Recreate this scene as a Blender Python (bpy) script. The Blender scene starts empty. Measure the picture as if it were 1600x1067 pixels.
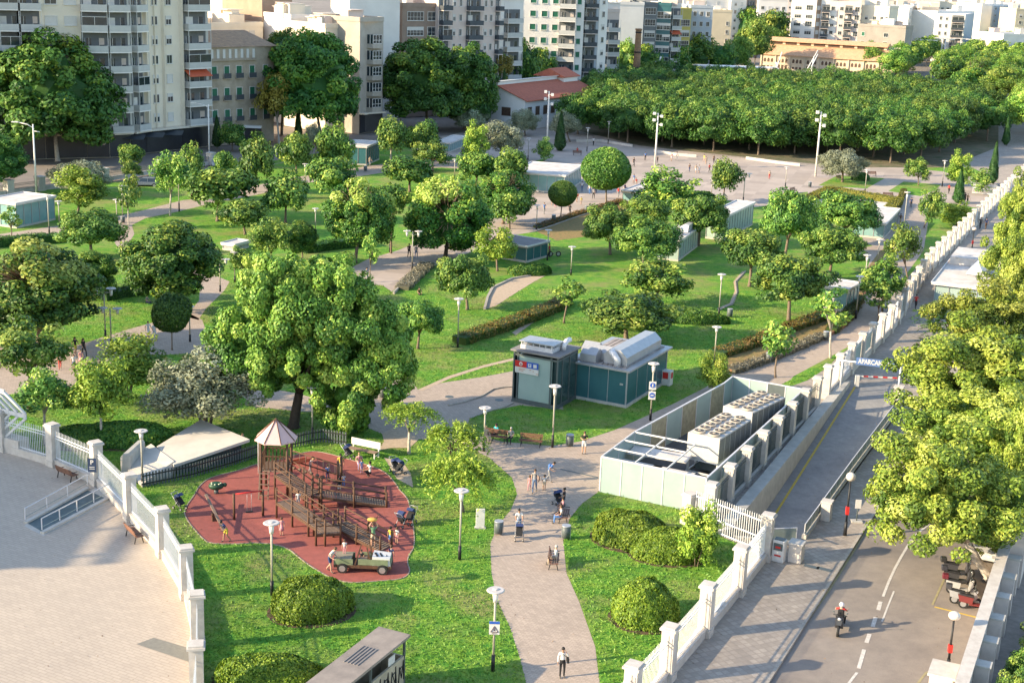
import bpy, bmesh, math, random
import numpy as np
from mathutils import Vector, Matrix
from mathutils.geometry import tessellate_polygon
R = math.radians
sc = bpy.context.scene
col = sc.collection
# ------------------------------------------------------------------ camera
FPX, YH, ROLL, CH = 2200.0, -55.0, R(2.2), 34.0
TH = math.atan((533.5 - YH) * math.cos(ROLL) / FPX)
cam_d = bpy.data.cameras.new('camera'); cam = bpy.data.objects.new('camera', cam_d); col.objects.link(cam)
cam_d.sensor_width = 36; cam_d.lens = FPX / 1600 * 36; cam_d.clip_end = 9000; cam_d.clip_start = 1
_r, _s, _c = ROLL, math.sin(TH), math.cos(TH)
right = Vector((math.cos(_r), math.sin(_r) * _s, math.sin(_r) * _c))
upv = Vector((-math.sin(_r), math.cos(_r) * _s, math.cos(_r) * _c))
fwd = Vector((0, _c, -_s))
M = Matrix((right, upv, -fwd)).transposed().to_4x4(); M.translation = (0, 0, CH)
cam.matrix_world = M
sc.camera = cam
# ------------------------------------------------------------------ light
SUN_EL, SUN_DX, SUN_DY = R(20.5), 0.953, 0.302          # direction the light travels
w = bpy.data.worlds.new('World'); sc.world = w; w.use_nodes = True
nt = w.node_tree; bg = nt.nodes['Background']
sky = nt.nodes.new('ShaderNodeTexSky'); sky.sky_type = 'NISHITA'; sky.sun_disc = False
sky.sun_elevation = SUN_EL; sky.sun_rotation = math.atan2(-SUN_DX, -SUN_DY); sky.air_density = 1.0; sky.dust_density = 0.6
nt.links.new(sky.outputs[0], bg.inputs[0]); bg.inputs[1].default_value = 0.15
sl = bpy.data.lights.new('sun', 'SUN'); sl.energy = 4.2; sl.angle = R(0.5); sl.color = (1.0, 0.82, 0.55)
so = bpy.data.objects.new('sun', sl); col.objects.link(so)
sd = Vector((SUN_DX * math.cos(SUN_EL), SUN_DY * math.cos(SUN_EL), -math.sin(SUN_EL)))
so.rotation_euler = sd.to_track_quat('-Z', 'Y').to_euler(); so.location = (-60, 0, 90)
sc.view_settings.view_transform = 'Standard'; sc.view_settings.look = 'None'
sc.view_settings.exposure = 1.42; sc.view_settings.gamma = 1
cy_ = sc.cycles
cy_.max_bounces = 6; cy_.diffuse_bounces = 3; cy_.glossy_bounces = 3; cy_.transmission_bounces = 4; cy_.transparent_max_bounces = 6
cy_.use_denoising = True; cy_.caustics_reflective = False; cy_.caustics_refractive = False
# ------------------------------------------------------------------ pixel <-> world
def G(x, y, z=0.0):
    dx, dy = x - 800, y - 533.5
    d = fwd * FPX + right * dx - upv * dy
    t = (z - CH) / d.z
    return Vector((d.x * t, d.y * t, z))
def proj(p):
    v = Vector(p) - Vector((0, 0, CH))
    d = v.dot(fwd)
    return 800 + FPX * v.dot(right) / d, 533.5 - FPX * v.dot(upv) / d
def zfor(x, y, ypx):
    """height at ground point (x,y) that shows at image row ypx"""
    lo, hi = -10, 120
    for _ in range(40):
        m = (lo + hi) / 2
        if proj((x, y, m))[1] > ypx: lo = m
        else: hi = m
    return (lo + hi) / 2
def scale_at(p):
    return FPX / (Vector(p) - Vector((0, 0, CH))).dot(fwd)
# ------------------------------------------------------------------ materials
_m = {}
def mat(name, c, rough=0.7, var=0.12, ns=3.0, bump=0.0, bs=20.0, metal=0.0, c2=None, spec=0.4, ns2=None):
    if name in _m: return _m[name]
    m = bpy.data.materials.new(name); m.use_nodes = True
    t = m.node_tree; b = t.nodes['Principled BSDF']
    b.inputs['Roughness'].default_value = rough; b.inputs['Metallic'].default_value = metal
    b.inputs['Specular IOR Level'].default_value = spec
    tc = t.nodes.new('ShaderNodeTexCoord')
    n = t.nodes.new('ShaderNodeTexNoise'); n.inputs['Scale'].default_value = ns; n.inputs['Detail'].default_value = 6; n.inputs['Roughness'].default_value = 0.65
    t.links.new(tc.outputs['Object'], n.inputs['Vector'])
    cr = t.nodes.new('ShaderNodeValToRGB')
    c2 = c2 or tuple(max(0, x * (1 - var * 2)) for x in c)
    cr.color_ramp.elements[0].position = 0.3; cr.color_ramp.elements[1].position = 0.7
    cr.color_ramp.elements[0].color = (*c2, 1); cr.color_ramp.elements[1].color = (*[min(1, x * (1 + var * .5)) for x in c], 1)
    t.links.new(n.outputs['Fac'], cr.inputs[0]); t.links.new(cr.outputs[0], b.inputs['Base Color'])
    if bump:
        n2 = t.nodes.new('ShaderNodeTexNoise'); n2.inputs['Scale'].default_value = bs; n2.inputs['Detail'].default_value = 4
        t.links.new(tc.outputs['Object'], n2.inputs['Vector'])
        bp = t.nodes.new('ShaderNodeBump'); bp.inputs['Strength'].default_value = bump; bp.inputs['Distance'].default_value = 0.05
        t.links.new(n2.outputs['Fac'], bp.inputs['Height']); t.links.new(bp.outputs[0], b.inputs['Normal'])
    _m[name] = m
    return m
def paving(name, c, cm, bw, bh, rot=0.0, mortar=0.02, var=0.25, stain=0.25, sn=0.25, offset=0.5):
    """small laid units with joints and large soft stains"""
    m = bpy.data.materials.new(name); m.use_nodes = True
    t = m.node_tree; b = t.nodes['Principled BSDF']; b.inputs['Roughness'].default_value = 0.85
    tc = t.nodes.new('ShaderNodeTexCoord'); mp = t.nodes.new('ShaderNodeMapping'); mp.inputs['Rotation'].default_value = (0, 0, rot)
    t.links.new(tc.outputs['Object'], mp.inputs[0])
    br = t.nodes.new('ShaderNodeTexBrick'); br.offset = offset
    br.inputs['Scale'].default_value = 1; br.inputs['Brick Width'].default_value = bw; br.inputs['Row Height'].default_value = bh
    br.inputs['Mortar Size'].default_value = mortar; br.inputs['Mortar Smooth'].default_value = 0.3
    br.inputs['Color1'].default_value = (*c, 1); br.inputs['Color2'].default_value = (*[x * (1 - var) for x in c], 1); br.inputs['Mortar'].default_value = (*cm, 1)
    t.links.new(mp.outputs[0], br.inputs['Vector'])
    last = br.outputs['Color']
    for sc_, lo, hi, am in ((sn, 0.3, 0.75, stain), (sn * 9, 0.35, 0.7, stain * .6), (14.0, 0.3, 0.7, stain * .45)):
        n = t.nodes.new('ShaderNodeTexNoise'); n.inputs['Scale'].default_value = sc_; n.inputs['Detail'].default_value = 7; n.inputs['Roughness'].default_value = .7
        t.links.new(tc.outputs['Object'], n.inputs['Vector'])
        cr = t.nodes.new('ShaderNodeValToRGB'); cr.color_ramp.elements[0].position = lo; cr.color_ramp.elements[1].position = hi
        cr.color_ramp.elements[0].color = (1 - am, 1 - am, 1 - am * .9, 1); cr.color_ramp.elements[1].color = (1.0, 1.0, 1.0, 1)
        mx = t.nodes.new('ShaderNodeMix'); mx.data_type = 'RGBA'; mx.blend_type = 'MULTIPLY'; mx.inputs[0].default_value = 1
        t.links.new(n.outputs['Fac'], cr.inputs[0]); t.links.new(last, mx.inputs[6]); t.links.new(cr.outputs[0], mx.inputs[7]); last = mx.outputs[2]
    t.links.new(last, b.inputs['Base Color'])
    return m
def grass_mat():
    m = bpy.data.materials.new('grass'); m.use_nodes = True
    t = m.node_tree; b = t.nodes['Principled BSDF']; b.inputs['Roughness'].default_value = 0.9; b.inputs['Specular IOR Level'].default_value = .15
    tc = t.nodes.new('ShaderNodeTexCoord')
    def noise(s, d=6, r=.65):
        n = t.nodes.new('ShaderNodeTexNoise'); n.inputs['Scale'].default_value = s; n.inputs['Detail'].default_value = d; n.inputs['Roughness'].default_value = r
        t.links.new(tc.outputs['Object'], n.inputs['Vector']); return n.outputs['Fac']
    def ramp(f, els):
        cr = t.nodes.new('ShaderNodeValToRGB')
        while len(cr.color_ramp.elements) < len(els): cr.color_ramp.elements.new(.5)
        for e, (p, c) in zip(cr.color_ramp.elements, els): e.position = p; e.color = (*c, 1)
        t.links.new(f, cr.inputs[0]); return cr.outputs[0]
    def mix(f, a, c, bt='MIX'):
        mx = t.nodes.new('ShaderNodeMix'); mx.data_type = 'RGBA'; mx.blend_type = bt
        if isinstance(f, float): mx.inputs[0].default_value = f
        else: t.links.new(f, mx.inputs[0])
        t.links.new(a, mx.inputs[6]); t.links.new(c, mx.inputs[7]); return mx.outputs[2]
    base = ramp(noise(1.1), [(.3, (.06, .24, .03)), (.5, (.15, .32, .04)), (.72, (.30, .42, .06))])
    fine = ramp(noise(9.0, 5, .75), [(.3, (.40, .48, .42)), (.55, (1, 1, 1)), (.78, (1.5, 1.4, 1.25))])
    g = mix(1.0, base, fine, 'MULTIPLY')
    dry = ramp(noise(.22, 8, .62), [(.46, (0, 0, 0)), (.64, (1, 1, 1))])
    drc = ramp(noise(2.3), [(.3, (.20, .23, .06)), (.7, (.34, .27, .13))])
    # where the lawn is worn
    mx = t.nodes.new('ShaderNodeMath'); mx.operation = 'MULTIPLY'; mx.inputs[1].default_value = .75
    t.links.new(dry, mx.inputs[0])
    g = mix(mx.outputs[0], g, drc)
    t.links.new(g, b.inputs['Base Color'])
    bp = t.nodes.new('ShaderNodeBump'); bp.inputs['Strength'].default_value = .7; bp.inputs['Distance'].default_value = 0.12
    t.links.new(noise(7.0, 5, .8), bp.inputs['Height']); t.links.new(bp.outputs[0], b.inputs['Normal'])
    return m
def leaf_mat(name, dark, mid, light, yellow=None, trans=.16):
    """leaf colour by the per-face 'tint' of the clump it grows on"""
    m = bpy.data.materials.new(name); m.use_nodes = True
    t = m.node_tree; b = t.nodes['Principled BSDF']; b.inputs['Roughness'].default_value = 0.55; b.inputs['Specular IOR Level'].default_value = .35
    a = t.nodes.new('ShaderNodeAttribute'); a.attribute_name = 'tint'
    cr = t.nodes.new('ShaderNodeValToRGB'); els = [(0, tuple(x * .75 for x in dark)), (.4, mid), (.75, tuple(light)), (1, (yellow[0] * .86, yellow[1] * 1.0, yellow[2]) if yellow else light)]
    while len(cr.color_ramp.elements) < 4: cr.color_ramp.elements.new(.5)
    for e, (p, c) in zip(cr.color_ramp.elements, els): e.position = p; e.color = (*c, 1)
    oi = t.nodes.new('ShaderNodeObjectInfo')
    hs = t.nodes.new('ShaderNodeHueSaturation'); 
    ma = t.nodes.new('ShaderNodeMapRange'); ma.inputs[3].default_value = .72; ma.inputs[4].default_value = 1.18; hs.inputs['Saturation'].default_value = 1.0
    mh = t.nodes.new('ShaderNodeMapRange'); mh.inputs[3].default_value = .486; mh.inputs[4].default_value = .506
    t.links.new(oi.outputs['Random'], ma.inputs[0]); t.links.new(oi.outputs['Random'], mh.inputs[0])
    t.links.new(ma.outputs[0], hs.inputs['Value']); t.links.new(mh.outputs[0], hs.inputs['Hue'])
    t.links.new(a.outputs['Fac'], cr.inputs[0]); t.links.new(cr.outputs[0], hs.inputs['Color']); t.links.new(hs.outputs[0], b.inputs['Base Color'])
    tr = t.nodes.new('ShaderNodeBsdfTranslucent'); t.links.new(hs.outputs[0], tr.inputs[0])
    ms = t.nodes.new('ShaderNodeMixShader'); ms.inputs[0].default_value = trans
    t.links.new(b.outputs[0], ms.inputs[1]); t.links.new(tr.outputs[0], ms.inputs[2]); t.links.new(ms.outputs[0], t.nodes['Material Output'].inputs[0])
    return m
def glass_mat(name, c, rough=.12, spec=.6, var=.1, ns=.8):
    m = mat(name, c, rough, var, ns, spec=spec)
    return m
# ------------------------------------------------------------------ mesh helpers
class MB:
    def __init__(s): s.bm = bmesh.new(); s.mi = 0
    def _tag(s, fs):
        for f in fs: f.material_index = s.mi
    def box(s, c, size, rz=0.0, mtx=None):
        m = Matrix.Translation(c) @ Matrix.Rotation(rz, 4, 'Z') @ Matrix.Diagonal((*size, 1))
        if mtx: m = mtx @ m
        r = bmesh.ops.create_cube(s.bm, size=1, matrix=m)
        s._tag({f for v in r['verts'] for f in v.link_faces}); return r['verts']
    def bar(s, a, b, wd, hg=None, up=(0, 0, 1)):
        a, b = Vector(a), Vector(b); d = b - a; L = d.length
        if L < 1e-6: return
        d.normalize(); u = Vector(up)
        if abs(d.dot(u)) > .99: u = Vector((0, 1, 0))
        x = d.cross(u).normalized(); z = x.cross(d)
        m = Matrix((x, d, z)).transposed().to_4x4(); m.translation = (a + b) / 2
        r = bmesh.ops.create_cube(s.bm, size=1, matrix=m @ Matrix.Diagonal((wd, L, hg or wd, 1)))
        s._tag({f for v in r['verts'] for f in v.link_faces})
    def cyl(s, c, r, h, n=12, r2=None, smooth=True):
        """c = centre of the base"""
        m = Matrix.Translation(Vector(c) + Vector((0, 0, h / 2)))
        q = bmesh.ops.create_cone(s.bm, cap_ends=True, segments=n, radius1=r, radius2=r if r2 is None else r2, depth=h, matrix=m)
        fs = {f for v in q['verts'] for f in v.link_faces}; s._tag(fs)
        for f in fs: f.smooth = smooth and len(f.verts) == 4
    def tube(s, pts, rad, n=8):
        pts = [Vector(p) for p in pts]
        if not hasattr(rad, '__len__'): rad = [rad] * len(pts)
        rings = []; ref = None
        for i, p in enumerate(pts):
            d = (pts[min(i + 1, len(pts) - 1)] - pts[max(i - 1, 0)]).normalized()
            if ref is None: ref = Vector((1, 0, 0)) if abs(d.x) < .8 else Vector((0, 1, 0))
            x = (ref - d * ref.dot(d)).normalized(); y = d.cross(x); ref = x
            rings.append([s.bm.verts.new(p + (x * math.cos(k * 2 * math.pi / n) + y * math.sin(k * 2 * math.pi / n)) * rad[i]) for k in range(n)])
        fs = []
        for a, b in zip(rings, rings[1:]):
            for k in range(n): fs.append(s.bm.faces.new((a[k], a[(k + 1) % n], b[(k + 1) % n], b[k])))
        for f in fs: f.smooth = True
        fs.append(s.bm.faces.new(rings[0][::-1])); fs.append(s.bm.faces.new(rings[-1]))
        s._tag(fs)
    def ball(s, c, r, sub=2, sz=(1, 1, 1)):
        q = bmesh.ops.create_icosphere(s.bm, subdivisions=sub, radius=r, matrix=Matrix.Translation(c) @ Matrix.Diagonal((*sz, 1)))
        fs = {f for v in q['verts'] for f in v.link_faces}; s._tag(fs)
        for f in fs: f.smooth = True
    def prism(s, poly, z0, z1):
        b = [s.bm.verts.new((p[0], p[1], z0)) for p in poly]; t = [s.bm.verts.new((p[0], p[1], z1)) for p in poly]
        n = len(poly); fs = [s.bm.faces.new(b[::-1]), s.bm.faces.new(t)]
        for k in range(n): fs.append(s.bm.faces.new((b[k], b[(k + 1) % n], t[(k + 1) % n], t[k])))
        s._tag(fs); bmesh.ops.recalc_face_normals(s.bm, faces=fs)
    def poly(s, vs):
        f = s.bm.faces.new([s.bm.verts.new(v) for v in vs]); s._tag([f]); return f
    def hull(s, vs):
        v = [s.bm.verts.new(p) for p in vs]
        r = bmesh.ops.convex_hull(s.bm, input=v); s._tag([g for g in r['geom'] if isinstance(g, bmesh.types.BMFace)])
    def build(s, name, mats, parent=None, loc=None, rz=None, bevel=0):
        me = bpy.data.meshes.new(name); 
        if bevel: bmesh.ops.bevel(s.bm, geom=[e for e in s.bm.edges], offset=bevel, segments=1, affect='EDGES', profile=.5)
        s.bm.normal_update(); s.bm.to_mesh(me); s.bm.free()
        for m in (mats if isinstance(mats, (list, tuple)) else [mats]): me.materials.append(m)
        o = bpy.data.objects.new(name, me); col.objects.link(o)
        if parent: o.parent = parent
        if loc is not None: o.location = loc
        if rz is not None: o.rotation_euler.z = rz
        return o
def tag(o, label=None, cat=None, group=None, kind=None):
    if label: o['label'] = label
    if cat: o['category'] = cat
    if group: o['group'] = group
    if kind: o['kind'] = kind
    return o
def empty(name, loc=(0, 0, 0), rz=0.0):
    o = bpy.data.objects.new(name, None); col.objects.link(o); o.location = loc; o.rotation_euler.z = rz; o.empty_display_size = .3
    return o
_kids = {}
def copy_tree(o, loc=None, rz=None, scale=None, label=None, group=None, parent=None):
    c = o.copy(); col.objects.link(c)
    if parent: c.parent = parent
    for ch in [x for x in bpy.data.objects if x.parent == o] if o.name not in _kids else _kids[o.name]: copy_tree(ch, parent=c)
    if loc is not None: c.location = loc
    if rz is not None: c.rotation_euler.z = rz
    if scale is not None: c.scale = (scale,) * 3 if not hasattr(scale, '__len__') else scale
    if label: c['label'] = label
    if group: c['group'] = group
    return c
def cache_kids():
    _kids.clear()
    for x in bpy.data.objects:
        _kids.setdefault(x.name, [])
        if x.parent: _kids.setdefault(x.parent.name, []).append(x)
def smooth_poly(pts, it=2):
    for _ in range(it):
        q = []
        for i, p in enumerate(pts):
            n = pts[(i + 1) % len(pts)]
            q += [p * .75 + n * .25, p * .25 + n * .75]
        pts = q
    return pts
def sheet(name, px, z, m, kind='structure', holes=(), sm=0, world=False, label=None, cat=None):
    P = [Vector(p).to_3d() if world else G(*p) for p in px]
    if sm: P = smooth_poly(P, sm)
    loops = [P] + [[Vector(p).to_3d() if world else G(*p) for p in h] for h in holes]
    for l in loops:
        for p in l: p.z = z
    tris = tessellate_polygon(loops)
    flat = [p for l in loops for p in l]
    me = bpy.data.meshes.new(name); me.from_pydata([tuple(p) for p in flat], [], [tuple(t) for t in tris])
    bm = bmesh.new(); bm.from_mesh(me)
    for f in bm.faces:
        f.normal_update()
        if f.normal.z < 0: f.normal_flip()
    bm.to_mesh(me); bm.free()
    me.materials.append(m)
    o = bpy.data.objects.new(name, me); col.objects.link(o)
    tag(o, label, cat, kind=kind)
    return o
# ================================================================== GROUND
M_ASPH = paving('asphalt', (.40, .335, .27), (.38, .32, .26), 40, 40, stain=.35, sn=.12, mortar=0)
M_PATH = paving('pavers', (.58, .455, .35), (.38, .30, .23), .30, .15, rot=.5, mortar=.015, stain=.2, var=.2)
M_PLAZA = paving('plaza_slabs', (.56, .465, .365), (.45, .37, .29), .6, .22, rot=R(28), mortar=.03, stain=.14, sn=.15, var=.1)
M_SQUARE = paving('square_slabs', (.58, .47, .38), (.48, .39, .32), 3.0, 3.0, rot=.3, mortar=.05, stain=.2, sn=.1, offset=0)
M_SIDE = paving('pavement_tiles', (.58, .49, .39), (.42, .35, .28), .40, .40, rot=R(-27), mortar=.035, stain=.3, sn=.3, offset=0)
M_KERB = mat('kerb_stone', (.42, .37, .31), .85, .15, 4)
M_GRASS = grass_mat()
M_SOIL = mat('soil', (.12, .075, .045), .95, .25, 3, bump=.5)
M_SAND = mat('sand', (.50, .38, .27), .95, .12, 3, bump=.3)
M_REDBED = mat('reddish_cover', (.30, .17, .075), .95, .3, 2.5, bump=.8, bs=8, c2=(.14, .15, .04))
M_MARK = mat('road_paint', (.62, .58, .53), .8, .15, 6, c2=(.44, .40, .36))
M_RUBBER = mat('red_rubber', (.34, .095, .075), .9, .12, 2, bump=.15, bs=30, c2=(.25, .075, .06))
M_TARMAC2 = paving('ramp_asphalt', (.50, .48, .44), (.48, .46, .42), 40, 40, stain=.4, sn=.25, mortar=0)
M_WHITE = mat('white_paint', (.66, .63, .59), .6, .05, 3)
M_STONE = mat('white_stone', (.58, .53, .475), .75, .08, 1.8, bump=.15, c2=(.45, .40, .35))
M_YEL = mat('yellow_paint', (.60, .42, .05), .6, .15, 5)
M_CONC = mat('concrete', (.50, .47, .42), .85, .12, 1.5, bump=.1)

HOLE = [(1140, 836), (1195, 850), (1252, 843), (1409, 631), (1395, 604), (1328, 602), (1212, 748), (1185, 780)]
kA, kB = G(1195, 1067), G(1435, 694)
kd = (kB - kA).normalized()
KERB = [kA - kd * 60, kA, G(1285, 925), G(1345, 830), kB, kB + kd * 60, kB + kd * 150, kB + kd * 420]
base_out = [(-1500, -300), (1500, -300), (4200, 9000 * .6), (-4200, 9000 * .6)]
KZ = -0.13
hole_w = [G(*p) for p in HOLE]
o = sheet('ground', base_out, KZ, M_ASPH, world=True, holes=[])
# the opening of the ramp is cut through the base and the raised paving
bpy.data.objects.remove(o)
def sheet_h(name, P, z, m, **k):
    return sheet(name, P, z, m, world=True, **k)
loops_hole = hole_w
def cut(name, P, z, m):
    loops = [[Vector((p[0], p[1], z)) for p in P], [Vector((p[0], p[1], z)) for p in loops_hole]]
    tris = tessellate_polygon(loops); flat = loops[0] + loops[1]
    me = bpy.data.meshes.new(name); me.from_pydata([tuple(p) for p in flat], [], tris)
    bm = bmesh.new(); bm.from_mesh(me)
    for f in bm.faces:
        f.normal_update()
        if f.normal.z < 0: f.normal_flip()
    bm.to_mesh(me); bm.free(); me.materials.append(m)
    o = bpy.data.objects.new(name, me); col.objects.link(o); o['kind'] = 'structure'; return o
cut('ground', base_out, KZ, M_ASPH)
# raised park slab: left of the kerb, up to the street behind
slab = [Vector((-260, -20, 0))] + [k.copy() for k in KERB] + [Vector((310, 600, 0)), G(1440, 140), G(1200, 150), G(900, 165), G(700, 212), G(560, 232), G(400, 262), G(240, 285), G(60, 310), G(-60, 330), Vector((-260, 150, 0))]
cut('pavement', slab, 0.0, M_SIDE)
# kerb
m = MB()
for a, b in zip(KERB[:-1], KERB[1:]):
    m.bar(a + Vector((.07, 0, -.068)), b + Vector((.07, 0, -.068)), .18, .142)
m.build('kerb', M_KERB)['kind'] = 'structure'
m = MB()
for a, b in zip(slab[len(KERB) + 2:-2], slab[len(KERB) + 3:-1]): m.bar(a + Vector((0, 0, -.065)), b + Vector((0, 0, -.065)), .2, .145)
m.build('kerb', M_KERB)['kind'] = 'structure'
# the great lawn of the park
lawn = [(-60, 300), (60, 298), (240, 278), (400, 256), (600, 222), (800, 215),
        (880, 226), (985, 232), (1000, 262), (1285, 300), (1330, 272), (1420, 262), (1520, 262), (1560, 285), (1535, 322), (1490, 362), (1455, 392), (1400, 455), (1340, 520), (1296, 572), (1262, 594), (1135, 640), (985, 728), (1068, 802), (1112, 832), (1160, 852), (1190, 872),
        (1150, 925), (1098, 985), (1040, 1055), (984, 1120), (940, 1180), (330, 1180), (312, 1062), (316, 985), (300, 925), (262, 860), (212, 802), (160, 742), (92, 716), (-60, 660)]
sheet('lawn', lawn, .006, M_GRASS)
LAWN_W = [G(*p) for p in lawn]; PAVED_W = []
_sheet0 = sheet
def sheet(name, px, z, m, **k):
    if name in ('path', 'square', 'planting_bed', 'sand_patch', 'worn_track', 'forecourt', 'play_surface'): PAVED_W.append([tuple((Vector(p).to_3d() if k.get('world') else G(*p)).xy) for p in px])
    return _sheet0(name, px, z, m, **k)
def path(px, m=None, z=.012, name='path', sm=0): return sheet(name, px, z, m or M_PATH, sm=sm)
# foreground path and crossing
path([(840, 1180), (822, 1067), (813, 1030), (797, 980), (776, 935), (768, 895), (766, 850), (778, 820), (798, 797), (808, 772), (800, 746), (764, 715), (720, 692), (655, 686), (640, 676), (597, 678), (560, 662), (526, 646), (458, 642), (400, 636),
      (350, 596), (300, 552), (228, 556), (150, 574), (109, 606), (0, 618), (-60, 620), (-60, 524), (0, 530), (60, 540), (101, 545), (142, 533), (190, 518), (228, 507), (296, 490), (316, 500), (330, 540), (380, 590), (415, 606), (461, 614), (519, 629), (590, 604), (612, 591), (600, 560), (588, 540), (604, 536), (622, 560), (653, 609),
      (691, 598), (754, 589), (800, 580), (870, 572), (880, 640), (812, 633), (767, 642), (734, 654), (728, 668), (745, 680), (785, 690), (860, 697), (905, 690), (960, 672), (1010, 650), (1050, 632), (1101, 606), (1141, 582), (1200, 563), (1243, 546), (1290, 524), (1321, 508), (1337, 480), (1348, 440), (1360, 405), (1340, 398), (1345, 388), (1385, 380), (1410, 351), (1418, 308),
      (1462, 312), (1443, 330), (1450, 349), (1443, 392), (1415, 430), (1385, 468), (1372, 500), (1340, 535), (1306, 558), (1230, 596), (1180, 622), (1128, 646), (1040, 700), (960, 760), (934, 769), (910, 786), (890, 810), (880, 845), (885, 895), (905, 940), (930, 1010), (937, 1067), (944, 1180)])
# upper paths on the left
path([(-60, 372), (0, 366), (90, 353), (175, 340), (215, 331), (286, 313), (314, 311), (360, 300), (400, 290), (480, 274), (560, 262), (600, 256), (690, 250), (760, 254), (830, 252), (830, 268), (760, 268), (690, 262), (620, 267), (560, 276), (480, 286), (400, 305), (330, 318), (278, 331), (228, 341), (206, 352), (210, 366), (200, 382), (215, 400), (260, 414), (320, 424), (359, 440), (350, 455), (322, 482), (310, 500), (290, 495), (311, 470), (314, 432), (270, 420), (190, 395), (176, 375), (172, 358), (89, 365), (0, 378), (-60, 386)])
# the open square with its arm running down into the park
path([(770, 262), (830, 262), (880, 236), (960, 222), (1040, 232), (1100, 240), (1165, 248), (1290, 262), (1335, 272), (1310, 285), (1285, 300), (1250, 314), (1180, 324), (1140, 314), (1080, 305), (1000, 302), (982, 313), (930, 330), (838, 362), (800, 368), (741, 392), (691, 411), (660, 416), (640, 432), (612, 456), (598, 446), (541, 442), (552, 417), (575, 405), (620, 392), (653, 379), (686, 384), (745, 372), (759, 346), (800, 330), (812, 312), (806, 290)], M_SQUARE, .012, 'square')
path([(1165, 248), (1290, 262), (1400, 262), (1470, 268), (1560, 285), (1530, 326), (1460, 314), (1418, 308), (1410, 351), (1380, 392), (1350, 378), (1330, 330), (1262, 318), (1250, 314), (1285, 300), (1335, 272)], M_SQUARE, .016, 'square')
# paved strip north of the square under the grove
path([(640, 232), (720, 214), (800, 196), (880, 206), (985, 220), (985, 232), (900, 232), (830, 254), (760, 250), (690, 244)], M_SQUARE, .0145, 'path')
for pl in ([(1279, 290), (1309, 274), (1382, 279), (1354, 295)], [(1388, 299), (1412, 284), (1470, 289), (1462, 297), (1438, 307)], [(1443, 392), (1453, 352), (1520, 350), (1490, 380), (1458, 410), (1446, 412)], [(1230, 600), (1262, 592), (1305, 560), (1340, 534), (1300, 556), (1240, 588)], [(1200, 340), (1240, 303), (1262, 300), (1262, 322), (1240, 345)]):
    sheet('lawn', pl, .021, M_GRASS)
sheet('path', [(1356, 295), (1384, 280), (1412, 284), (1388, 299)], .0195, M_PLAZA)
# curved stone edging lines in the grass
def edging(px, wd=.12, h=.1, m=None):
    mb = MB(); P = [G(*p) for p in px]
    for a, b in zip(P, P[1:]): mb.bar(a + Vector((0, 0, h / 2)), b + Vector((0, 0, h / 2)), wd, h)
    o = mb.build('edging', m or M_KERB); o['kind'] = 'structure'; return o
# soil under the grove, dry planting beds, sand patch
sheet('planting_bed', [(885, 180), (905, 160), (1000, 130), (1560, 160), (1560, 230), (1480, 262), (1330, 262), (1165, 246), (1000, 228), (905, 205)], .0205, mat('grove_floor', (.20, .15, .10), .95, .2, .35, bump=.5, c2=(.06, .09, .03)))
edging([(900, 222), (940, 222), (988, 230)], .3, .5, M_STONE); edging([(1022, 238), (1060, 244), (1088, 246)], .3, .5, M_STONE); edging([(1166, 249), (1215, 256), (1250, 260)], .3, .5, M_STONE)
sheet('planting_bed', [(838, 362), (905, 338), (982, 313), (990, 322), (935, 346), (915, 370), (870, 376)], .019, M_REDBED)
sheet('planting_bed', [(1122, 556), (1190, 530), (1260, 500), (1310, 480), (1340, 440), (1375, 392), (1388, 385), (1370, 430), (1340, 485), (1318, 512), (1243, 548), (1200, 566), (1141, 583)], .019, M_REDBED)
sheet('sand_patch', [(757, 484), (766, 450), (800, 434), (862, 426), (835, 440), (806, 458), (775, 478)], .019, M_SAND)
sheet('worn_track', [(653, 609), (700, 588), (754, 571), (800, 560), (850, 548), (850, 550), (800, 564), (754, 575), (702, 592), (660, 611)], .019, M_SAND)
sheet('worn_track', [(800, 520), (838, 494), (872, 470), (878, 473), (842, 498), (806, 524)], .019, M_SAND)
sheet('worn_track', [(1120, 482), (1140, 474), (1148, 455), (1146, 440), (1160, 424), (1165, 426), (1152, 441), (1154, 456), (1146, 476), (1124, 485)], .019, M_SAND)
sheet('worn_track', [(597, 678), (620, 664), (655, 686), (640, 700), (610, 700), (590, 705), (600, 690)], .0245, M_SAND)
sheet('worn_track', [(600, 715), (628, 720), (642, 740), (646, 762), (620, 748)], .019, M_SAND)
edging([(700, 634), (724, 629), (752, 620), (770, 609), (785, 606), (800, 605)])
edging([(734, 654), (750, 648), (770, 641), (790, 636), (802, 630)])
edging([(757, 484), (762, 465), (770, 450), (800, 436), (862, 426)], .25, .15)
edging([(1124, 485), (1143, 476), (1151, 458), (1149, 441), (1165, 424)])
edging([(1141, 583), (1200, 566), (1243, 548), (1290, 528), (1318, 512), (1342, 478), (1360, 440)], .3, .35, mat('rust_edge', (.26, .13, .07), .9))
edging([(838, 362), (905, 338), (982, 313)], .15, .1)
edging([(615, 460), (640, 434), (660, 418), (700, 411)], .2, .3)
# left forecourt outside the fence
sheet('forecourt', [(-200, 640), (0, 690), (85, 722), (155, 748), (207, 808), (258, 866), (297, 930), (314, 990), (308, 1067), (306, 1220), (-300, 1220)], .006, M_PLAZA)
sheet('drain_cover', [(213, 1006), (240, 996), (302, 1014), (302, 1036)], .012, mat('drain_slab', (.22, .21, .18), .9, .1, 4))
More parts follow.
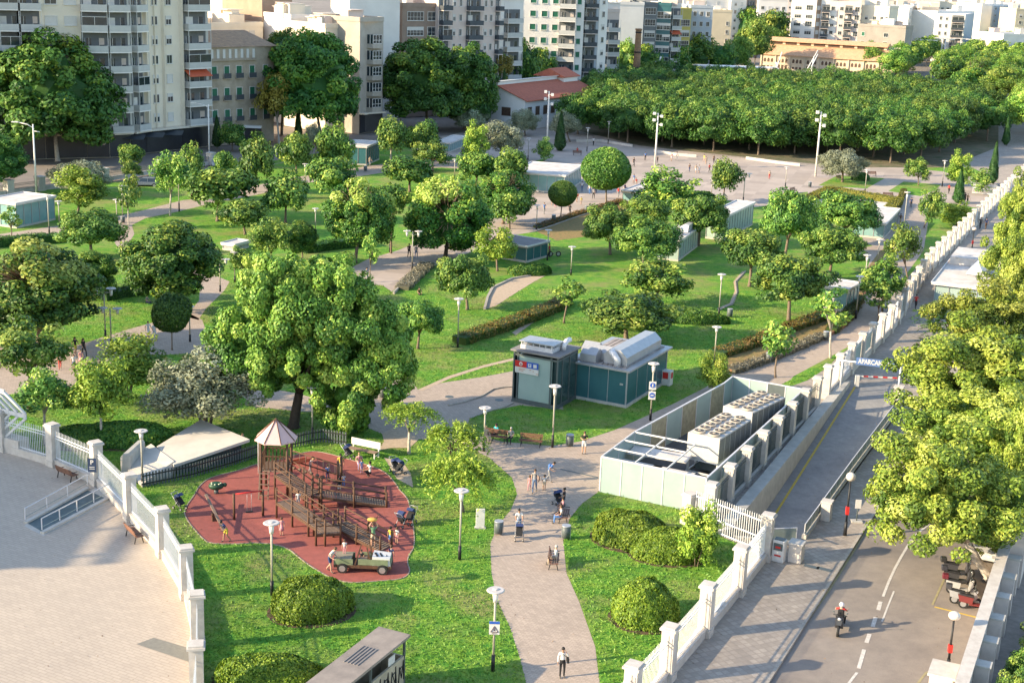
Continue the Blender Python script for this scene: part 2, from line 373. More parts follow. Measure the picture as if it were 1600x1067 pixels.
# playground surface
RUB = [(287, 806), (290, 792), (303, 775), (312, 758), (330, 745), (375, 735), (400, 725), (440, 718), (470, 708), (497, 704), (560, 722), (600, 735), (618, 755), (624, 766), (632, 773), (640, 785), (650, 852), (638, 868), (636, 880), (642, 893), (630, 905), (590, 908), (534, 912), (482, 884), (438, 846), (331, 852), (312, 838)]
RUBW = smooth_poly([G(*p) for p in RUB], 2)
sheet('play_surface', RUBW, .016, M_RUBBER, world=True)
mb = MB()
for a, b in zip(RUBW, RUBW[1:] + RUBW[:1]): mb.bar(a + Vector((0, 0, .02)), b + Vector((0, 0, .02)), .07, .05)
mb.build('edging', mat('edge_rubber', (.36, .28, .22), .9))['kind'] = 'structure'
# ------------------------------------------------------------------ ramp into the car park
def ramp():
    near_z = -2.2
    HL, HR = G(1140, 836), G(1252, 843); FL, FR = G(1328, 602), G(1409, 631)
    mb = MB()
    def dn(p, z): return Vector((p.x, p.y, z))
    nl, nr = dn(HL, near_z), dn(HR, near_z)
    nl2, nr2 = nl + (HL - FL).normalized() * 6, nr + (HR - FR).normalized() * 6
    nl2.z = nr2.z = near_z - .5
    FB = G(1396, 604)
    mb.poly([nl, nr, dn(FR, 0), dn(FB, 0.0), dn(FL, 0)]); mb.poly([nl2, nr2, nr, nl])
    f = mb.build('ramp_road', M_TARMAC2); f['kind'] = 'structure'
    # yellow line
    d = (dn(FL, 0) - nl); mb = MB()
    sidev = (nr - nl).normalized()
    a, b = nl + sidev * .9 + Vector((0, 0, .02)), dn(FL, .02) + sidev * .5
    mb.bar(a, b, .16, .02); mb.build('lane_line', M_YEL)['kind'] = 'structure'
    # side walls
    mb = MB()
    def wall(a, b, za, zb, th):
        n = (b - a).cross(Vector((0, 0, 1))).normalized() * th
        mb.hull([dn(a, 0), dn(b, 0), dn(a, za), dn(b, zb), dn(a + n, 0), dn(b + n, 0), dn(a + n, za), dn(b + n, zb)])
    wall(HR, FR, near_z - .4, -.05, .25)
    pL = [G(1140, 836), G(1185, 780), G(1212, 748), FL]
    Ltot = (FL - pL[0]).length
    for a, b in zip(pL, pL[1:]):
        za = near_z * (1 - (a - pL[0]).length / Ltot) - .4; zb = near_z * (1 - (b - pL[0]).length / Ltot) - .4
        wall(a, b, za, zb, -.25)
    wall(HL, HR, near_z - .4, near_z - .4, .25)
    mb.build('ramp_wall', M_CONC)['kind'] = 'structure'
    # low ledge on the park side
    mb = MB(); q0 = [(1140, 836), (1185, 780), (1212, 748), (1328, 602)]
    P = [G(*p) for p in q0]; Q = [p + Vector((-1.15, -.55, 0)) for p in P]
    for i in range(3):
        mb.hull([Vector((v.x, v.y, z)) for v in (P[i], P[i + 1], Q[i], Q[i + 1]) for z in (.002, .42)])
    mb.build('ramp_ledge', M_CONC)['kind'] = 'structure'
ramp()
# road paint: centre line
def paint(px, wd, m=M_MARK, z=KZ + .006, name='road_marking'):
    mb = MB(); P = [G(*p, KZ) for p in px]
    for a, b in zip(P, P[1:]):
        mb.bar(Vector((a.x, a.y, z)), Vector((b.x, b.y, z)), wd, .006)
    mb.build(name, m)['kind'] = 'structure'
Zp = lambda l: [(1200 + x / 3.075, 720 + y / 3.075) for x, y in l]
paint(Zp([(700, 365), (670, 410), (640, 460), (610, 515), (580, 580), (553, 650)]), .15)
paint(Zp([(541, 675), (530, 715)]), .22); paint(Zp([(517, 750), (503, 795)]), .22); paint(Zp([(488, 830), (473, 872)]), .22)
paint(Zp([(462, 905), (436, 995)]), .2); paint(Zp([(428, 1015), (388, 1067), (350, 1150)]), .14)
paint(Zp([(770, 305), (740, 330), (705, 360)]), .15)
paint(Zp([(605, 625), (575, 700), (548, 770)]), .1)
paint(Zp([(20, 1010), (130, 850), (300, 610), (420, 420), (510, 262)]), .13, mat('old_yellow', (.36, .31, .17), .8))
paint(Zp([(800, 700), (1000, 750)]), .12, M_YEL); paint(Zp([(790, 690), (850, 560), (900, 450)]), .12, mat('old_yellow', (.4, .33, .12), .8))
paint(Zp([(720, 1067), (760, 1015), (880, 985)]), .12, mat('old_yellow', (.4, .33, .12), .8))
# ================================================================== PARK STRUCTURES
M_GLASS = mat('tinted_glass', (.22, .36, .36), .18, .10, .6, spec=.6, c2=(.16, .29, .29))
M_FROST = mat('frosted_glass', (.33, .42, .385), .35, .06, .5, spec=.4, c2=(.27, .35, .33))
M_TEAL = mat('teal_glass', (.045, .135, .15), .25, .12, .4, spec=.4, c2=(.03, .10, .115))
M_DKGLASS = mat('dark_glass', (.05, .09, .09), .12, .2, 1.0, spec=.7)
M_STEEL = mat('grey_steel', (.42, .42, .43), .4, .08, 2, metal=.35)
M_STEELD = mat('dark_steel', (.10, .12, .12), .5, .1, 2)
M_ALU = mat('pale_aluminium', (.66, .64, .64), .45, .06, 2, metal=.2)
M_ROOFW = mat('roof_membrane', (.66, .61, .57), .8, .12, .8, c2=(.46, .42, .38))
M_ROOFD = mat('roof_felt', (.24, .22, .21), .9, .12, 1.2)
M_BLACK = mat('black_paint', (.02, .02, .022), .5, .1, 3)
M_WOOD = mat('brown_timber', (.12, .06, .032), .75, .2, 5, c2=(.06, .032, .02))
M_WOODL = mat('worn_timber', (.24, .165, .12), .8, .15, 5)
M_RED = mat('red_paint', (.55, .03, .025), .5, .05)
M_BLUE = mat('blue_sign', (.03, .10, .42), .45, .05)
M_LAMPW = mat('lamp_white', (.70, .66, .62), .4, .04)
M_BRICKG = mat('fence_iron', (.74, .74, .74), .45, .04)
def frame3(A, B, C):
    """B = corner nearest the viewer; local x runs B->C, local y runs towards A"""
    a, b, c = G(*A), G(*B), G(*C)
    ex = (c - b).normalized(); ang = math.atan2(ex.y, ex.x)
    ey = Vector((-ex.y, ex.x, 0)); d = (a - b).dot(ey)
    if d < 0: ey = -ey
    return b, ang, (c - b).length, abs(d)
def kiosk(A, B, C, top, label, roofm=None, wallm=None, frm=None, base=.25, over=.18, mull=1.2, name='glass_kiosk', rt=.22):
    b, ang, w, d = frame3(A, B, C); h = zfor(b.x, b.y, top)
    e = empty(name, b, ang); tag(e, label, 'kiosk')
    wallm = wallm or M_GLASS; frm = frm or M_STEEL
    m = MB(); m.box((w / 2, d / 2, base / 2), (w + .1, d + .1, base)); m.build('plinth', M_CONC, e)
    m = MB(); m.box((w / 2, d / 2, (h + base) / 2 - .02), (w - .06, d - .06, h - base - .05)); m.build('wall', wallm, e)
    m = MB()
    for i in range(int(w / mull) + 1):
        x = i * w / max(1, int(w / mull))
        for y in (0, d): m.box((x, y, (h + base) / 2 - .05), (.07, .07, h - base - .1))
    for i in range(int(d / mull) + 1):
        y = i * d / max(1, int(d / mull))
        for x in (0, w): m.box((x, y, (h + base) / 2 - .05), (.072, .068, h - base - .1))
    m.build('frame', frm, e)
    m = MB(); m.box((w / 2, d / 2, h - rt / 2 + .03), (w + over * 2, d + over * 2, rt)); r = m.build('roof', roofm or M_ROOFW, e)
    m = MB()
    for (c, s_) in (((w / 2, -over, h + .07), (w + 2 * over + .1, .08, .18)), ((w / 2, d + over, h + .07), (w + 2 * over + .1, .08, .18)), ((-over, d / 2, h + .072), (.08, d + 2 * over - .09, .18)), ((w + over, d / 2, h + .072), (.08, d + 2 * over - .09, .18))): m.box(c, s_)
    m.build('trim', M_ALU, r)
    return e, w, d, h, r
kiosk((778, 400), (822, 411), (855, 402), 386, 'dark teal glass kiosk with a framed grey roof behind the clipped hedge mound', M_ROOFD, M_TEAL)
e, w, d, h, r = kiosk((1030, 404), (1059, 409), (1089, 386), 377, 'small frosted kiosk with a curled vent hood on its roof', M_ROOFW, M_FROST)
m = MB(); m.tube([(w * .4, d * .3, h), (w * .4, d * .3, h + .7), (w * .4, d * .3 + .5, h + .95)], .28, 10); m.build('vent', M_ALU, r)
m = MB(); m.hull([(w * .55, .3, h + .1), (w * .95, .3, h + .1), (w * .55, d - .3, h + .1), (w * .95, d - .3, h + .1), (w * .6, .3, h + .9), (w * .9, .3, h + .9), (w * .6, .8, h + 1.0), (w * .9, .8, h + 1.0)]); m.build('hood', M_ALU, r)
kiosk((1100, 374), (1130, 376), (1175, 352), 339, 'tall pale glass pavilion with a plain white flat roof at the edge of the square', M_ROOFW, M_FROST)
kiosk((1292, 480), (1321, 488), (1338, 477), 453, 'teal glass cabin with a skylight roof beside the curving right hand path', M_ROOFW, M_GLASS)
kiosk((1335, 366), (1380, 374), (1402, 350), 350, 'low glass cabin under the white deck ringed by a yellowish hedge', M_ROOFW, M_GLASS)
kiosk((818, 287), (881, 303), (907, 286), 275, 'broad white roofed pavilion with graffiti at the left end of the square', M_ROOFW, M_GLASS)
kiosk((-30, 352), (26, 357), (86, 344), 319, 'long glass shed with pale flat roof at the left edge', M_ROOFW, M_GLASS)
kiosk((545, 252), (572, 259), (592, 250), 230, 'shaded glass kiosk with a bright awning roof in front of the street trees', M_ROOFW, M_TEAL)
kiosk((690, 234), (702, 239), (728, 228), 224, 'small kiosk with thin white slab roof far behind the olive tree', M_ROOFW, M_GLASS)
kiosk((358, 388), (366, 393), (388, 387), 383, 'low white topped vent box standing in the sunlit lawn', M_ROOFW, M_STEEL)
kiosk((982, 311), (1002, 318), (1030, 307), 302, 'low white ticket pavilion between the ball tree and the airy tree', M_ROOFW, M_GLASS)
kiosk((1486, 216), (1492, 219), (1506, 214), 206, 'tiny white service cabin at the far end of the grove', M_ROOFW, M_ALU)
kiosk((1468, 211), (1473, 214), (1484, 210), 203, 'tiny white service hut in the shade under the grove', M_ROOFW, M_ALU)
# white deck with its hedge handled in planting
b, ang, w, d = frame3((1262, 322), (1378, 346), (1402, 322))
e = empty('roof_deck', b, ang); tag(e, 'white flat concrete deck ringed by a clipped yellowish hedge', 'deck')
m = MB(); m.box((w / 2, d / 2, .2), (w, d, .4)); m.build('slab', M_ROOFW, e)
m = MB()
for q in ((w / 2, .1, .47, w, .2), (w / 2, d - .1, .47, w, .2)): m.box(q[:3], (q[3], q[4], .14))
m.build('coping', M_STONE, e)
# ------------------------------------------------------------------ station lift booth and plant building
b, ang, w, d = frame3((799, 628), (868, 640), (898, 623)); h = zfor(b.x, b.y, 559)
e = empty('lift_booth', b, ang); tag(e, 'tall frosted glass lift booth with a red and blue station sign', 'lift booth')
m = MB(); m.box((w / 2, d / 2, .1), (w + .2, d + .2, .2)); m.build('plinth', M_STEELD, e)
m = MB()
for x, y in ((0, 0), (w, 0), (0, d), (w, d), (0, .55), (0, d - .35), (w * .25, 0), (w * .62, 0)): m.box((x, y, h / 2), (.12, .12, h))
for z in (.25, h - .3):
    m.box((w / 2, 0, z), (w - .12, .1, .14)); m.box((0, d / 2, z), (.1, d - .12, .14)); m.box((w, d / 2, z), (.1, d - .12, .14)); m.box((w / 2, d, z), (w - .12, .1, .14))
m.build('frame', M_STEELD, e)
m = MB(); m.box((.02, d / 2, h / 2), (.05, d - .9, h - .7)); m.build('frosted_panel', M_FROST, e)
m = MB(); m.box((w / 2, .02, h / 2), (w - .14, .04, h - .6)); m.box((w - .02, d / 2, h / 2), (.04, d - .14, h - .6)); m.box((w / 2, d - .02, h / 2), (w - .14, .04, h - .6)); m.box((w / 2, d / 2, h / 2), (w - .5, d - .5, h - .7)); m.build('side_glass', M_DKGLASS, e)
m = MB(); m.box((w / 2, d / 2, h + .06), (w + .5, d + .5, .14)); r = m.build('roof', M_ROOFD, e)
m = MB(); m.box((w * .36, d * .55, h + .75), (w * .55, d * .8, .08)); m.build('vent_cover', M_STEEL, r)
m = MB()
for i in range(6):
    m.box((w * .12, d * (.2 + .14 * i), h + .42), (.06, .06, .6)); m.box((w * .6, d * (.2 + .14 * i), h + .42), (.06, .06, .6))
m.box((w * .36, d * .55, h + .3), (w * .5, d * .74, .35)); m.build('vent_frame', M_ALU, r)
m = MB(); m.tube([(w * .55, d * .12, h + .1), (w * .55, d * .12, h + .5), (w * .68, d * .12, h + .75), (w * .85, d * .12, h + .75)], .22, 10); m.build('duct', M_ALU, r)
# sign: local x=0 plane faces left (outward -x)
def plate(m, y0, y1, z0, z1, off): m.box((off, (y0 + y1) / 2, (z0 + z1) / 2), (.03, abs(y1 - y0), z1 - z0))
sg = MB(); plate(sg, d - .15, d - 2.25, h - 1.75, h - .75, -.10); sp = sg.build('station_sign', M_WHITE, e)
m = MB(); plate(m, d - .15, d - 1.2, h - 1.25, h - .75, -.125); m.build('red_panel', M_RED, sp)
m = MB(); plate(m, d - 1.2, d - 2.25, h - 1.25, h - .75, -.125); m.build('blue_panel', M_BLUE, sp)
m = MB(); m.ball((-.14, d - .68, h - 1.0), .17, 2, (.15, 1, 1)); plate(m, d - 1.33, d - 1.62, h - 1.15, h - .86, -.145); plate(m, d - 1.8, d - 2.1, h - 1.15, h - .86, -.145); m.build('emblem', M_WHITE, sp)
def text(s, size, mt, parent=None, loc=(0, 0, 0), mtx=None, name='lettering', ext=.004, align='CENTER'):
    c = bpy.data.curves.new(name, 'FONT'); c.body = s; c.size = size; c.extrude = ext; c.align_x = align; c.align_y = 'CENTER'; c.offset = size * .02
    o = bpy.data.objects.new(name, c); dg = bpy.context.evaluated_depsgraph_get(); col.objects.link(o)
    bpy.context.view_layer.update(); me = bpy.data.meshes.new_from_object(o.evaluated_get(bpy.context.evaluated_depsgraph_get()))
    bpy.data.objects.remove(o); me.materials.clear(); me.materials.append(mt)
    o = bpy.data.objects.new(name, me); col.objects.link(o)
    if parent: o.parent = parent
    if mtx is not None: o.matrix_local = mtx
    else: o.location = loc
    return o
def face_mtx(loc, nx, ny, tilt=0):
    """text whose front faces (nx,ny)"""
    ang = math.atan2(ny, nx) + math.pi / 2
    return Matrix.Translation(loc) @ Matrix.Rotation(ang, 4, 'Z') @ Matrix.Rotation(math.pi / 2 + tilt, 4, 'X')
text('P', .26, M_BLUE, sp, mtx=face_mtx((-.165, d - 1.475, h - 1.0), -1, 0))
text('M', .2, M_RED, sp, mtx=face_mtx((-.172, d - .68, h - 1.0), -1, 0))
m = MB()
for yy, zz, l in ((.35, 1.42, .55), (.35, 1.55, .4), (1.3, 1.38, .16), (1.6, 1.45, .1), (1.9, 1.62, .2)): plate(m, d - .15 - yy, d - .15 - yy - l, h - zz - .02, h - zz + .02, -.12)
m.build('sign_marks', mat('sign_orange', (.55, .2, .08), .6), sp)
# teal plant building
b, ang, w, d = frame3((890, 622), (977, 637), (1039, 598)); h = zfor(b.x, b.y, 580)
e = empty('plant_building', b, ang); tag(e, 'teal panelled flat roofed plant building with big grey roof ducts', 'building')
d *= 1.02
m = MB(); m.box((w / 2, d / 2, .12), (w + .25, d + .25, .24)); m.build('plinth', M_CONC, e)
m = MB(); m.box((w / 2, d / 2, h / 2 + .1), (w, d, h - .2)); m.build('wall', M_TEAL, e)
m = MB()
for y in (d * .33, d * .67): m.box((-.005, y, h / 2 + .1), (.03, .05, h - .3))
for x in (w * .25, w * .5, w * .75): m.box((x, -.005, h / 2 + .1), (.05, .03, h - .3))
for x, y in ((0, 0), (w, 0), (0, d)): m.box((x, y, h / 2 + .1), (.1, .1, h - .26))
m.box((-.03, .45, h * .62), (.03, .28, .16))
m.build('panel_joint', M_STEEL, e)
m = MB(); m.box((w / 2, d / 2, h + .05), (w + .7, d + .7, .16)); r = m.build('roof', M_STEEL, e)
m = MB()
n = int(d / .42)
for i in range(n): m.box((w / 2, .15 + (i + .5) * (d - .3) / n, h + .165), (w - .3, (d - .3) / n - .1, .07))
m.build('deck_boards', mat('deck_boards', (.42, .36, .33), .85, .3, .55, c2=(.17, .145, .12)), r)
m = MB(); Ld = w * .86; x0 = w * .07; yc = 1.35
oct_ = [(-1.0, .14), (1.0, .14), (1.0, .95), (.5, 1.4), (-.4, 1.4), (-1.0, .85)]
m.hull([(x, yc + a, h + z + .02) for x in (x0, x0 + Ld) for a, z in oct_]); m.build('duct', M_STEEL, r)
m = MB(); m.tube([(x0 - .25, yc - .3, h + .15), (x0 - .3, yc - .3, h + .7), (x0 - .25, yc + .05, h + 1.1), (x0 + .05, yc + .35, h + 1.2)], .28, 12); m.build('pipe', M_ALU, r)
m = MB()
for (x, y) in ((w * .12, d * .72), (w * .32, d * .86), (w * .24, d * .55)):
    m.hull([(x - .9, y - .7, h + .2), (x + .7, y - .7, h + .2), (x - .9, y + .7, h + .2), (x + .7, y + .7, h + .2), (x - .9, y - .7, h + .8), (x - .2, y - .7, h + 1.25), (x + .6, y - .7, h + .7), (x - .9, y + .7, h + .8), (x - .2, y + .7, h + 1.25), (x + .6, y + .7, h + .7)])
m.build('vent_hood', M_STEEL, r)
# small white cabinet with a red notice
p = G(1041, 601); e = empty('utility_cabinet', p, ang); tag(e, 'small white cabinet with a red notice beside the teal plant building', 'cabinet')
m = MB(); m.box((0, 0, .65), (.7, .9, 1.3)); m.build('body', M_WHITE, e, bevel=.03)
m = MB(); m.box((-.36, 0, .9), (.02, .5, .55)); m.box((0, -.46, .9), (.4, .02, .5)); m.build('notice', M_RED, e)
# ------------------------------------------------------------------ fences with stone piers
def pier(parent, x, y, h, wd, ang):
    mm = Matrix.Translation((x, y, 0)) @ Matrix.Rotation(ang, 4, 'Z')
    m = MB(); m.box((0, 0, h / 2), (wd, wd, h), mtx=mm); m.box((0, 0, .2), (wd + .1, wd + .1, .4), mtx=mm)
    o = m.build('pier', M_STONE, parent)
    m = MB(); m.box((0, 0, h + .06), (wd + .18, wd + .18, .12), mtx=mm); m.box((0, 0, h + .16), (wd + .04, wd + .04, .1), mtx=mm); m.build('cap', M_STONE, o)
def fence(px, label, h=2.8, wd=.66, top=2.35, bar=.024, sp=.17, skip=(), cat='fence', rail=M_BRICKG, plinth=.5, infill=None, spikes=.22, pts=None, bot=None):
    P = pts or [G(*p) for p in px]
    e = empty('railing_fence', P[0]); tag(e, label, cat); O = P[0]
    for i, p in enumerate(P):
        q = P[min(i + 1, len(P) - 1)] - P[max(i - 1, 0)]; ang = math.atan2(q.y, q.x)
        v = p - O; pier(e, v.x, v.y, h, wd, ang)
    for i, (a, b) in enumerate(zip(P, P[1:])):
        if i in skip: continue
        a, b = a - O, b - O; L = (b - a).length; u = (b - a) / L; ang = math.atan2(u.y, u.x)
        a2, b2 = a + u * (wd / 2), b - u * (wd / 2); l = (b2 - a2).length; c = (a2 + b2) / 2
        m = MB(); m.box((c.x, c.y, plinth / 2), (l, .34, plinth), ang); m.box((c.x, c.y, plinth + .03), (l, .42, .06), ang); m.build('plinth', M_STONE, e)
        m = MB(); zb = bot or plinth + .15
        for z in (zb, top - .12, top - .32): m.box((c.x, c.y, z), (l, .05, .05), ang)
        n = max(2, int(l / sp))
        for k in range(n):
            q = a2 + u * ((k + .5) * l / n); m.box((q.x, q.y, (plinth + top + spikes) / 2), (bar, bar, top + spikes - plinth), ang)
        r = m.build('railing', rail, e)
        if infill and i in infill:
            m = MB(); m.box((c.x, c.y, (plinth + top) / 2), (l - .1, .03, top - plinth - .3), ang); m.build('panel', M_FROST, e)
    return e, P
fence([(-75, 685), (5, 704), (84, 727), (152, 757), (204, 811), (255, 868), (292, 933), (309, 1010), (308, 1095), (300, 1190)], 'white iron railing fence with stone piers curving round the left forecourt')
fence([(910, 1205), (985, 1125), (1042, 1061), (1101, 991), (1153, 928), (1195, 874)], 'white railing fence with stone piers stepping along the pavement at lower right', h=2.75)
# gate across the ramp side
def gate(a, b, label, h=2.3):
    a, b = G(*a), G(*b); u = b - a; L = u.length; u.normalize(); e = empty('metal_gate', a, math.atan2(u.y, u.x)); tag(e, label, 'gate')
    m = MB()
    for z in (.2, 1.0, h - .25): m.box((L / 2, 0, z), (L, .06, .07))
    m.build('frame', M_BRICKG, e)
    m = MB(); n = int(L / .17)
    for k in range(n + 1): m.box((k * L / n, 0, h / 2 + .1), (.032, .032, h))
    m.build('bars', M_BRICKG, e)
    return e
gate((1085, 822), (1185, 862), 'white spiked gate between the topiary bushes and the car park ramp')
gate((1519, 303), (1556, 306), 'low white park gate by the two cypresses', 1.8)
p = G(1076, 818); e = empty('gate_pier', p, .7); tag(e, 'short square white stone pier at the corner of the glass enclosure', 'pier')
pier(e, 0, 0, 1.9, .7, 0)
# upper boundary: piers every few metres from the ramp to the horizon
def resample(P, step):
    out = [P[0]]; acc = 0
    for a, b in zip(P, P[1:]):
        L = (b - a).length; t = step - acc
        while t <= L: out.append(a + (b - a) * (t / L)); t += step
        acc = L - (t - step)
    return out
PA = resample([G(*p) for p in [(1290, 622), (1397, 513), (1450, 427), (1511, 366), (1573, 306), (1650, 235)]], 4.3)
fence(None, 'long white railing fence with many piers climbing to the upper right corner', h=2.7, wd=.6, pts=PA, infill=(2, 3, 7, 9, 10), sp=.17)
# fence with dark panels beside the ramp
e, P_ = fence(None, 'row of grey stone piers with dark railings beside the glass enclosure', h=2.6, wd=.62, pts=resample([G(1108, 818), G(1290, 622)], 4.0)[:], rail=M_STEELD, plinth=.3, top=2.2)
# ------------------------------------------------------------------ chiller enclosure
E_A, E_B, E_C, E_D, E_E, E_F = G(937, 768), G(1100, 803), G(1252, 655), G(1141, 634), G(1128, 645), G(988, 727)
def enclosure():
    O = E_A; e = empty('plant_enclosure', O); tag(e, 'open topped frosted glass enclosure around two cooling machines', 'enclosure')
    H = 2.45
    def screen(a, b, mats, hh=H, n=4):
        a, b = a - O, b - O; u = (b - a); L = u.length; ang = math.atan2(u.y, u.x); u.normalize()
        for k in range(n):
            q0 = a + u * (L * k / n + .04); q1 = a + u * (L * (k + 1) / n - .04); c = (q0 + q1) / 2
            m = MB(); m.box((c.x, c.y, hh / 2), ((q1 - q0).length, .06, hh), ang); m.build('glass_panel', mats[k % len(mats)], e)
        m = MB()
        for k in range(n + 1):
            q = a + u * (L * k / n); m.box((q.x, q.y, hh / 2), (.08, .12, hh), ang)
        c = (a + b) / 2; m.box((c.x, c.y, hh + .04), (L, .12, .08), ang)
        m.build('frame', M_ALU, e)
    MW = mat('amber_louvre', (.36, .33, .22), .6, .2, 3)
    screen(E_A, E_B, [M_FROST], n=5); screen(E_B, E_C, [M_FROST], n=8); screen(E_C, E_D, [M_FROST, M_STEELD, M_FROST, M_FROST], n=4)
    screen(E_D, E_E, [M_FROST], n=1); screen(E_F, E_E, [M_FROST, MW, M_FROST, MW, M_FROST, MW], n=6); screen(E_A, E_F, [M_FROST], n=2)
    # inner floor, beams over the front bay and a roof tray
    fl = MB(); fl.prism([tuple((q - O).xy) for q in (E_A, E_B, E_C, E_D, E_F)], .012, .05); fl.build('floor', mat('plant_floor', (.10, .10, .10), .9), e)
    u = (E_B - E_A); v = (E_F - E_A); m = MB()
    for t in (0, .33, .66, 1.0):
        a = v * t; b = u * .62 + v * t; m.bar(a + Vector((0, 0, H + .05)), b + Vector((0, 0, H + .05)), .09)
    for s_ in (.0, .32, .62):
        a = u * s_; b = u * s_ + v; m.bar(a + Vector((0, 0, H + .05)), b + Vector((0, 0, H + .05)), .09)
    m.build('beam', M_WHITE, e)
    m = MB()
    for s_, t in ((.10, .5), (.42, .5)):
        c = u * (s_ + .1) + v * t; m.box((c.x, c.y, 1.1), (3.0, 1.9, .12), math.atan2(u.y, u.x))
    c = u * .3 + v * .9; m.box((c.x, c.y, 1.45), (4.2, 1.7, .1), math.atan2(u.y, u.x) + .1)
    m.build('tray', M_ROOFW, e)
    m = MB()
    for k in range(4): 
        c = u * .72 + v * (.12 + .16 * k); d_ = u.normalized() * 1.7; m.tube([c - d_ + Vector((0, 0, .7)), c + d_ + Vector((0, 0, .7))], .16, 10)
    m.build('pipe', M_STEEL, e)
enclosure()
def chiller(A, B, C, D, zt, label):
    """A front-left, B front-right, C back-right, D back-left of the top, seen at height zt"""
    a, b, c = G(*A, zt), G(*B, zt), G(*D, zt)
    ex = (b - a); w = ex.length; ang = math.atan2(ex.y, ex.x); l = (c - a).length - .7
    e = empty('cooling_machine', (a.x, a.y, 0), ang); tag(e, label, 'cooling machine', 'cooling machines in the glass enclosure')
    z0 = 1.15
    m = MB(); m.box((w / 2, l / 2, (zt + z0) / 2), (w, l, zt - z0)); m.build('casing', mat('chiller_paint', (.52, .49, .45), .55, .06, 2), e, bevel=.02)
    m = MB(); n = 5
    for k in range(n):
        for x in (.1, w - .1): m.box((x, .15 + k * (l - .3) / (n - 1), z0 / 2), (.12, .12, z0))
    for z in (.12, z0 - .08): m.box((w / 2, .08, z), (w, .1, .12)); m.box((w - .06, l / 2, z), (.1, l, .12)); m.box((.06, l / 2, z), (.1, l, .12))
    m.build('frame', M_WHITE, e)
    m = MB(); 
    for k in range(6): m.box((w + .012, l * (k + .5) / 6, (zt + z0) / 2), (.02, l / 6 - .12, zt - z0 - .2))
    m.build('coil_panel', mat('coil_grey', (.20, .19, .18), .7, .2, 12), e)
    for k in range(6):
        for j in range(2):
            x, y = w * (.27 + .46 * j), l * (k + .5) / 6; f = MB(); r_ = min(w * .225, l / 13.2)
            f.cyl((x, y, zt + .002), r_, .16, 16)
            fo = f.build('fan', mat('fan_ring', (.56, .47, .36), .6), e)
            f = MB(); f.cyl((x, y, zt + .165), r_ * .8, .012, 16); f.build('fan_grille', mat('fan_dark', (.10, .085, .07), .6), fo)
            f = MB(); f.cyl((x, y, zt + .178), r_ * .25, .03, 10); f.build('fan_hub', mat('fan_ring', (.5, .45, .38)), fo)
    m = MB(); m.box((w * .6, l / 2, .55), (w * .5, l * .8, .6)); m.tube([(w * .3, .4, .5), (w * .3, l - .4, .5)], .22, 10); m.build('compressor', M_STEELD, e)
chiller((1075, 675), (1125, 686), (1160, 648), (1111, 638), 2.95, 'nearer white cooling machine with twelve roof fans')
chiller((1130, 634), (1176, 645), (1207, 612), (1165, 603), 2.95, 'farther white cooling machine with twelve roof fans')
# ------------------------------------------------------------------ parking sign gantry, barrier, ramp pillars, rail
def gantry():
    a, b = G(1312, 612), G(1402, 622); u = (b - a); L = u.length; u.normalize()
    e = empty('height_gantry', a, math.atan2(u.y, u.x)); tag(e, 'white pole gantry carrying the blue parking sign over the ramp', 'gantry')
    h = 2.75; m = MB()
    m.tube([(0, 0, 0), (0, 0, h)], .07); m.tube([(L, 0, 0), (L, 0, h)], .07); m.build('post', M_BRICKG, e)
    m = MB(); m.tube([(-.3, 0, h), (L + .3, 0, h)], .055); m.build('beam', M_BRICKG, e)
    s_ = empty('parking_sign', a + u * (L * .23), math.atan2(u.y, u.x)); tag(s_, 'long blue sign reading APARCAMENT above the ramp', 'sign')
    w_ = L * .66; m = MB(); m.box((w_ / 2, -.09, h + .12), (w_, .06, .62)); m.build('board', mat('sign_slate', (.10, .17, .36), .5, .05), s_)
    t = text('APARCAMENT', .56, M_WHITE, s_, mtx=Matrix.Translation((w_ / 2, -.125, h + .12)) @ Matrix.Rotation(math.pi / 2, 4, 'X'), ext=.006)
    bx = t.dimensions.x or 1; bpy.context.view_layer.update(); t.scale.x = min(1.1, w_ * .9 / t.dimensions.x)
    a2, b2 = G(1340, 604), G(1400, 607); e = empty('barrier', a2); tag(e, 'red and white striped barrier arm at the top of the ramp', 'barrier')
    v = b2 - a2; m1, m2 = MB(), MB(); n = 8
    for k in range(n): (m1 if k % 2 else m2).bar(v * (k / n) + Vector((0, 0, .95)), v * ((k + 1) / n) + Vector((0, 0, .95)), .07, .12)
    m1.build('red_stripe', M_RED, e); m2.build('arm', M_WHITE, e)
    m = MB(); m.box((-.1, 0, .5), (.35, .35, 1.0)); m.build('cabinet', M_WHITE, e, bevel=.02)
gantry()
def glass_rail(px, label, h=1.0, thin=False):
    P = [G(*p) for p in px]; O = P[0]; e = empty('glass_balustrade', O); tag(e, label, 'balustrade')
    for a, b in zip(P, P[1:]):
        a, b = a - O, b - O; L = (b - a).length; n = max(1, int(L / 1.6)); u = (b - a) / L; ang = math.atan2(u.y, u.x); c = (a + b) / 2
        m = MB(); m.box((c.x, c.y, .07 if thin else .14), (L, .28, .14 if thin else .28), ang); m.build('kerb_wall', M_CONC, e)
        m = MB()
        if thin: m.box((c.x, c.y, h * .45), (L, .03, .03), ang)
        else: m.box((c.x, c.y, h / 2 + .14), (L, .03, h - .35), ang)
        m.build('glass_panel', mat('rail_glass', (.30, .34, .30), .25, .1, 1), e)
        m = MB()
        for k in range(n + 1):
            q = a + u * (L * k / n); m.box((q.x, q.y, .28 + (h - .28) / 2), (.05, .05, h - .28), ang)
        m.box((c.x, c.y, h), (L, .05, .05), ang); m.build('rail', M_ALU, e)
    return e
glass_rail([(1256, 842), (1330, 738), (1411, 629)], 'glass balustrade on a yellowish kerb between the ramp and the pavement')
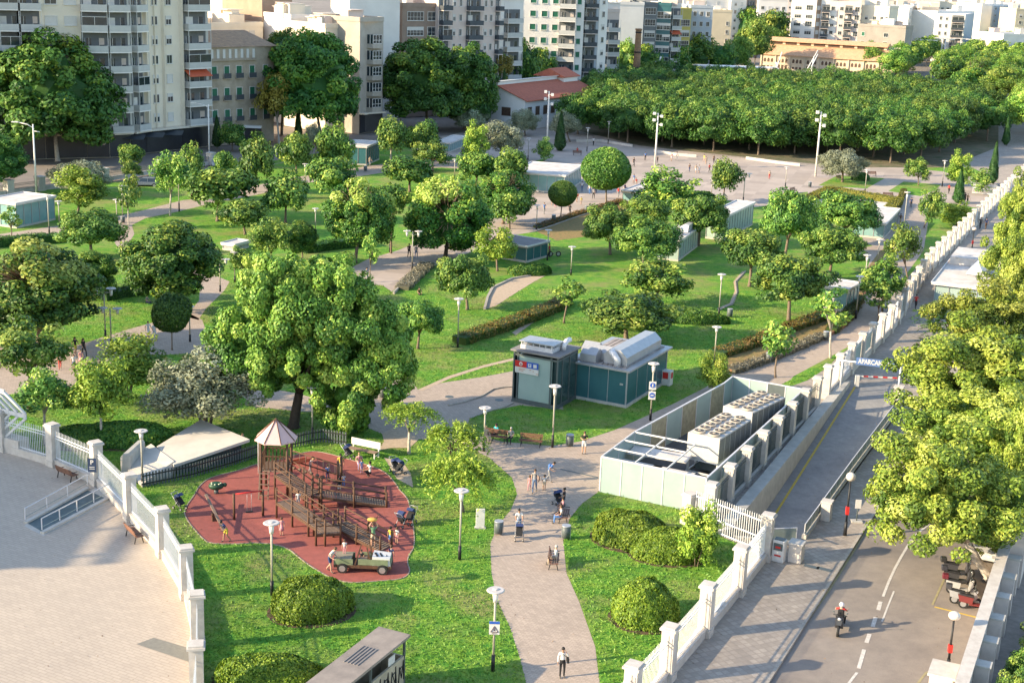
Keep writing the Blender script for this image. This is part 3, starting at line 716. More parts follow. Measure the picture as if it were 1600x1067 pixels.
def pillar(px, h, w_, label, m_=None):
    p = G(*px); e = empty('stone_pillar', p, kd.angle(Vector((0, 1, 0))) * -1); tag(e, label, 'pillar')
    m = MB(); m.box((0, 0, h / 2), (w_, w_, h)); m.build('shaft', m_ or M_STONE, e, bevel=.03)
    m = MB(); m.box((0, 0, h + .05), (w_ + .1, w_ + .1, .1)); m.build('cap', M_STONE, e)
pillar((1243, 876), 1.15, .8, 'squat weathered stone pillar at the foot of the ramp')
pillar((1290, 812), 1.25, .62, 'white stone pillar breaking the glass balustrade')
pillar((1402, 632), 1.5, .7, 'white pillar under the right end of the gantry')
p = G(1216, 876); e = empty('ticket_machine', p, -.5); tag(e, 'white and grey machine with dark lettered front at the gate', 'machine')
m = MB(); m.box((0, 0, .7), (.75, .55, 1.4)); m.build('body', M_WHITE, e, bevel=.04)
m = MB(); m.box((0, -.285, 1.0), (.55, .02, .45)); m.box((0, 0, 1.42), (.6, .4, .06)); m.build('panel', M_STEELD, e)
m = MB(); m.box((0, -.3, .98), (.3, .02, .12)); m.box((0, -.287, .45), (.4, .02, .1)); m.build('marks', M_RED, e)
# railing across the near end of the ramp
e = glass_rail([(1200, 852), (1243, 850)], 'short glass balustrade across the lower end of the ramp', 1.1)
# ------------------------------------------------------------------ slanting concrete skylights left of the playground
def wedge(pts, zs, thick, label, name='skylight_roof'):
    P = [G(x, y, z) for (x, y), z in zip(pts, zs)]; O = Vector((P[0].x, P[0].y, 0)); e = empty(name, O); tag(e, label, 'skylight')
    m = MB(); m.hull([p - O for p in P] + [p - O - Vector((0, 0, thick)) for p in P]); m.build('slab', mat('pale_concrete', (.56, .51, .44), .85, .1, .7, bump=.08, c2=(.47, .42, .36)), e)
    c = sum((p for p in P), Vector()) / len(P)
    m = MB(); q = [(p - c) * .86 + c - O for p in P]; m.hull([Vector((v.x, v.y, .002)) for v in q] + [v - Vector((0, 0, thick * .8)) for v in q]); m.build('glazing', M_DKGLASS, e)
wedge([(245, 697), (314, 655), (390, 686), (272, 726), (268, 712)], [.9, .9, 1.5, .9, .7], .2, 'large slanting pale concrete skylight slab behind the slatted fence')
wedge([(188, 722), (236, 693), (272, 720), (270, 742), (222, 757)], [.4, .9, 1.0, .2, .2], .2, 'small folded pale concrete skylight beside the railing fence')
e = empty('concrete_block', G(196, 742)); tag(e, 'low rounded concrete block next to the folded skylight', 'block')
m = MB(); v = G(214, 725) - G(196, 742); m.hull([Vector((x, y, z)) + v * t for t in (0, 1.3) for x, y, z in ((-.3, 0, 0), (.3, .2, 0), (-.3, 0, 1.25), (-.1, 0, 1.5), (.2, .2, 1.5), (.3, .2, 1.3))]); m.build('body', M_CONC, e)
# stair opening with glass rails in the forecourt
e = glass_rail([(40, 818), (137, 764)], 'farther steel handrail of the stair opening in the forecourt', 1.0, True)
e = glass_rail([(66, 834), (172, 778)], 'nearer steel handrail of the stair opening in the forecourt', 1.0, True)
sheet('stair_floor', [(44, 818), (137, 766), (168, 780), (68, 832)], .016, mat('stair_dark', (.10, .14, .15), .6, .2, 1))
sheet('stair_kerb', [(38, 822), (44, 814), (150, 762), (178, 780), (68, 837)], .011, M_CONC)
# black slatted fence round the playground
def slat_fence(px, label, h=1.0):
    P = [G(*p) for p in px]; O = P[0]; e = empty('slatted_fence', O); tag(e, label, 'fence')
    m = MB(); r = MB()
    for a, b in zip(P, P[1:]):
        a, b = a - O, b - O; L = (b - a).length; u = (b - a) / L; n = int(L / .21); ang = math.atan2(u.y, u.x)
        for k in range(n): q = a + u * (k + .5) * L / n; m.box((q.x, q.y, h / 2), (.11, .03, h), ang)
        c = (a + b) / 2
        for z in (.25, h - .2): r.box((c.x, c.y, z), (L, .05, .08), ang)
    m.build('slat', M_STEELD, e)['kind'] = 'stuff'; r.build('rail', M_BLACK, e)
slat_fence([(222, 762), (300, 746), (355, 730), (404, 714)], 'black slatted fence running from the lamp past the concrete skylights')
slat_fence([(455, 700), (480, 694), (503, 690), (542, 696)], 'short black slatted fence behind the playground bench')
# ------------------------------------------------------------------ graffiti hut at the bottom
zt = 2.6
A_, B_, C_, D_ = G(491, 1058, zt), G(592, 980, zt), G(640, 994, zt), G(545, 1078, zt)
ex = (B_ - A_); Lh = ex.length * 1.0; ang = math.atan2(ex.y, ex.x); ex.normalize(); ey = Vector((ex.y, -ex.x, 0)); Wh = (C_ - B_).dot(ey)
O = Vector((A_.x, A_.y, 0)) - ex * 1.0; Lh += 1.0; e = empty('park_hut', O, ang); tag(e, 'low hut with dark metal roof and black graffiti on its wall', 'hut')
m = MB(); m.box((Lh / 2, -Wh / 2, zt), (Lh, Wh, .14)); r = m.build('roof', mat('hut_roof', (.30, .25, .21), .7, .25, .8, bump=.1, c2=(.18, .15, .13)), e)
m = MB()
for k in range(5): m.box((Lh * .55, -Wh * .25 - k * .18, zt + .09), (1.8, .05, .03))
m.build('roof_rib', M_ROOFD, r)
m = MB(); m.box((Lh / 2, -Wh + .25, .8), (Lh - .4, .12, 1.6)); m.box((.25, -Wh / 2, .8), (.1, Wh - .6, 1.6)); m.box((Lh - .25, -Wh / 2, .8), (.1, Wh - .6, 1.6)); m.box((Lh / 2, -.25, 1.25), (Lh - .4, .12, 2.5)); wl = m.build('wall', mat('hut_wall', (.50, .42, .30), .8, .15, 1.2), e)
m = MB()
for x in (.2, Lh * .5, Lh - .2): m.box((x, -Wh + .22, 1.27), (.1, .1, 2.5))
m.build('post', M_STEELD, e)
m = MB(); m.box((Lh - 1.5, -Wh + .17, 1.95), (.6, .03, .42)); m.build('notice', M_WHITE, e)
# graffiti: sprayed strokes standing 1 cm proud of the wall
random.seed(4); m = MB(); y_ = -Wh + .18
def stroke(pts, t=.035): m.tube([(x, y_, z) for x, z in pts], t, 5)
for i in range(9):
    x = Lh - .5 - i * .72; j = lambda a: random.uniform(-a, a)
    stroke([(x - .25 + j(.05), .35), (x - .2, 1.3 + j(.12)), (x + j(.1), .55), (x + .15, 1.42), (x + .22, .4)])
    a0 = j(1); stroke([(x + .25 * math.cos(a0 + t), .85 + .3 * math.sin(a0 + t)) for t in (0, .8, 1.6, 2.4, 3.2, 4.0)], .03)
m.build('graffiti', M_BLACK, wl)
# ------------------------------------------------------------------ white lattice canopy at far left
def lattice():
    O = G(22, 706); u = (G(84, 727) - G(-75, 685)).normalized(); n = Vector((u.y, -u.x, 0)); e = empty('lattice_canopy', O); tag(e, 'white faceted lattice canopy jutting over the left fence', 'canopy')
    m = MB(); m.box((.1, 0, .55), (1.7, 1.0, 1.1), math.atan2(u.y, u.x)); m.build('footing', M_STONE, e)
    for k in range(7):
        o = -u * (k * .75) + n * .2; pr = lambda a, z: o + u * a + Vector((0, 0, z))
        m = MB(); q = [pr(-.6, 1.0), pr(1.5, 2.75), pr(1.5, 3.1), pr(-.4, 4.3), pr(-2.6, 4.9)]
        for a, b in zip(q, q[1:]): m.bar(a, b, .16, .16)
        m.build('rib', M_WHITE, e)
    m = MB()
    for a, z in ((1.5, 2.95), (-.4, 4.35)): m.bar(n * .2 + u * a + Vector((0, 0, z)), n * .2 - u * 4.5 + u * a + Vector((0, 0, z)), .14, .3)
    m.build('edge_beam', M_WHITE, e)
lattice()
# ------------------------------------------------------------------ wall and terrace at the right edge
def terrace():
    z1 = 2.5; a, b = G(1492, 1068, z1), G(1563, 850, z1); u = (b - a).normalized(); n = Vector((u.y, -u.x, 0)); a0 = a - u * 14; a0.z = 0
    L = (b - a0).xy.length; L = (Vector((b.x, b.y, 0)) - a0).length; ang = math.atan2(u.y, u.x)
    e = empty('boundary_wall', a0, ang); tag(e, 'white wall with buttress piers between the street and the planted terrace', 'wall')
    Ms = mat('warm_render', (.66, .58, .52), .85, .1, 1.2, bump=.1)
    m = MB(); m.box((L / 2, -.3, z1 / 2), (L, .5, z1)); m.build('wall', Ms, e)
    m = MB(); m.box((L / 2, -.3, z1 + .06), (L, .62, .12)); m.build('coping', M_STONE, e)
    for k in range(7):
        x = L - 1.0 - k * 2.9
        m = MB(); m.box((x, -.9, 1.1), (.6, .68, 2.2)); p_ = m.build('pier', Ms, e)
        m = MB(); m.box((x, -.92, 2.25), (.75, .8, .1)); m.build('cap', M_CONC, p_)
    m = MB(); m.box((L + 7, -.7, (z1 + .9) / 2), (14, 1.3, z1 + .9)); up_ = m.build('upper_wall', Ms, e)
    m = MB(); m.box((L + 7, -.5, z1 + .96), (14.1, 1.5, .12)); m.build('coping', M_CONC, up_)
    sheet('terrace', [tuple((a0 + u * x + n * y).xy) for x, y in ((0, .6), (40, .6), (40, 30), (0, 30))], .02, mat('terrace_floor', (.30, .26, .23), .9, .15, 2), world=True)
    e2 = empty('gate_block', G(1468, 1098), ang); tag(e2, 'white rendered block beside the globe lamp at the bottom edge', 'block')
    m = MB(); m.box((0, 0, .8), (1.5, 1.1, 1.9)); m.build('body', Ms, e2, bevel=.03)
    m = MB(); m.box((0, 0, 1.8), (1.7, 1.3, .12)); m.build('coping', M_STONE, e2)
    for k, (x, y) in enumerate([(16.0, -2.6), (19.6, -2.7), (23.2, -3.0), (26.5, -3.4), (13.5, -2.7)]):
        q = a0 + u * x - n * y; pe = empty('planter', (q.x, q.y, .02), ang); tag(pe, ['second planter from the bottom behind the terrace wall', 'third planter from the bottom behind the terrace wall', 'fourth planter from the bottom behind the terrace wall', 'topmost planter behind the terrace wall', 'lowest planter behind the terrace wall'][k], 'planter', 'planters on the terrace')
        m = MB(); m.box((0, 0, .3), (2.6, .8, .6)); m.build('trough', M_STEELD, pe, bevel=.03)
        m = MB(); m.box((0, 0, .61), (2.4, .65, .03)); m.build('soil', M_SOIL, pe)
        PLANTERS.append((q, ang))
PLANTERS = []
terrace()
# kiosk with pitched skylight on the pavement at right
e, w, d, h, r = kiosk((1460, 469), (1546, 482), (1572, 436), 452, 'white roofed pavilion with a pyramid skylight on the right pavement', M_ROOFW, M_FROST, over=.4)
m = MB(); m.hull([(w * .35, d * .25, h + .1), (w * .95, d * .25, h + .1), (w * .35, d * .6, h + .1), (w * .95, d * .6, h + .1), (w * .45, d * .42, h + 1.3), (w * .85, d * .42, h + 1.3)]); m.build('skylight', M_ALU, r)
m = MB(); m.box((w * .85, d * .5, h + .5), (w * .4, d * 1.02, .9)); m.build('upper_roof', M_ROOFW, r)
# ================================================================== VEGETATION
rng = np.random.default_rng(7)
LM = {
 'ficus': leaf_mat('leaf_ficus', (0.034, 0.124, 0.024), (0.101, 0.227, 0.035), (0.253, 0.380, 0.059), (0.531, 0.541, 0.103)),
 'shear': leaf_mat('leaf_shear', (0.026, 0.106, 0.019), (0.081, 0.212, 0.027), (0.333, 0.424, 0.054), (0.535, 0.556, 0.136)),
 'locust': leaf_mat('leaf_locust', (0.059, 0.164, 0.025), (0.137, 0.287, 0.038), (0.299, 0.423, 0.062), (0.534, 0.545, 0.109)),
 'plane': leaf_mat('leaf_plane', (0.085, 0.170, 0.021), (0.196, 0.294, 0.034), (0.378, 0.430, 0.063), (0.516, 0.519, 0.113)),
 'dark': leaf_mat('leaf_dark', (0.027, 0.098, 0.018), (0.056, 0.150, 0.027), (0.117, 0.225, 0.033), (0.195, 0.285, 0.045)),
 'street': leaf_mat('leaf_street', (0.030, 0.117, 0.021), (0.068, 0.175, 0.026), (0.149, 0.264, 0.032), (0.358, 0.366, 0.043)),
 'olive': leaf_mat('leaf_olive', (.16, .20, .11), (.28, .32, .19), (.38, .41, .27), (.48, .48, .34)),
 'bright': leaf_mat('leaf_bright', (0.088, 0.198, 0.022), (0.182, 0.308, 0.033), (0.317, 0.418, 0.050), (0.472, 0.462, 0.077)),
 'cypress': leaf_mat('leaf_cypress', (0.019, 0.072, 0.018), (0.037, 0.104, 0.023), (0.078, 0.156, 0.026), (0.135, 0.195, 0.039)),
 'gold': leaf_mat('leaf_gold', (.15, .16, .02), (.28, .26, .03), (.40, .34, .05), (.5, .4, .08)),
 'grove': leaf_mat('leaf_grove', (0.026, 0.099, 0.019), (0.064, 0.167, 0.025), (0.157, 0.258, 0.038), (0.302, 0.348, 0.061)),
 'hedge': leaf_mat('leaf_hedge', (0.073, 0.177, 0.018), (0.161, 0.289, 0.025), (0.273, 0.389, 0.033), (0.403, 0.466, 0.056)),
 'russet': leaf_mat('leaf_russet', (.05, .11, .015), (.12, .15, .025), (.26, .15, .04), (.38, .20, .07)),
 'silver': leaf_mat('leaf_silver', (.20, .19, .12), (.30, .28, .19), (.42, .38, .27), (.5, .45, .33)),
}
M_BARK = mat('bark_grey', (.20, .15, .11), .9, .2, 6, bump=.4)
M_BARKD = mat('bark_dark', (.08, .055, .04), .9, .2, 6, bump=.4)
M_BARKW = mat('bark_pale', (.50, .44, .37), .9, .25, 4, bump=.2)
M_TWIG = mat('bare_twigs', (.34, .22, .15), .95, .2, 6)
def leaf_mesh(name, P, N, size, tint, mt, asp=.62):
    n = len(P); t = rng.normal(size=(n, 3)); N = N / (np.linalg.norm(N, axis=1, keepdims=True) + 1e-9)
    t -= N * (t * N).sum(1, keepdims=True); t /= np.linalg.norm(t, axis=1, keepdims=True) + 1e-9
    b = np.cross(N, t); s = (size * (.7 + .6 * rng.random(n)))[:, None]
    V = np.stack([P - t * s * .55, P + b * s * .5 * asp + N * s * .08, P + t * s * .55, P - b * s * .5 * asp + N * s * .08], 1).reshape(-1, 3)
    me = bpy.data.meshes.new(name); me.vertices.add(4 * n); me.vertices.foreach_set('co', V.astype(np.float32).ravel())
    me.loops.add(4 * n); me.loops.foreach_set('vertex_index', np.arange(4 * n, dtype=np.int32))
    me.polygons.add(n); me.polygons.foreach_set('loop_start', np.arange(0, 4 * n, 4, dtype=np.int32)); me.polygons.foreach_set('loop_total', np.full(n, 4, dtype=np.int32))
    a = me.attributes.new('tint', 'FLOAT', 'FACE'); a.data.foreach_set('value', np.clip(tint, 0, 1).astype(np.float32))
    me.materials.append(mt); me.update(calc_edges=True); return me
def rdir(n):
    v = rng.normal(size=(n, 3)); return v / np.linalg.norm(v, axis=1, keepdims=True)
def crown_mesh(name, mt, rx, rz, nc, cr, nl, ls, tint0=.35, tvar=.22, low=-.75, inner=.5, jag=.12, topt=.2, fill=.25, squash=.8):
    """leaf clumps spread through an ellipsoid rx, rx, rz about the origin"""
    d = rdir(nc * 3); d = d[d[:, 2] > low][:nc]; nc = len(d)
    rad = inner + (1 - inner) * rng.random(nc) ** .5
    rad *= (1 - cr * .7)
    C = d * rad[:, None] * np.array([rx, rx, rz]) * (1 + jag * rng.normal(size=(nc, 1)))
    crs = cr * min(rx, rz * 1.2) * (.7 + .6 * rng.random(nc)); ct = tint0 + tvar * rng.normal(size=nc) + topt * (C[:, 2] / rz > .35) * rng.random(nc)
    wgt = crs ** 2; idx = rng.choice(nc, nl, p=wgt / wgt.sum()); q = rdir(nl)
    sh = (.55 + .5 * rng.random(nl) ** .6)[:, None]
    P = C[idx] + q * crs[idx][:, None] * sh * np.array([1, 1, squash])
    out = P / np.array([rx, rx, rz]); r = np.linalg.norm(out, axis=1)
    keep = (r > .42) & ~((out[:, 2] < low * .95)); keep |= rng.random(nl) < fill * .3
    P, q, idx = P[keep], q[keep], idx[keep]
    N = q + out[keep] * .5 + rng.normal(size=P.shape) * .65 + np.array([0, 0, .35])
    T = ct[idx] + .17 * rng.normal(size=len(P))
    return leaf_mesh(name, P, N, ls, T, mt)
def ball_mesh(name, mt, rx, rz, nl, ls, bump=.05, tint0=.35, tvar=.12, tips=0.0, flat=None):
    """clipped shape: leaves over a smooth surface with shallow lumps"""
    d = rdir(nl); f = rdir(9) * 1.0
    lump = sum(np.sin(4.0 * (d @ f[i]) + i) for i in range(9)) / 9
    r = 1 + bump * lump * 2 - .10 * rng.random(nl) ** 2; P = d * np.array([rx, rx, rz]) * r[:, None]
    if flat is not None: P[:, 2] = np.clip(P[:, 2], -rz * flat, rz)
    N = d / np.array([rx, rx, rz]) ** 2; N /= np.linalg.norm(N, axis=1, keepdims=True); N = N + rng.normal(size=P.shape) * .6
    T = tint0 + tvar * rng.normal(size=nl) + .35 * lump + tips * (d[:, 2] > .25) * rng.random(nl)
    return leaf_mesh(name, P, N, ls, T, mt)
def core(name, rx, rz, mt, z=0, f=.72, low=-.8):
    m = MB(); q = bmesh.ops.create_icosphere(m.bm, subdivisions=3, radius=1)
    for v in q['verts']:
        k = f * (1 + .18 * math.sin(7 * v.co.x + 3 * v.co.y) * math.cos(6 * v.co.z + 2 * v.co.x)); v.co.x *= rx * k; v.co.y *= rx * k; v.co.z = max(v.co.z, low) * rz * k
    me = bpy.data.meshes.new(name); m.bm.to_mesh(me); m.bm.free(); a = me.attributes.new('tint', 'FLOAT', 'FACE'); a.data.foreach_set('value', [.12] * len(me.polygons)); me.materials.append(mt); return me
def join_mesh(a, b):
    bm = bmesh.new(); bm.from_mesh(a); bm.from_mesh(b); me = a.copy(); bm.to_mesh(me); bm.free(); me.name = a.name; return me
PROTO = {}
def proto(kind, n, fn):
    PROTO[kind] = [fn(i) for i in range(n)]
# prototypes are built at life size (metres) with nominal radius R0, Z0
SPEC = {}
def P(kind, R0, Z0, n, fn): SPEC[kind] = (R0, Z0); PROTO[kind] = [fn(i) for i in range(n)]
def cj(kind, mt, R0, Z0, f=.6, **k):
    def fn(i):
        a = crown_mesh('crown_' + kind, mt, R0, Z0, **k)
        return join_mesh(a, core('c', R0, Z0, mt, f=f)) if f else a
    return fn
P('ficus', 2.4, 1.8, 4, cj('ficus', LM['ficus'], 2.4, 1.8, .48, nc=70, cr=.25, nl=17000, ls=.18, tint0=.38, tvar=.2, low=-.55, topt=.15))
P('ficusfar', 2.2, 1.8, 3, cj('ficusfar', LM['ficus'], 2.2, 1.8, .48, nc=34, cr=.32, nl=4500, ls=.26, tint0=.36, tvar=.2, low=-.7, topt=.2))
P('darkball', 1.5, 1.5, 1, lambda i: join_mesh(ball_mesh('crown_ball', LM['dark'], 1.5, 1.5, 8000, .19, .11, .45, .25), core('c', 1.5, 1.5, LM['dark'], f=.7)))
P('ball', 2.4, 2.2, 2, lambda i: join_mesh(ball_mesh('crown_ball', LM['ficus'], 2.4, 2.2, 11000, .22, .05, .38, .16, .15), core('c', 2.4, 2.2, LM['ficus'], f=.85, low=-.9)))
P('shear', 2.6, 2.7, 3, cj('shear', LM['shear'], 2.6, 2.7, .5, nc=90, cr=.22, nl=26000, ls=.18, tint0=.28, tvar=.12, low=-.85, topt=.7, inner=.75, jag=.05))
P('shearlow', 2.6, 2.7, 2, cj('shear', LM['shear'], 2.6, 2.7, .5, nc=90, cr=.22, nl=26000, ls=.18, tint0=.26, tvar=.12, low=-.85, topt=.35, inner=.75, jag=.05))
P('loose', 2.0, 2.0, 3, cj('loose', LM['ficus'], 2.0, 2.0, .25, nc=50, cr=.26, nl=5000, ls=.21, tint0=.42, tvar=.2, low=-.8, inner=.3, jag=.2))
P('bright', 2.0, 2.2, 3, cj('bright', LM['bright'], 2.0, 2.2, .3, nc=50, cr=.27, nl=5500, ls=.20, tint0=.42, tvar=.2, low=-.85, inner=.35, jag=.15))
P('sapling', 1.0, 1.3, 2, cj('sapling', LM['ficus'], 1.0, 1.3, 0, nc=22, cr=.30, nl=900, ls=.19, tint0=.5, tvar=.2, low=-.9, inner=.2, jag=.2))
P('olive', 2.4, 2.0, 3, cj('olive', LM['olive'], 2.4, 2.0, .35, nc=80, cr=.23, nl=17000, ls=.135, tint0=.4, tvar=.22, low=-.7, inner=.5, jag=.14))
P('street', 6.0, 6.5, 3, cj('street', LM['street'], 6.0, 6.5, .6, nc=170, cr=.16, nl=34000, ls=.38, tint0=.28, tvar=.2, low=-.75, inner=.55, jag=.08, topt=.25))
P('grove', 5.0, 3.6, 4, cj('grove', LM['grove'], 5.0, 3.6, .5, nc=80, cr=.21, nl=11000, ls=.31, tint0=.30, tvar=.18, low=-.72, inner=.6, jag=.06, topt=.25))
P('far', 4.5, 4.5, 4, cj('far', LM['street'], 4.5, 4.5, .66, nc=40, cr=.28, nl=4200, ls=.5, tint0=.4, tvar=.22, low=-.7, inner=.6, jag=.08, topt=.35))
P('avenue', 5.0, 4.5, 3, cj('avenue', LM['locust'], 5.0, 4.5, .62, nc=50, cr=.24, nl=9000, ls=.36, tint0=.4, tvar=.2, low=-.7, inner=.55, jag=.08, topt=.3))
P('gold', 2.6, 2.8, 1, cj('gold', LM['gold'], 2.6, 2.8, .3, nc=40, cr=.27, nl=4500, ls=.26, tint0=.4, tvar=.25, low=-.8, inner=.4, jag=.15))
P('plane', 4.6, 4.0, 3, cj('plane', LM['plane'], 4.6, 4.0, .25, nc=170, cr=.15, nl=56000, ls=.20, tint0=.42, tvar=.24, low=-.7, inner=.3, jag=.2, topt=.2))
def cyp(i):
    n = 6500; t = rng.random(n); a = rng.random(n) * 2 * math.pi; z = t * 2 - 1
    r = (1 - t) ** .75 * np.minimum(1, t * 6 + .25) * (1 + .12 * np.sin(a * 5 + z * 9)) * (.8 + .25 * rng.random(n)) * .8
    P_ = np.stack([np.cos(a) * r, np.sin(a) * r, z * 3.2], 1); N = np.stack([np.cos(a), np.sin(a), .5 + 0 * a], 1) + rng.normal(size=(n, 3)) * .3
    return leaf_mesh('crown_cypress', P_, N, .22, .35 + .2 * rng.normal(size=n), LM['cypress'])
P('cypress', .8, 3.2, 2, cyp)
def frond(i):
    """drooping feathery sprays, bright green"""
    PP, NN, TT = [], [], []
    for k in range(85):
        d = rdir(1)[0]; d[2] = abs(d[2]) * .9 - .15; st = d * np.array([1.7, 1.7, 1.3]) * (.25 + .45 * rng.random()); L = .8 + .6 * rng.random()
        h = np.array([d[0], d[1], 0]); h /= np.linalg.norm(h) + 1e-6; tt = rng.random()
        for s_ in np.linspace(0, 1, 45):
            p = st + h * L * s_ + np.array([0, 0, .45 * s_ - 1.05 * s_ * s_ * L]); PP.append(p + rng.normal(size=3) * .09); NN.append(rng.normal(size=3) * .6 + [0, 0, .8]); TT.append(.35 + .45 * tt + .1 * rng.normal())
    return leaf_mesh('crown_feather', np.array(PP), np.array(NN), .19, np.array(TT), LM['bright'], asp=.4)
P('feather', 2.3, 1.7, 2, frond)
def palm(i):
    PP, NN, TT = [], [], []
    for c in range(9):
        o = rng.normal(size=3) * np.array([1.0, 1.0, .5])
        for k in range(26):
            a = rng.random() * 6.28; e = rng.random() * 1.4 - .2; d = np.array([math.cos(a) * math.cos(e), math.sin(a) * math.cos(e), math.sin(e)])
            for s_ in np.linspace(.15, 1, 9): PP.append(o + d * s_ * .95 + [0, 0, -.35 * s_ * s_]); NN.append(rng.normal(size=3) * .3 + [0, 0, 1]); TT.append(.3 + .35 * rng.random())
    return leaf_mesh('crown_palm', np.array(PP), np.array(NN), .26, np.array(TT), LM['street'], asp=.3)
P('palm', 2.0, 1.6, 1, palm)
# big locust tree by the playground: lobes as seen
def biglocust():
    lobes = [(0, 0, 1.0, 3.6, 2.6), (-3.6, .3, -.2, 2.9, 2.3), (2.9, -.2, .4, 2.9, 2.5), (1.2, .5, 2.3, 2.6, 2.1), (-1.6, 0, 2.4, 2.6, 2.0), (4.6, 0, -1.3, 2.3, 2.3), (2.6, -.6, -2.6, 2.2, 2.2), (-1.0, -1.0, -1.3, 2.7, 1.7), (-4.6, 0, -1.1, 1.7, 1.2), (.6, 1.5, .2, 3.0, 2.4), (5.4, 0, -.2, 1.6, 1.6)]
    bm = bmesh.new(); 
    for x, y, z, r, h in lobes:
        for me in (crown_mesh('c', LM['locust'], r, h, 64, .21, 19000, .185, tint0=.42, tvar=.2, low=-.95, inner=.6, jag=.08, topt=.18), core('c', r, h, LM['locust'], f=.3)):
            me.transform(Matrix.Translation((x, y, z))); bm.from_mesh(me)
    me = me.copy(); me.name = 'crown_locust'; bm.to_mesh(me); bm.free(); return me
SPEC['locust'] = (6.4, 4.8); PROTO['locust'] = [biglocust()]
# ------------------------------------------------------------------ trunks
def trunk_mesh(h, r, spread, rise, mt, lean=(0, 0), nb=6, multi=False, seed=0):
    rd = random.Random(seed); m = MB(); fork = h * .62
    top = Vector((lean[0], lean[1], h)); f = Vector((lean[0] * .5, lean[1] * .5, fork))
    if multi:
        for k in range(4):
            a = k * 1.6 + rd.random(); q = Vector((math.cos(a), math.sin(a), 0))
            m.tube([q * r, q * spread * .2 + Vector((0, 0, h * .4)), q * spread * .5 + Vector((0, 0, h))], [r * .6, r * .4, r * .2], 6)
    else:
        m.tube([(0, 0, -.02), (0, 0, .25), f * .5 + Vector((rd.uniform(-.05, .05), 0, 0)), f], [r * 1.35, r, r * .85, r * .75], 8)
        for k in range(nb):
            a = k * 2 * math.pi / nb + rd.random() * .7; s_ = spread * rd.uniform(.45, .8)
            e = top + Vector((math.cos(a) * s_, math.sin(a) * s_, rise * rd.uniform(.0, .6))); mid = f.lerp(e, .45) + Vector((0, 0, rise * .15))
            m.tube([f, mid, e], [r * .55, r * .35, r * .1], 6)
    return m.build('trunk', mt)
_tn = 0
def tree(kind, cx, cy, w_, h_, by, label, bx=None, bark=None, cat='tree', group=None, multi=False, name=None, base=None, tr=None, dz=0, zfix=None):
    """crown centre/size as it shows, trunk foot at (bx,by)"""
    global _tn; _tn += 1
    b = base or G(bx if bx is not None else cx, by); s = scale_at((b.x, b.y, 2)); rx = w_ / 2 / s
    zc = zfix or zfor(b.x, b.y, cy)
    ph = math.atan2(CH - zc, math.hypot(b.x, b.y)); hv = h_ / 2 / s
    rz = math.sqrt(max((hv ** 2 - (rx * math.sin(ph)) ** 2), (.35 * rx) ** 2)) / math.cos(ph)
    e = empty(name or {'olive': 'olive_tree', 'cypress': 'cypress_tree'}.get(kind, 'tree'), b); tag(e, label, cat, group)
    R0, Z0 = SPEC[kind]; me = PROTO[kind][_tn % len(PROTO[kind])]
    c = bpy.data.objects.new('crown', me); col.objects.link(c); c.parent = e
    px = proj((b.x, b.y, zc))[0]; off = (cx - px) / s
    zc = max(zc, rz * .75); kx = {'cypress': 1.0, 'ball': 1.0, 'darkball': 1.0, 'feather': 1.25, 'locust': 1.0}.get(kind, 1.2 if kind in ('ficusfar', 'loose', 'bright') else 1.12)
    c.location = (off, 0, zc); c.scale = (kx * rx / R0, kx * rx / R0, kx * rz / Z0); c.rotation_euler.z = (_tn * 2.4) % 6.28 if kind != 'locust' else 0
    th = max(.3, zc - rz * .35); r = tr or max(.06, min(.35, rx * .06))
    t = trunk_mesh(th, r, rx * (.3 if 'ball' in kind else .6), rz * .8, bark or M_BARK, (off, 0), multi=multi, seed=_tn); t.parent = e
    return e
def twigs(e, n, mt=M_TWIG, hi=.2, sp=1.0):
    """bare branch patch showing through a sheared crown"""
    c = [x for x in bpy.data.objects if x.parent == e and x.name.startswith('crown')][0]
    R_, Z_ = SPEC['shear']; sx, sz = c.scale.x * R_, c.scale.z * Z_; m = MB(); rd = random.Random(n)
    for k in range(n):
        a = rd.uniform(-2.6, -.9); b = rd.uniform(hi, 1.15); r_ = rd.uniform(.9, 1.04)
        d = Vector((math.cos(a) * math.cos(b) * sx * sp, math.sin(a) * math.cos(b) * sx * sp, math.sin(b) * sz))
        m.tube([d * .45, d * .75 + Vector((rd.uniform(-.15, .15), 0, .1)), d * r_], [.05, .035, .012], 4)
    o = m.build('bare_branches', mt, e); o.location = c.location
T = tree
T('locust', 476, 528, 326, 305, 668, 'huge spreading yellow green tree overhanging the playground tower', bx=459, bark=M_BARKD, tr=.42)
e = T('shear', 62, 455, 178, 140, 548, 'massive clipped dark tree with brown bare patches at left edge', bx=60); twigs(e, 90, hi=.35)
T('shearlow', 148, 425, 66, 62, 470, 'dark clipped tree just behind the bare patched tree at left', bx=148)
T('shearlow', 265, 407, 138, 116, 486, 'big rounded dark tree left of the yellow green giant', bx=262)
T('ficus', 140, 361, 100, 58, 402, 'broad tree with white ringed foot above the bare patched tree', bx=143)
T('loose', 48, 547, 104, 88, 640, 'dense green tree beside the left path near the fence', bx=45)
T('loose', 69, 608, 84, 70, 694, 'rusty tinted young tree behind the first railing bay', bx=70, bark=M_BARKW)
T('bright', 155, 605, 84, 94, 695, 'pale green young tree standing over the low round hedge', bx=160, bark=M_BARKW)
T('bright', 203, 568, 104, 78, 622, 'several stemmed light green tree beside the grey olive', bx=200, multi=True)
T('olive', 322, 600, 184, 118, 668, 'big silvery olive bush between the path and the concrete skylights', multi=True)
T('darkball', 268, 488, 58, 64, 547, 'small dark clipped ball tree on a thin trunk by the path', bx=269, tr=.07)
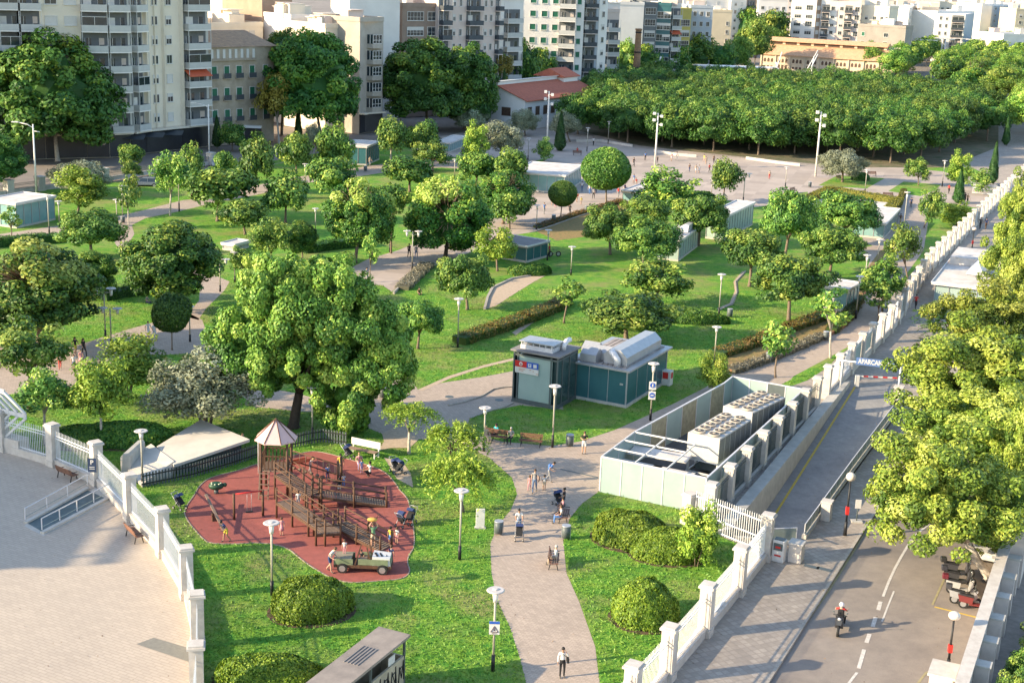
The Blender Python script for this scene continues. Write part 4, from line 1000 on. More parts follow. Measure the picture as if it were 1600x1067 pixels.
e = T('shear', 563, 336, 98, 104, 411, 'clipped two lobed tree with orange tips left of the walkers', bx=555); twigs(e, 22, hi=.5)
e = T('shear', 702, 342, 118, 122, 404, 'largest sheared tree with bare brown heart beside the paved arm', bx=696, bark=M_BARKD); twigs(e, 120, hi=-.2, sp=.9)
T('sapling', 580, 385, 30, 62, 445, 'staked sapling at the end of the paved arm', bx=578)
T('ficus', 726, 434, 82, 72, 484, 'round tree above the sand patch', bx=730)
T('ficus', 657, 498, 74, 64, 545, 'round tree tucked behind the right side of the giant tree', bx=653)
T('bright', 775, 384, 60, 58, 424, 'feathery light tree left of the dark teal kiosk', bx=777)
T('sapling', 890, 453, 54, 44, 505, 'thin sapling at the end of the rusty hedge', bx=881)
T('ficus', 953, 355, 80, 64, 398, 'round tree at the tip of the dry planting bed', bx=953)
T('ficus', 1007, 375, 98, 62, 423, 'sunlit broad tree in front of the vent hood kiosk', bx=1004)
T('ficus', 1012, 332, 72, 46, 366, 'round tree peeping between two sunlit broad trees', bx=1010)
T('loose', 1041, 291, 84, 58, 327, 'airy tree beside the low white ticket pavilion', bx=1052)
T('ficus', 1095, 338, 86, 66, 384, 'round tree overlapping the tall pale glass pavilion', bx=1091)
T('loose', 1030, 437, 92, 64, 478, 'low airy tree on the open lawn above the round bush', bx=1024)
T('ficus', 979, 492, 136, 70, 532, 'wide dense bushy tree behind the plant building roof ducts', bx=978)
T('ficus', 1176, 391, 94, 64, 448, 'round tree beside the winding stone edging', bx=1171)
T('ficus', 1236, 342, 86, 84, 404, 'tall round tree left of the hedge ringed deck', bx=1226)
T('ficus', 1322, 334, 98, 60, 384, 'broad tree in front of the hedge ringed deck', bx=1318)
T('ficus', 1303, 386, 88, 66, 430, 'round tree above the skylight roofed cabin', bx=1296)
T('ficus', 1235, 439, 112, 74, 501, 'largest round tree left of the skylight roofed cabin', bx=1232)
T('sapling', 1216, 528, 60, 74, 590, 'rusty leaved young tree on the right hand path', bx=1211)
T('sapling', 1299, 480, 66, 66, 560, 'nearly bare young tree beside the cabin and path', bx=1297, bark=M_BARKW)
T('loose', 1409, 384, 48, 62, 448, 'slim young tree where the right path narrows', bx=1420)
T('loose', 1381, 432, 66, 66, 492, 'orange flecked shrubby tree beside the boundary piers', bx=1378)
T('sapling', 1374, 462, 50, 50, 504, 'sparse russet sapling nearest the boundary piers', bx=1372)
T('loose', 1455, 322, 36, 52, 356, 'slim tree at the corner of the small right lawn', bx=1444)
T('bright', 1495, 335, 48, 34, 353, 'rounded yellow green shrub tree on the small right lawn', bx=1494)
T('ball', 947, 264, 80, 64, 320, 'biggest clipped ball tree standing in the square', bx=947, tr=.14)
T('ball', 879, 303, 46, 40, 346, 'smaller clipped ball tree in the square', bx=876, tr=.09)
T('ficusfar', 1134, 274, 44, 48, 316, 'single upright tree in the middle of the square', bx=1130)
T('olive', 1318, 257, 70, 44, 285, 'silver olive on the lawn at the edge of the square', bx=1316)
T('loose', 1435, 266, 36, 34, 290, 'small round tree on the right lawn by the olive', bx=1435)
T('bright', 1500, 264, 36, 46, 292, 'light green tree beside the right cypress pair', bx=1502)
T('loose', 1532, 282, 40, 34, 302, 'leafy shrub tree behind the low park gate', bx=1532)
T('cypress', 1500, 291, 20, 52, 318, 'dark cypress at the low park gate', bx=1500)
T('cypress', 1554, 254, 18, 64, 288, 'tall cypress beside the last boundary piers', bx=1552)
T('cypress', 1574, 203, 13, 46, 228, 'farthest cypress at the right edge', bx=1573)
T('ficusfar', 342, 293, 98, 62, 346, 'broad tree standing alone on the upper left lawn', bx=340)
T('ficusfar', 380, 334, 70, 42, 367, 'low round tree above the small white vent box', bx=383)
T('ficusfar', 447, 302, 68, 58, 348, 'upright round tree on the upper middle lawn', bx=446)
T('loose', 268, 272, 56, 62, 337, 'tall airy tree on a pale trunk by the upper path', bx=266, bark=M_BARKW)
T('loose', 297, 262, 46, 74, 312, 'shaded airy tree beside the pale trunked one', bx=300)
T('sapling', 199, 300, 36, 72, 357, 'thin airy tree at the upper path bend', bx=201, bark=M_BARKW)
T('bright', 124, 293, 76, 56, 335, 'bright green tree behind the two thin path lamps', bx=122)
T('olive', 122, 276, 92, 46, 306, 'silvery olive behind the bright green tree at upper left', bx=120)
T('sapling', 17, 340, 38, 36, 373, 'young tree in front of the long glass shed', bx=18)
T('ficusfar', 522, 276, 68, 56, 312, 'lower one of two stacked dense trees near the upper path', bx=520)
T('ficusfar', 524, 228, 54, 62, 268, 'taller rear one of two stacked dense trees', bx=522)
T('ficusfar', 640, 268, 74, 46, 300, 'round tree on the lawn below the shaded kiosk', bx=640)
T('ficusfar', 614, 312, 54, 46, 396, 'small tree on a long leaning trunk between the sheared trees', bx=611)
T('ficusfar', 612, 212, 46, 52, 258, 'round tree on a thin white trunk near the street', bx=610, bark=M_BARKW)
T('ficusfar', 662, 215, 52, 50, 252, 'green tree in front of the street trees', bx=663)
T('loose', 676, 240, 54, 36, 268, 'ochre tinted low tree beside the round one', bx=676)
T('bright', 744, 222, 40, 52, 258, 'bright upright tree left of the pale olive', bx=745)
T('olive', 783, 216, 66, 50, 252, 'pale silver olive in the middle distance', bx=783)
T('ficusfar', 745, 262, 58, 46, 292, 'yellow green tree beside the upper lawn lamp', bx=745)
T('ficusfar', 797, 260, 50, 54, 300, 'dense tree left of the graffiti pavilion', bx=797)
e = T('shearlow', 790, 305, 84, 74, 350, 'half bare clipped tree behind the largest sheared tree', bx=786); twigs(e, 50, hi=.2)
T('ficusfar', 795, 325, 56, 48, 358, 'round tree on the corner of the paved arm', bx=796)
T('ficusfar', 462, 236, 48, 52, 272, 'round tree in front of the yellow street tree', bx=463)
T('ficusfar', 401, 248, 54, 66, 300, 'tall green tree by the upper path lamp', bx=399)
T('loose', 423, 372, 62, 56, 420, 'clipped tree with yellow tips left of the lawn hedge', bx=424)
T('shearlow', 470, 372, 46, 50, 412, 'small yellow tipped clipped tree above the giant tree', bx=474)
T('loose', 378, 405, 44, 40, 440, 'dark small tree behind the round clipped one', bx=378)
T('cypress', 339, 205, 18, 48, 232, 'slim cypress at the foot of the corner building', bx=339)
T('cypress', 466, 192, 14, 56, 222, 'slim cypress beside the yellow street tree', bx=466)
T('cypress', 787, 145, 15, 72, 185, 'tall cypress before the red roofed hall', bx=787)
T('cypress', 773, 175, 13, 42, 198, 'short cypress left of the tall one by the hall', bx=773)
T('cypress', 876, 205, 20, 60, 236, 'dark cypress beside the left floodlight mast', bx=876)
T('ficusfar', 363, 212, 40, 40, 236, 'dark round tree in the shade of the old building', bx=363)
T('ficusfar', 352, 258, 32, 40, 285, 'pale green tree behind the broad lawn tree', bx=352)
T('olive', 494, 215, 36, 40, 246, 'grey shaded olive near the parked motorbikes', bx=494)
T('olive', 735, 184, 52, 36, 206, 'dark olive left of the short cypress', bx=735)
T('olive', 820, 190, 44, 36, 212, 'blue grey olive against the hall wall', bx=820)
T('olive', 884, 196, 46, 40, 222, 'blue grey olive behind the dark cypress', bx=890)
T('loose', 850, 232, 30, 32, 252, 'small light tree at the end of the shaded lawn', bx=850)
T('ficusfar', 204, 243, 34, 34, 268, 'dark shaded tree by the left road', bx=204)
T('loose', 205, 262, 30, 24, 284, 'pale shrub tree beneath the dark shaded tree', bx=205)
# street trees
T('street', 82, 152, 196, 176, 252, 'massive plane tree in front of the corner tower at left', bx=90, bark=M_BARKW, tr=.4)
T('street', -10, 250, 90, 80, 300, 'dark low tree at the left edge by the road', bx=-10)
T('street', 488, 130, 146, 152, 222, 'tall dark street tree before the bay windowed tower', bx=504, tr=.3)
T('street', 445, 100, 84, 92, 212, 'street tree rising behind the tall dark one', bx=440, tr=.3)
T('gold', 430, 150, 60, 78, 226, 'yellow leaved street tree', bx=436, bark=M_BARKW)
T('street', 665, 132, 136, 134, 204, 'broad street tree left half of the dense pair', bx=668, tr=.35)
T('street', 728, 138, 92, 118, 202, 'broad street tree right half of the dense pair', bx=726, tr=.35)
T('gold', 785, 103, 38, 38, 178, 'small yellow crown beside the hall gable', bx=786)
# topiary, hedges
def topiary(kind, label, rx, ry, h, loc, rz=0, nl=9000, ls=.13, mt=None, pts=None, cat='bush', name='clipped_bush', soil=True):
    """clipped dome on the ground"""
    mt = mt or LM['hedge']; b = G(*loc); e = empty(name, b, rz); tag(e, label, cat)
    d = rdir(nl * 2); d = d[d[:, 2] > -.05][:nl]; f = rdir(9)
    lump = sum(np.sin(5 * (d @ f[i]) + i) for i in range(9)) / 9
    hz = np.sign(d[:, 2]) * np.abs(d[:, 2]) ** .75; hr = np.sqrt(np.maximum(0, 1 - np.abs(hz) ** 3.0)); an = np.arctan2(d[:, 1], d[:, 0])
    P_ = np.stack([np.cos(an) * hr * rx, np.sin(an) * hr * ry, hz * h], 1) * (1 + .13 * lump + .05 * np.sin(9 * d[:, 0] + 3) * np.sin(8 * d[:, 1]) - .08 * rng.random(len(d)) ** 2)[:, None]
    N = np.stack([np.cos(an) * hr, np.sin(an) * hr, hz], 1) + rng.normal(size=P_.shape) * .6
    me = leaf_mesh('foliage', P_, N, ls * 1.25, .4 + .24 * rng.normal(size=len(d)) + .25 * lump, mt)
    c = core('c', 1, 1, mt, f=.78, low=0)
    for v in c.vertices:
        x, y, z = v.co; r_ = math.hypot(x, y); v.co = (x * rx, y * ry, max(0, z) * h)
    me = join_mesh(me, c); o = bpy.data.objects.new('foliage', me); col.objects.link(o); o.parent = e
    if soil:
        m = MB(); m.prism([(math.cos(a) * (rx + .25), math.sin(a) * (ry + .25)) for a in np.linspace(0, 2 * math.pi, 25)[:-1]], .006, .03); m.build('soil_ring', M_SOIL, e)
    return e
topiary('d', 'broad clipped bush in front of the playground slide end', 2.15, 1.75, 1.85, (487, 955), .3, 17000)
topiary('d', 'clipped bush at the bottom edge beside the graffiti hut', 2.7, 1.7, 1.3, (423, 1066), -.1, 15000)
topiary('d', 'round clipped ball bush near the stepped fence', 1.75, 1.7, 2.2, (1007, 966), 0, 14000)
topiary('d', 'left lobe of the kidney shaped clipped bush', 2.3, 2.0, 1.75, (985, 842), -.3, 16000)
topiary('d', 'middle lobe of the kidney shaped clipped bush', 2.3, 1.7, 1.6, (1045, 866), 0, 14000)
T('bright', 1093, 835, 66, 88, 885, 'leafy shrub growing out of the clipped bush by the gate', bx=1088, multi=True)
T('bright', 1117, 582, 46, 60, 616, 'lone bright shrub at the back corner of the enclosure', bx=1115, multi=True)
topiary('d', 'low wide dark bush below the pale green young tree', 3.6, 1.8, 1.4, (196, 690), .1, 12000, .17, LM['street'])
topiary('d', 'low dark bush joining the left end of the wide one', 2.6, 1.6, 1.2, (130, 692), 0, 8000, .17, LM['street'])
topiary('d', 'small round bush on the lawn by the olive in the square', 1.5, 1.5, 1.3, (1344, 281), 0, 2500, .25, LM['dark'])
topiary('d', 'long low dark bush in the square near the upright tree', 2.6, 1.4, 1.2, (1092, 311), 0, 2500, .25, LM['dark'])
for k, (x, y, r_, lb) in enumerate([(1085, 503, 0, 'dark clipped hedge mound right of the wide bushy tree'), (828, 428, .3, 'clipped hedge mound in front of the dark teal kiosk')]):
    topiary('d', lb, 3.3 if k == 0 else 2.6, 1.3, 1.2, (x, y), r_, 7000, .2, LM['street'], soil=False)
def hedge(px, wd, h, mt, label, dens=260, ls=.16, name='hedge', cat='hedge', world=None, t0=.4, z=0):
    Pp = world or [G(*p) for p in px]; O = Pp[0].copy(); e = empty(name, O); tag(e, label, cat); A, Nn = [], []; m = MB()
    for a, b in zip(Pp, Pp[1:]):
        a, b = a - O, b - O; L = (b - a).length; u = (b - a) / L; v = Vector((-u.y, u.x, 0)); n = int(L * dens * (wd + 2 * h) / 3)
        t = rng.random(n) * L; q = rng.random(n) * (wd + 2 * h); j = rng.normal(size=n) * .05 + .07 * np.sin(t * 2.3) + .05 * np.sin(t * 5.1 + 1)
        s_ = np.where(q < h, -wd / 2 - j, np.where(q > wd + h, wd / 2 + j, q - h - wd / 2)); zz = np.where(q < h, q, np.where(q > wd + h, q - wd - h, h + j))
        A.append(np.array(a)[None] + t[:, None] * np.array(u)[None] + s_[:, None] * np.array(v)[None] + zz[:, None] * np.array([[0, 0, 1]]))
        nn = np.where((q < h)[:, None], -np.array(v)[None], np.where((q > wd + h)[:, None], np.array(v)[None], np.array([[0, 0, 1.]]))); Nn.append(nn + rng.normal(size=(n, 3)) * .5)
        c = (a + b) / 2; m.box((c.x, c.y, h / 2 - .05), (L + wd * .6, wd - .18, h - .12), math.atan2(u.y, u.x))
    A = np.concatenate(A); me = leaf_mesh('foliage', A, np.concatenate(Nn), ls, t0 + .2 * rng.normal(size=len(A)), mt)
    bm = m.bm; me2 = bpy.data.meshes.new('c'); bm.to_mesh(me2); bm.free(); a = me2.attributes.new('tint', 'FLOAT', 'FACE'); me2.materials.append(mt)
    me = join_mesh(me, me2); o = bpy.data.objects.new('foliage', me); col.objects.link(o); o.parent = e; e.location.z = z
    return e
hedge([(722, 536), (770, 520), (822, 502), (868, 484), (882, 474)], 1.7, .8, LM['russet'], 'long curved rusty topped hedge on the middle lawn', t0=.55)
hedge([(-40, 388), (0, 385), (50, 380), (92, 378)], 1.8, 1.0, LM['dark'], 'long dark clipped hedge at the left edge')
hedge([(166, 468), (195, 462), (232, 458)], 1.6, .9, LM['dark'], 'dark clipped hedge below the big rounded tree')
hedge([(480, 394), (520, 388), (565, 384)], 1.8, 1.0, LM['dark'], 'dark hedge left of the two lobed sheared tree')
hedge([(1262, 318), (1296, 302), (1402, 320), (1380, 344)], 1.6, 1.0, LM['gold'], 'yellowish clipped hedge round the white deck', z=.1, t0=.2)
hedge([(1316, 301), (1262, 322)], .6, .9, LM['gold'], 'short yellowish hedge closing the deck on its left', t0=.2)
hedge([(1145, 582), (1200, 564), (1243, 546), (1285, 528)], 1.1, .5, LM['silver'], 'pale silvery border along the right hand path')
hedge([(630, 452), (655, 428), (668, 416)], 1.6, .5, LM['silver'], 'pale silvery border along the end of the paved arm')
hedge([(1300, 520), (1322, 500), (1342, 470)], 1.2, .7, LM['russet'], 'russet shrub border curving past the skylight cabin')
hedge([(1125, 556), (1175, 540), (1235, 515), (1285, 498)], 1.6, .6, LM['russet'], 'russet shrub border behind the silvery one', t0=.6)
hedge([(840, 356), (900, 336), (975, 314)], 1.2, .35, LM['russet'], 'low dry border along the square edge', t0=.75)
hedge([(1392, 352), (1412, 300)], .8, .6, LM['russet'], 'thin border beside the right path top')
# feathery young trees by the playground
T('feather', 640, 645, 88, 56, 709, 'thin feathery sapling beside the playground bench', bx=639, bark=M_BARKW)
T('feather', 708, 682, 100, 80, 742, 'feathery bright green tree behind the one by the lamp', bx=706)
T('feather', 718, 738, 112, 104, 800, 'bushy feathery bright tree beside the tall path lamp', bx=722)
# right street plane trees
M_BP = M_BARKW
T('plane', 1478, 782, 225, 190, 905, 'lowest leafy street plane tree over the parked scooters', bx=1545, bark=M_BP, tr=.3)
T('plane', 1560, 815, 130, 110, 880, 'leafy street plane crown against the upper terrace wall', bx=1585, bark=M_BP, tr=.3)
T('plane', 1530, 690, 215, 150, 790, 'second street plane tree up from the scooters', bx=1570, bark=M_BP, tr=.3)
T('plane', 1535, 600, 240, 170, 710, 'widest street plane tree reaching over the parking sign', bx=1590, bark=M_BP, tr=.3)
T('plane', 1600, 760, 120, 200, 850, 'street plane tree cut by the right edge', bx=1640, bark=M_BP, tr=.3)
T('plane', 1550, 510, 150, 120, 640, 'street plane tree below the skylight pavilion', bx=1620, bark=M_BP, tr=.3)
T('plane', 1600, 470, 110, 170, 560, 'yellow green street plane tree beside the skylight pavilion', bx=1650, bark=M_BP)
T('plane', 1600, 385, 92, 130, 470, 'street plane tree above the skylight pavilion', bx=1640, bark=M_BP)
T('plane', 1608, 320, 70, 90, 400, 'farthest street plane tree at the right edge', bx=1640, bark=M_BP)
T('palm', 1482, 495, 92, 76, 532, 'dark spiky palm shrub in front of the skylight pavilion', bx=1484, cat='palm', name='palm_shrub')
for q, ang in PLANTERS:
    pass
for k, (q, ang) in enumerate(PLANTERS):
    lb = ['second', 'third', 'fourth', 'topmost', 'lowest'][k] + ' upright green shrub growing behind the terrace wall'
    e = empty('terrace_shrub', (q.x, q.y, .62)); tag(e, lb, 'shrub', 'shrubs on the terrace')
    c = bpy.data.objects.new('foliage', PROTO['loose'][k % 3]); col.objects.link(c); c.parent = e; c.location.z = 1.1; c.scale = (.5, .45, .62)
# ------------------------------------------------------------------ the grove behind the square
_tm = {}
def quick(kind, x, y, z, rx, rz, label, group, cat='tree', bark=None, nb=5):
    """a copied tree: shared crown and trunk meshes"""
    global _tn; _tn += 1; R0, Z0 = SPEC[kind]; e = empty('tree', (x, y, 0)); tag(e, label, cat, group)
    c = bpy.data.objects.new('crown', PROTO[kind][_tn % len(PROTO[kind])]); col.objects.link(c); c.parent = e
    c.location = (0, 0, z); c.scale = (rx / R0, rx / R0, rz / Z0); c.rotation_euler.z = (_tn * 2.4) % 6.28
    if kind not in _tm:
        o = trunk_mesh(z, .2, rx * .6, rz * .5, bark or M_BARK, seed=3); _tm[kind] = o.data; o.parent = e
    else:
        o = bpy.data.objects.new('trunk', _tm[kind]); col.objects.link(o); o.parent = e
    return e
def inside(p, poly):
    c = False
    for (x1, y1), (x2, y2) in zip(poly, poly[1:] + poly[:1]):
        if (y1 > p[1]) != (y2 > p[1]) and p[0] < (x2 - x1) * (p[1] - y1) / (y2 - y1) + x1: c = not c
    return c
GR = [tuple(G(*p).xy) for p in [(905, 210), (912, 168), (1010, 150), (1340, 160), (1540, 190), (1555, 222), (1500, 236), (1482, 246), (1440, 258), (1330, 254), (1240, 249), (1160, 243), (1060, 232), (980, 226)]]
rd = random.Random(11); xs = [p[0] for p in GR]; ys = [p[1] for p in GR]; gi = 0; front = []
u_ = (G(1160, 243) - G(980, 226)).normalized(); v_ = Vector((-u_.y, u_.x, 0)); o_ = G(980, 224)
for j in range(0, 26):
    for i in range(-14, 34):
        p = o_ + u_ * (i * 9.3 + (j % 2) * 4.65) + v_ * (j * (7.5 if j < 3 else 10) + (0 if j < 3 else -7.5) + .3)
        if not inside((p.x, p.y), GR): continue
        gi += 1; p.x += rd.uniform(-.6, .6); p.y += rd.uniform(-.6, .6)
        e = quick('grove', p.x, p.y, rd.uniform(4.5, 5.3) if j < 2 else rd.uniform(5.0, 6.2), rd.uniform(5.4, 6.5), rd.uniform(4.0, 4.7), 'dark tree packed in the dense level topped grove behind the square', 'trees of the dense grove')
        if j == 0: front.append((p.x, e))
front.sort(key=lambda a: a[0]); NUM = ['first', 'second', 'third', 'fourth', 'fifth', 'sixth', 'seventh', 'eighth', 'ninth', 'tenth', 'eleventh', 'twelfth', 'thirteenth', 'fourteenth', 'fifteenth', 'sixteenth', 'seventeenth', 'eighteenth', 'nineteenth', 'twentieth']
for k, (x, e) in enumerate(front): e['label'] = NUM[k] + ' tree from the left in the front row of the grove' if k < 20 else e['label']
# trees behind: along the street and between the blocks
BEH = [  # cx, top, w, base_y, kind
 (812, 62, 60, 168, 'far'), (842, 70, 56, 160, 'far'), (872, 82, 50, 152, 'far'), (905, 62, 60, 150, 'far'), (930, 76, 46, 140, 'far'), (1018, 42, 60, 132, 'far'), (976, 60, 46, 140, 'avenue'), (1005, 70, 54, 138, 'far'), (1045, 55, 60, 132, 'far'), (1082, 52, 64, 128, 'far'),
 (1120, 66, 52, 128, 'far'), (1150, 54, 52, 122, 'avenue'), (1178, 28, 58, 116, 'avenue'), (1205, 10, 52, 96, 'far'), (1235, 60, 44, 92, 'far'), (1262, 42, 46, 90, 'far'), (1290, 46, 44, 92, 'far'), (1165, 12, 50, 90, 'far'), (1196, 40, 40, 104, 'avenue'),
 (880, 60, 50, 140, 'avenue'), (1060, 92, 40, 128, 'avenue'), (830, 92, 40, 166, 'far'), (760, 62, 60, 172, 'far'), (1130, 92, 36, 126, 'avenue'), (1310, 56, 34, 92, 'avenue'), (800, 78, 30, 160, 'far')]
BEH.sort()
for k, (cx, top, w2, by, kd_) in enumerate(BEH):
    b = G(cx, by); s = scale_at(b); zt_ = zfor(b.x, b.y, top); rx = w2 / 2 / s
    quick(kd_, b.x, b.y, zt_ * .58, rx * 1.1, zt_ * .44, (NUM[k] if k < 20 else ['twenty first', 'twenty second', 'twenty third', 'twenty fourth', 'twenty fifth', 'last'][k - 20]) + ' leafy tree from the left in the belt before the far apartment blocks', 'trees before the far apartment blocks')
# boulevard trees running to the horizon on the right
rd = random.Random(5); AV = [tuple(G(*p).xy) for p in [(1345, 122), (1420, 100), (1500, 62), (1640, 40), (1700, 190), (1610, 236), (1585, 205), (1560, 170), (1440, 135)]]
cnt = 0; AVP = []
u_ = (G(1640, 60) - G(1590, 210)).normalized(); v_ = Vector((-u_.y, u_.x, 0)); o_ = G(1600, 228)
for j in range(-3, 12):
    for i in range(0, 60):
        p = o_ + u_ * (i * 9.5 + (j % 2) * 4.5) + v_ * (j * 9.5)
        if not inside((p.x, p.y), AV) or (j in (4,) and i > 6): continue
        px, py = proj((p.x, p.y, 6))
        if px > 1640 or px < 1300: continue
        AVP.append((p.y, p.x, p.y, (j + i) % 3))
AVP.sort(); ROWN = 0
for k, (_, x, y, q) in enumerate(AVP):
    cnt += 1
    if k < 62: quick('avenue' if q else 'far', x, y, rd.uniform(5.5, 8.0), rd.uniform(4.6, 6.0), rd.uniform(3.8, 5.2), 'bushy tree in the wide green belt along the right boulevard', 'trees along the right boulevard')
V_, T_, F_ = [], [], 0
lo_ = crown_mesh('c', LM['avenue'] if 'avenue' in LM else LM['locust'], 5.0, 4.5, 40, .26, 1500, .75, tint0=.4, tvar=.2, low=-.7, inner=.6, jag=.08, topt=.3)
nv = len(lo_.vertices); bv = np.empty(nv * 3, np.float32); lo_.vertices.foreach_get('co', bv); bv = bv.reshape(-1, 3); bt = np.empty(len(lo_.polygons), np.float32); lo_.attributes['tint'].data.foreach_get('value', bt)
FARM = [(x, y) for k, (_, x, y, q) in enumerate(AVP) if k >= 62]
allv = []
for x, y in FARM:
    a = rd.uniform(0, 6.28); R_ = np.array([[math.cos(a), -math.sin(a), 0], [math.sin(a), math.cos(a), 0], [0, 0, 1]]); allv.append((bv @ R_.T) * rd.uniform(.9, 1.2) + np.array([x, y, 6.5]))
allv = np.concatenate(allv).astype(np.float32); n = len(allv) // 4
me = bpy.data.meshes.new('far_woodland'); me.vertices.add(4 * n); me.vertices.foreach_set('co', allv.ravel()); me.loops.add(4 * n); me.loops.foreach_set('vertex_index', np.arange(4 * n, dtype=np.int32))
me.polygons.add(n); me.polygons.foreach_set('loop_start', np.arange(0, 4 * n, 4, dtype=np.int32)); me.polygons.foreach_set('loop_total', np.full(n, 4, dtype=np.int32))
me.attributes.new('tint', 'FLOAT', 'FACE').data.foreach_set('value', np.tile(bt, len(FARM))); me.materials.append(LM['locust']); me.update(calc_edges=True)
o = bpy.data.objects.new('far_woodland', me); col.objects.link(o); tag(o, 'far woodland of the boulevard fading towards the horizon', 'woodland', kind='stuff')
print('TREES', _tn, gi, cnt)

# ------------------------------------------------------------------ blades and tufts on the nearer lawns
def tufts():
    L = np.array([tuple(p.xy) for p in LAWN_W]); holes = [np.array(h) for h in PAVED_W]
    n = 330000; yy = 56 + 95 * rng.random(n) ** 1.25; xx = (rng.random(n) * 2 - 1) * (yy * .40 + 6)
    def ins(poly, x, y):
        c = np.zeros(len(x), bool); a = poly; b = np.roll(poly, -1, 0)
        for (x1, y1), (x2, y2) in zip(a, b):
            if y1 == y2: continue
            c ^= ((y1 > y) != (y2 > y)) & (x < (x2 - x1) * (y - y1) / (y2 - y1) + x1)
        return c
    k = ins(L, xx, yy); xx, yy = xx[k], yy[k]
    for h in holes:
        if len(xx): k = ~ins(h, xx, yy); xx, yy = xx[k], yy[k]
    m = len(xx); s = .05 + .07 * rng.random(m); P_ = np.stack([xx, yy, .006 + s * .4], 1); N = rng.normal(size=(m, 3)) * [1, 1, .35]
    pat = np.sin(xx * .55 + 1.7 * np.sin(yy * .21)) * np.sin(yy * .43 + 1.3 * np.sin(xx * .33))
    me = leaf_mesh('grass_tufts', P_, N + [0, 0, .45], 1.35 * s / .85, .45 + .15 * rng.normal(size=m) + .20 * pat, leaf_mat('leaf_grass', (.08, .25, .03), (.15, .33, .04), (.25, .42, .06), (.36, .45, .10)), asp=.35)
    o = bpy.data.objects.new('grass_tufts', me); col.objects.link(o); tag(o, 'short tufted grass covering the nearer lawns', 'grass', kind='stuff')
    # fallen leaves and litter under the trees
    m = 900; yy = 58 + 80 * rng.random(m); xx = (rng.random(m) * 2 - 1) * yy * .38
    me = leaf_mesh('fallen_leaves', np.stack([xx, yy, np.full(m, .035)], 1), rng.normal(size=(m, 3)) * .3 + [0, 0, 1], .09, .35 + .25 * rng.normal(size=m), leaf_mat('leaf_fallen', (.10, .05, .02), (.22, .12, .05), (.36, .24, .10), (.42, .32, .18)))
    o = bpy.data.objects.new('fallen_leaves', me); col.objects.link(o); tag(o, 'brown fallen leaves scattered over grass and paths', 'leaves', kind='stuff')
tufts()
# ================================================================== CITY
W_CREAM = mat('render_cream', (.74, .65, .52), .85, .06, .25); W_WHITE = mat('render_white', (.78, .73, .67), .85, .06, .2); W_PINK = mat('render_pink', (.66, .54, .47), .85, .06, .25)
W_GREY = mat('render_grey', (.50, .48, .44), .85, .08, .3); W_STONE = mat('old_stone', (.42, .35, .27), .9, .18, .6, c2=(.30, .25, .19)); W_BROWN = mat('brown_wall', (.36, .26, .19), .9, .1, .4)
W_BAND = mat('brown_brick', (.30, .22, .17), .9, .1, .6); W_BEIGE = mat('render_beige', (.58, .50, .36), .85, .06, .3); W_BLUEG = mat('blue_grey_render', (.42, .46, .50), .8, .06, .3); W_YEL = mat('yellow_render', (.50, .42, .12), .8, .08, .3)
W_SAND = mat('sandstone', (.62, .50, .36), .9, .1, .4); W_DARKSHOP = mat('shop_front', (.035, .035, .04), .35, .2, .7, spec=.6)
WG = mat('window_glass', (.03, .045, .055), .12, .3, .5, spec=.8); WF = mat('window_frame', (.62, .60, .56), .6, .05); SH_P = mat('pale_shutter', (.60, .57, .53), .7, .05, 2); SH_G = mat('green_shutter', (.02, .14, .075), .6, .15, 2); SH_B = mat('brown_shutter', (.10, .06, .04), .6, .15, 2)
REC_SHADE = mat('balcony_recess_shade', (.15, .155, .16), .85, .15, .7); RAILM = mat('balcony_grey', (.50, .49, .46), .7, .05, 1); RAILD = mat('balcony_dark', (.06, .07, .08), .6, .1, 1); AWN = mat('orange_awning', (.60, .13, .06), .8, .08, 2); AWNP = mat('pale_awning', (.55, .45, .38), .8, .08, 2)
TILE = mat('roof_tile', (.42, .27, .16), .9, .25, 1.5, bump=.4, bs=6, c2=(.27, .18, .12)); TILER = mat('red_roof_tile', (.46, .135, .075), .9, .15, 1.5, bump=.4, bs=6, c2=(.34, .10, .06)); TILEO = mat('orange_roof_tile', (.62, .36, .20), .9, .2, 1.2, bump=.4, bs=5, c2=(.46, .26, .15))
ELC = {}
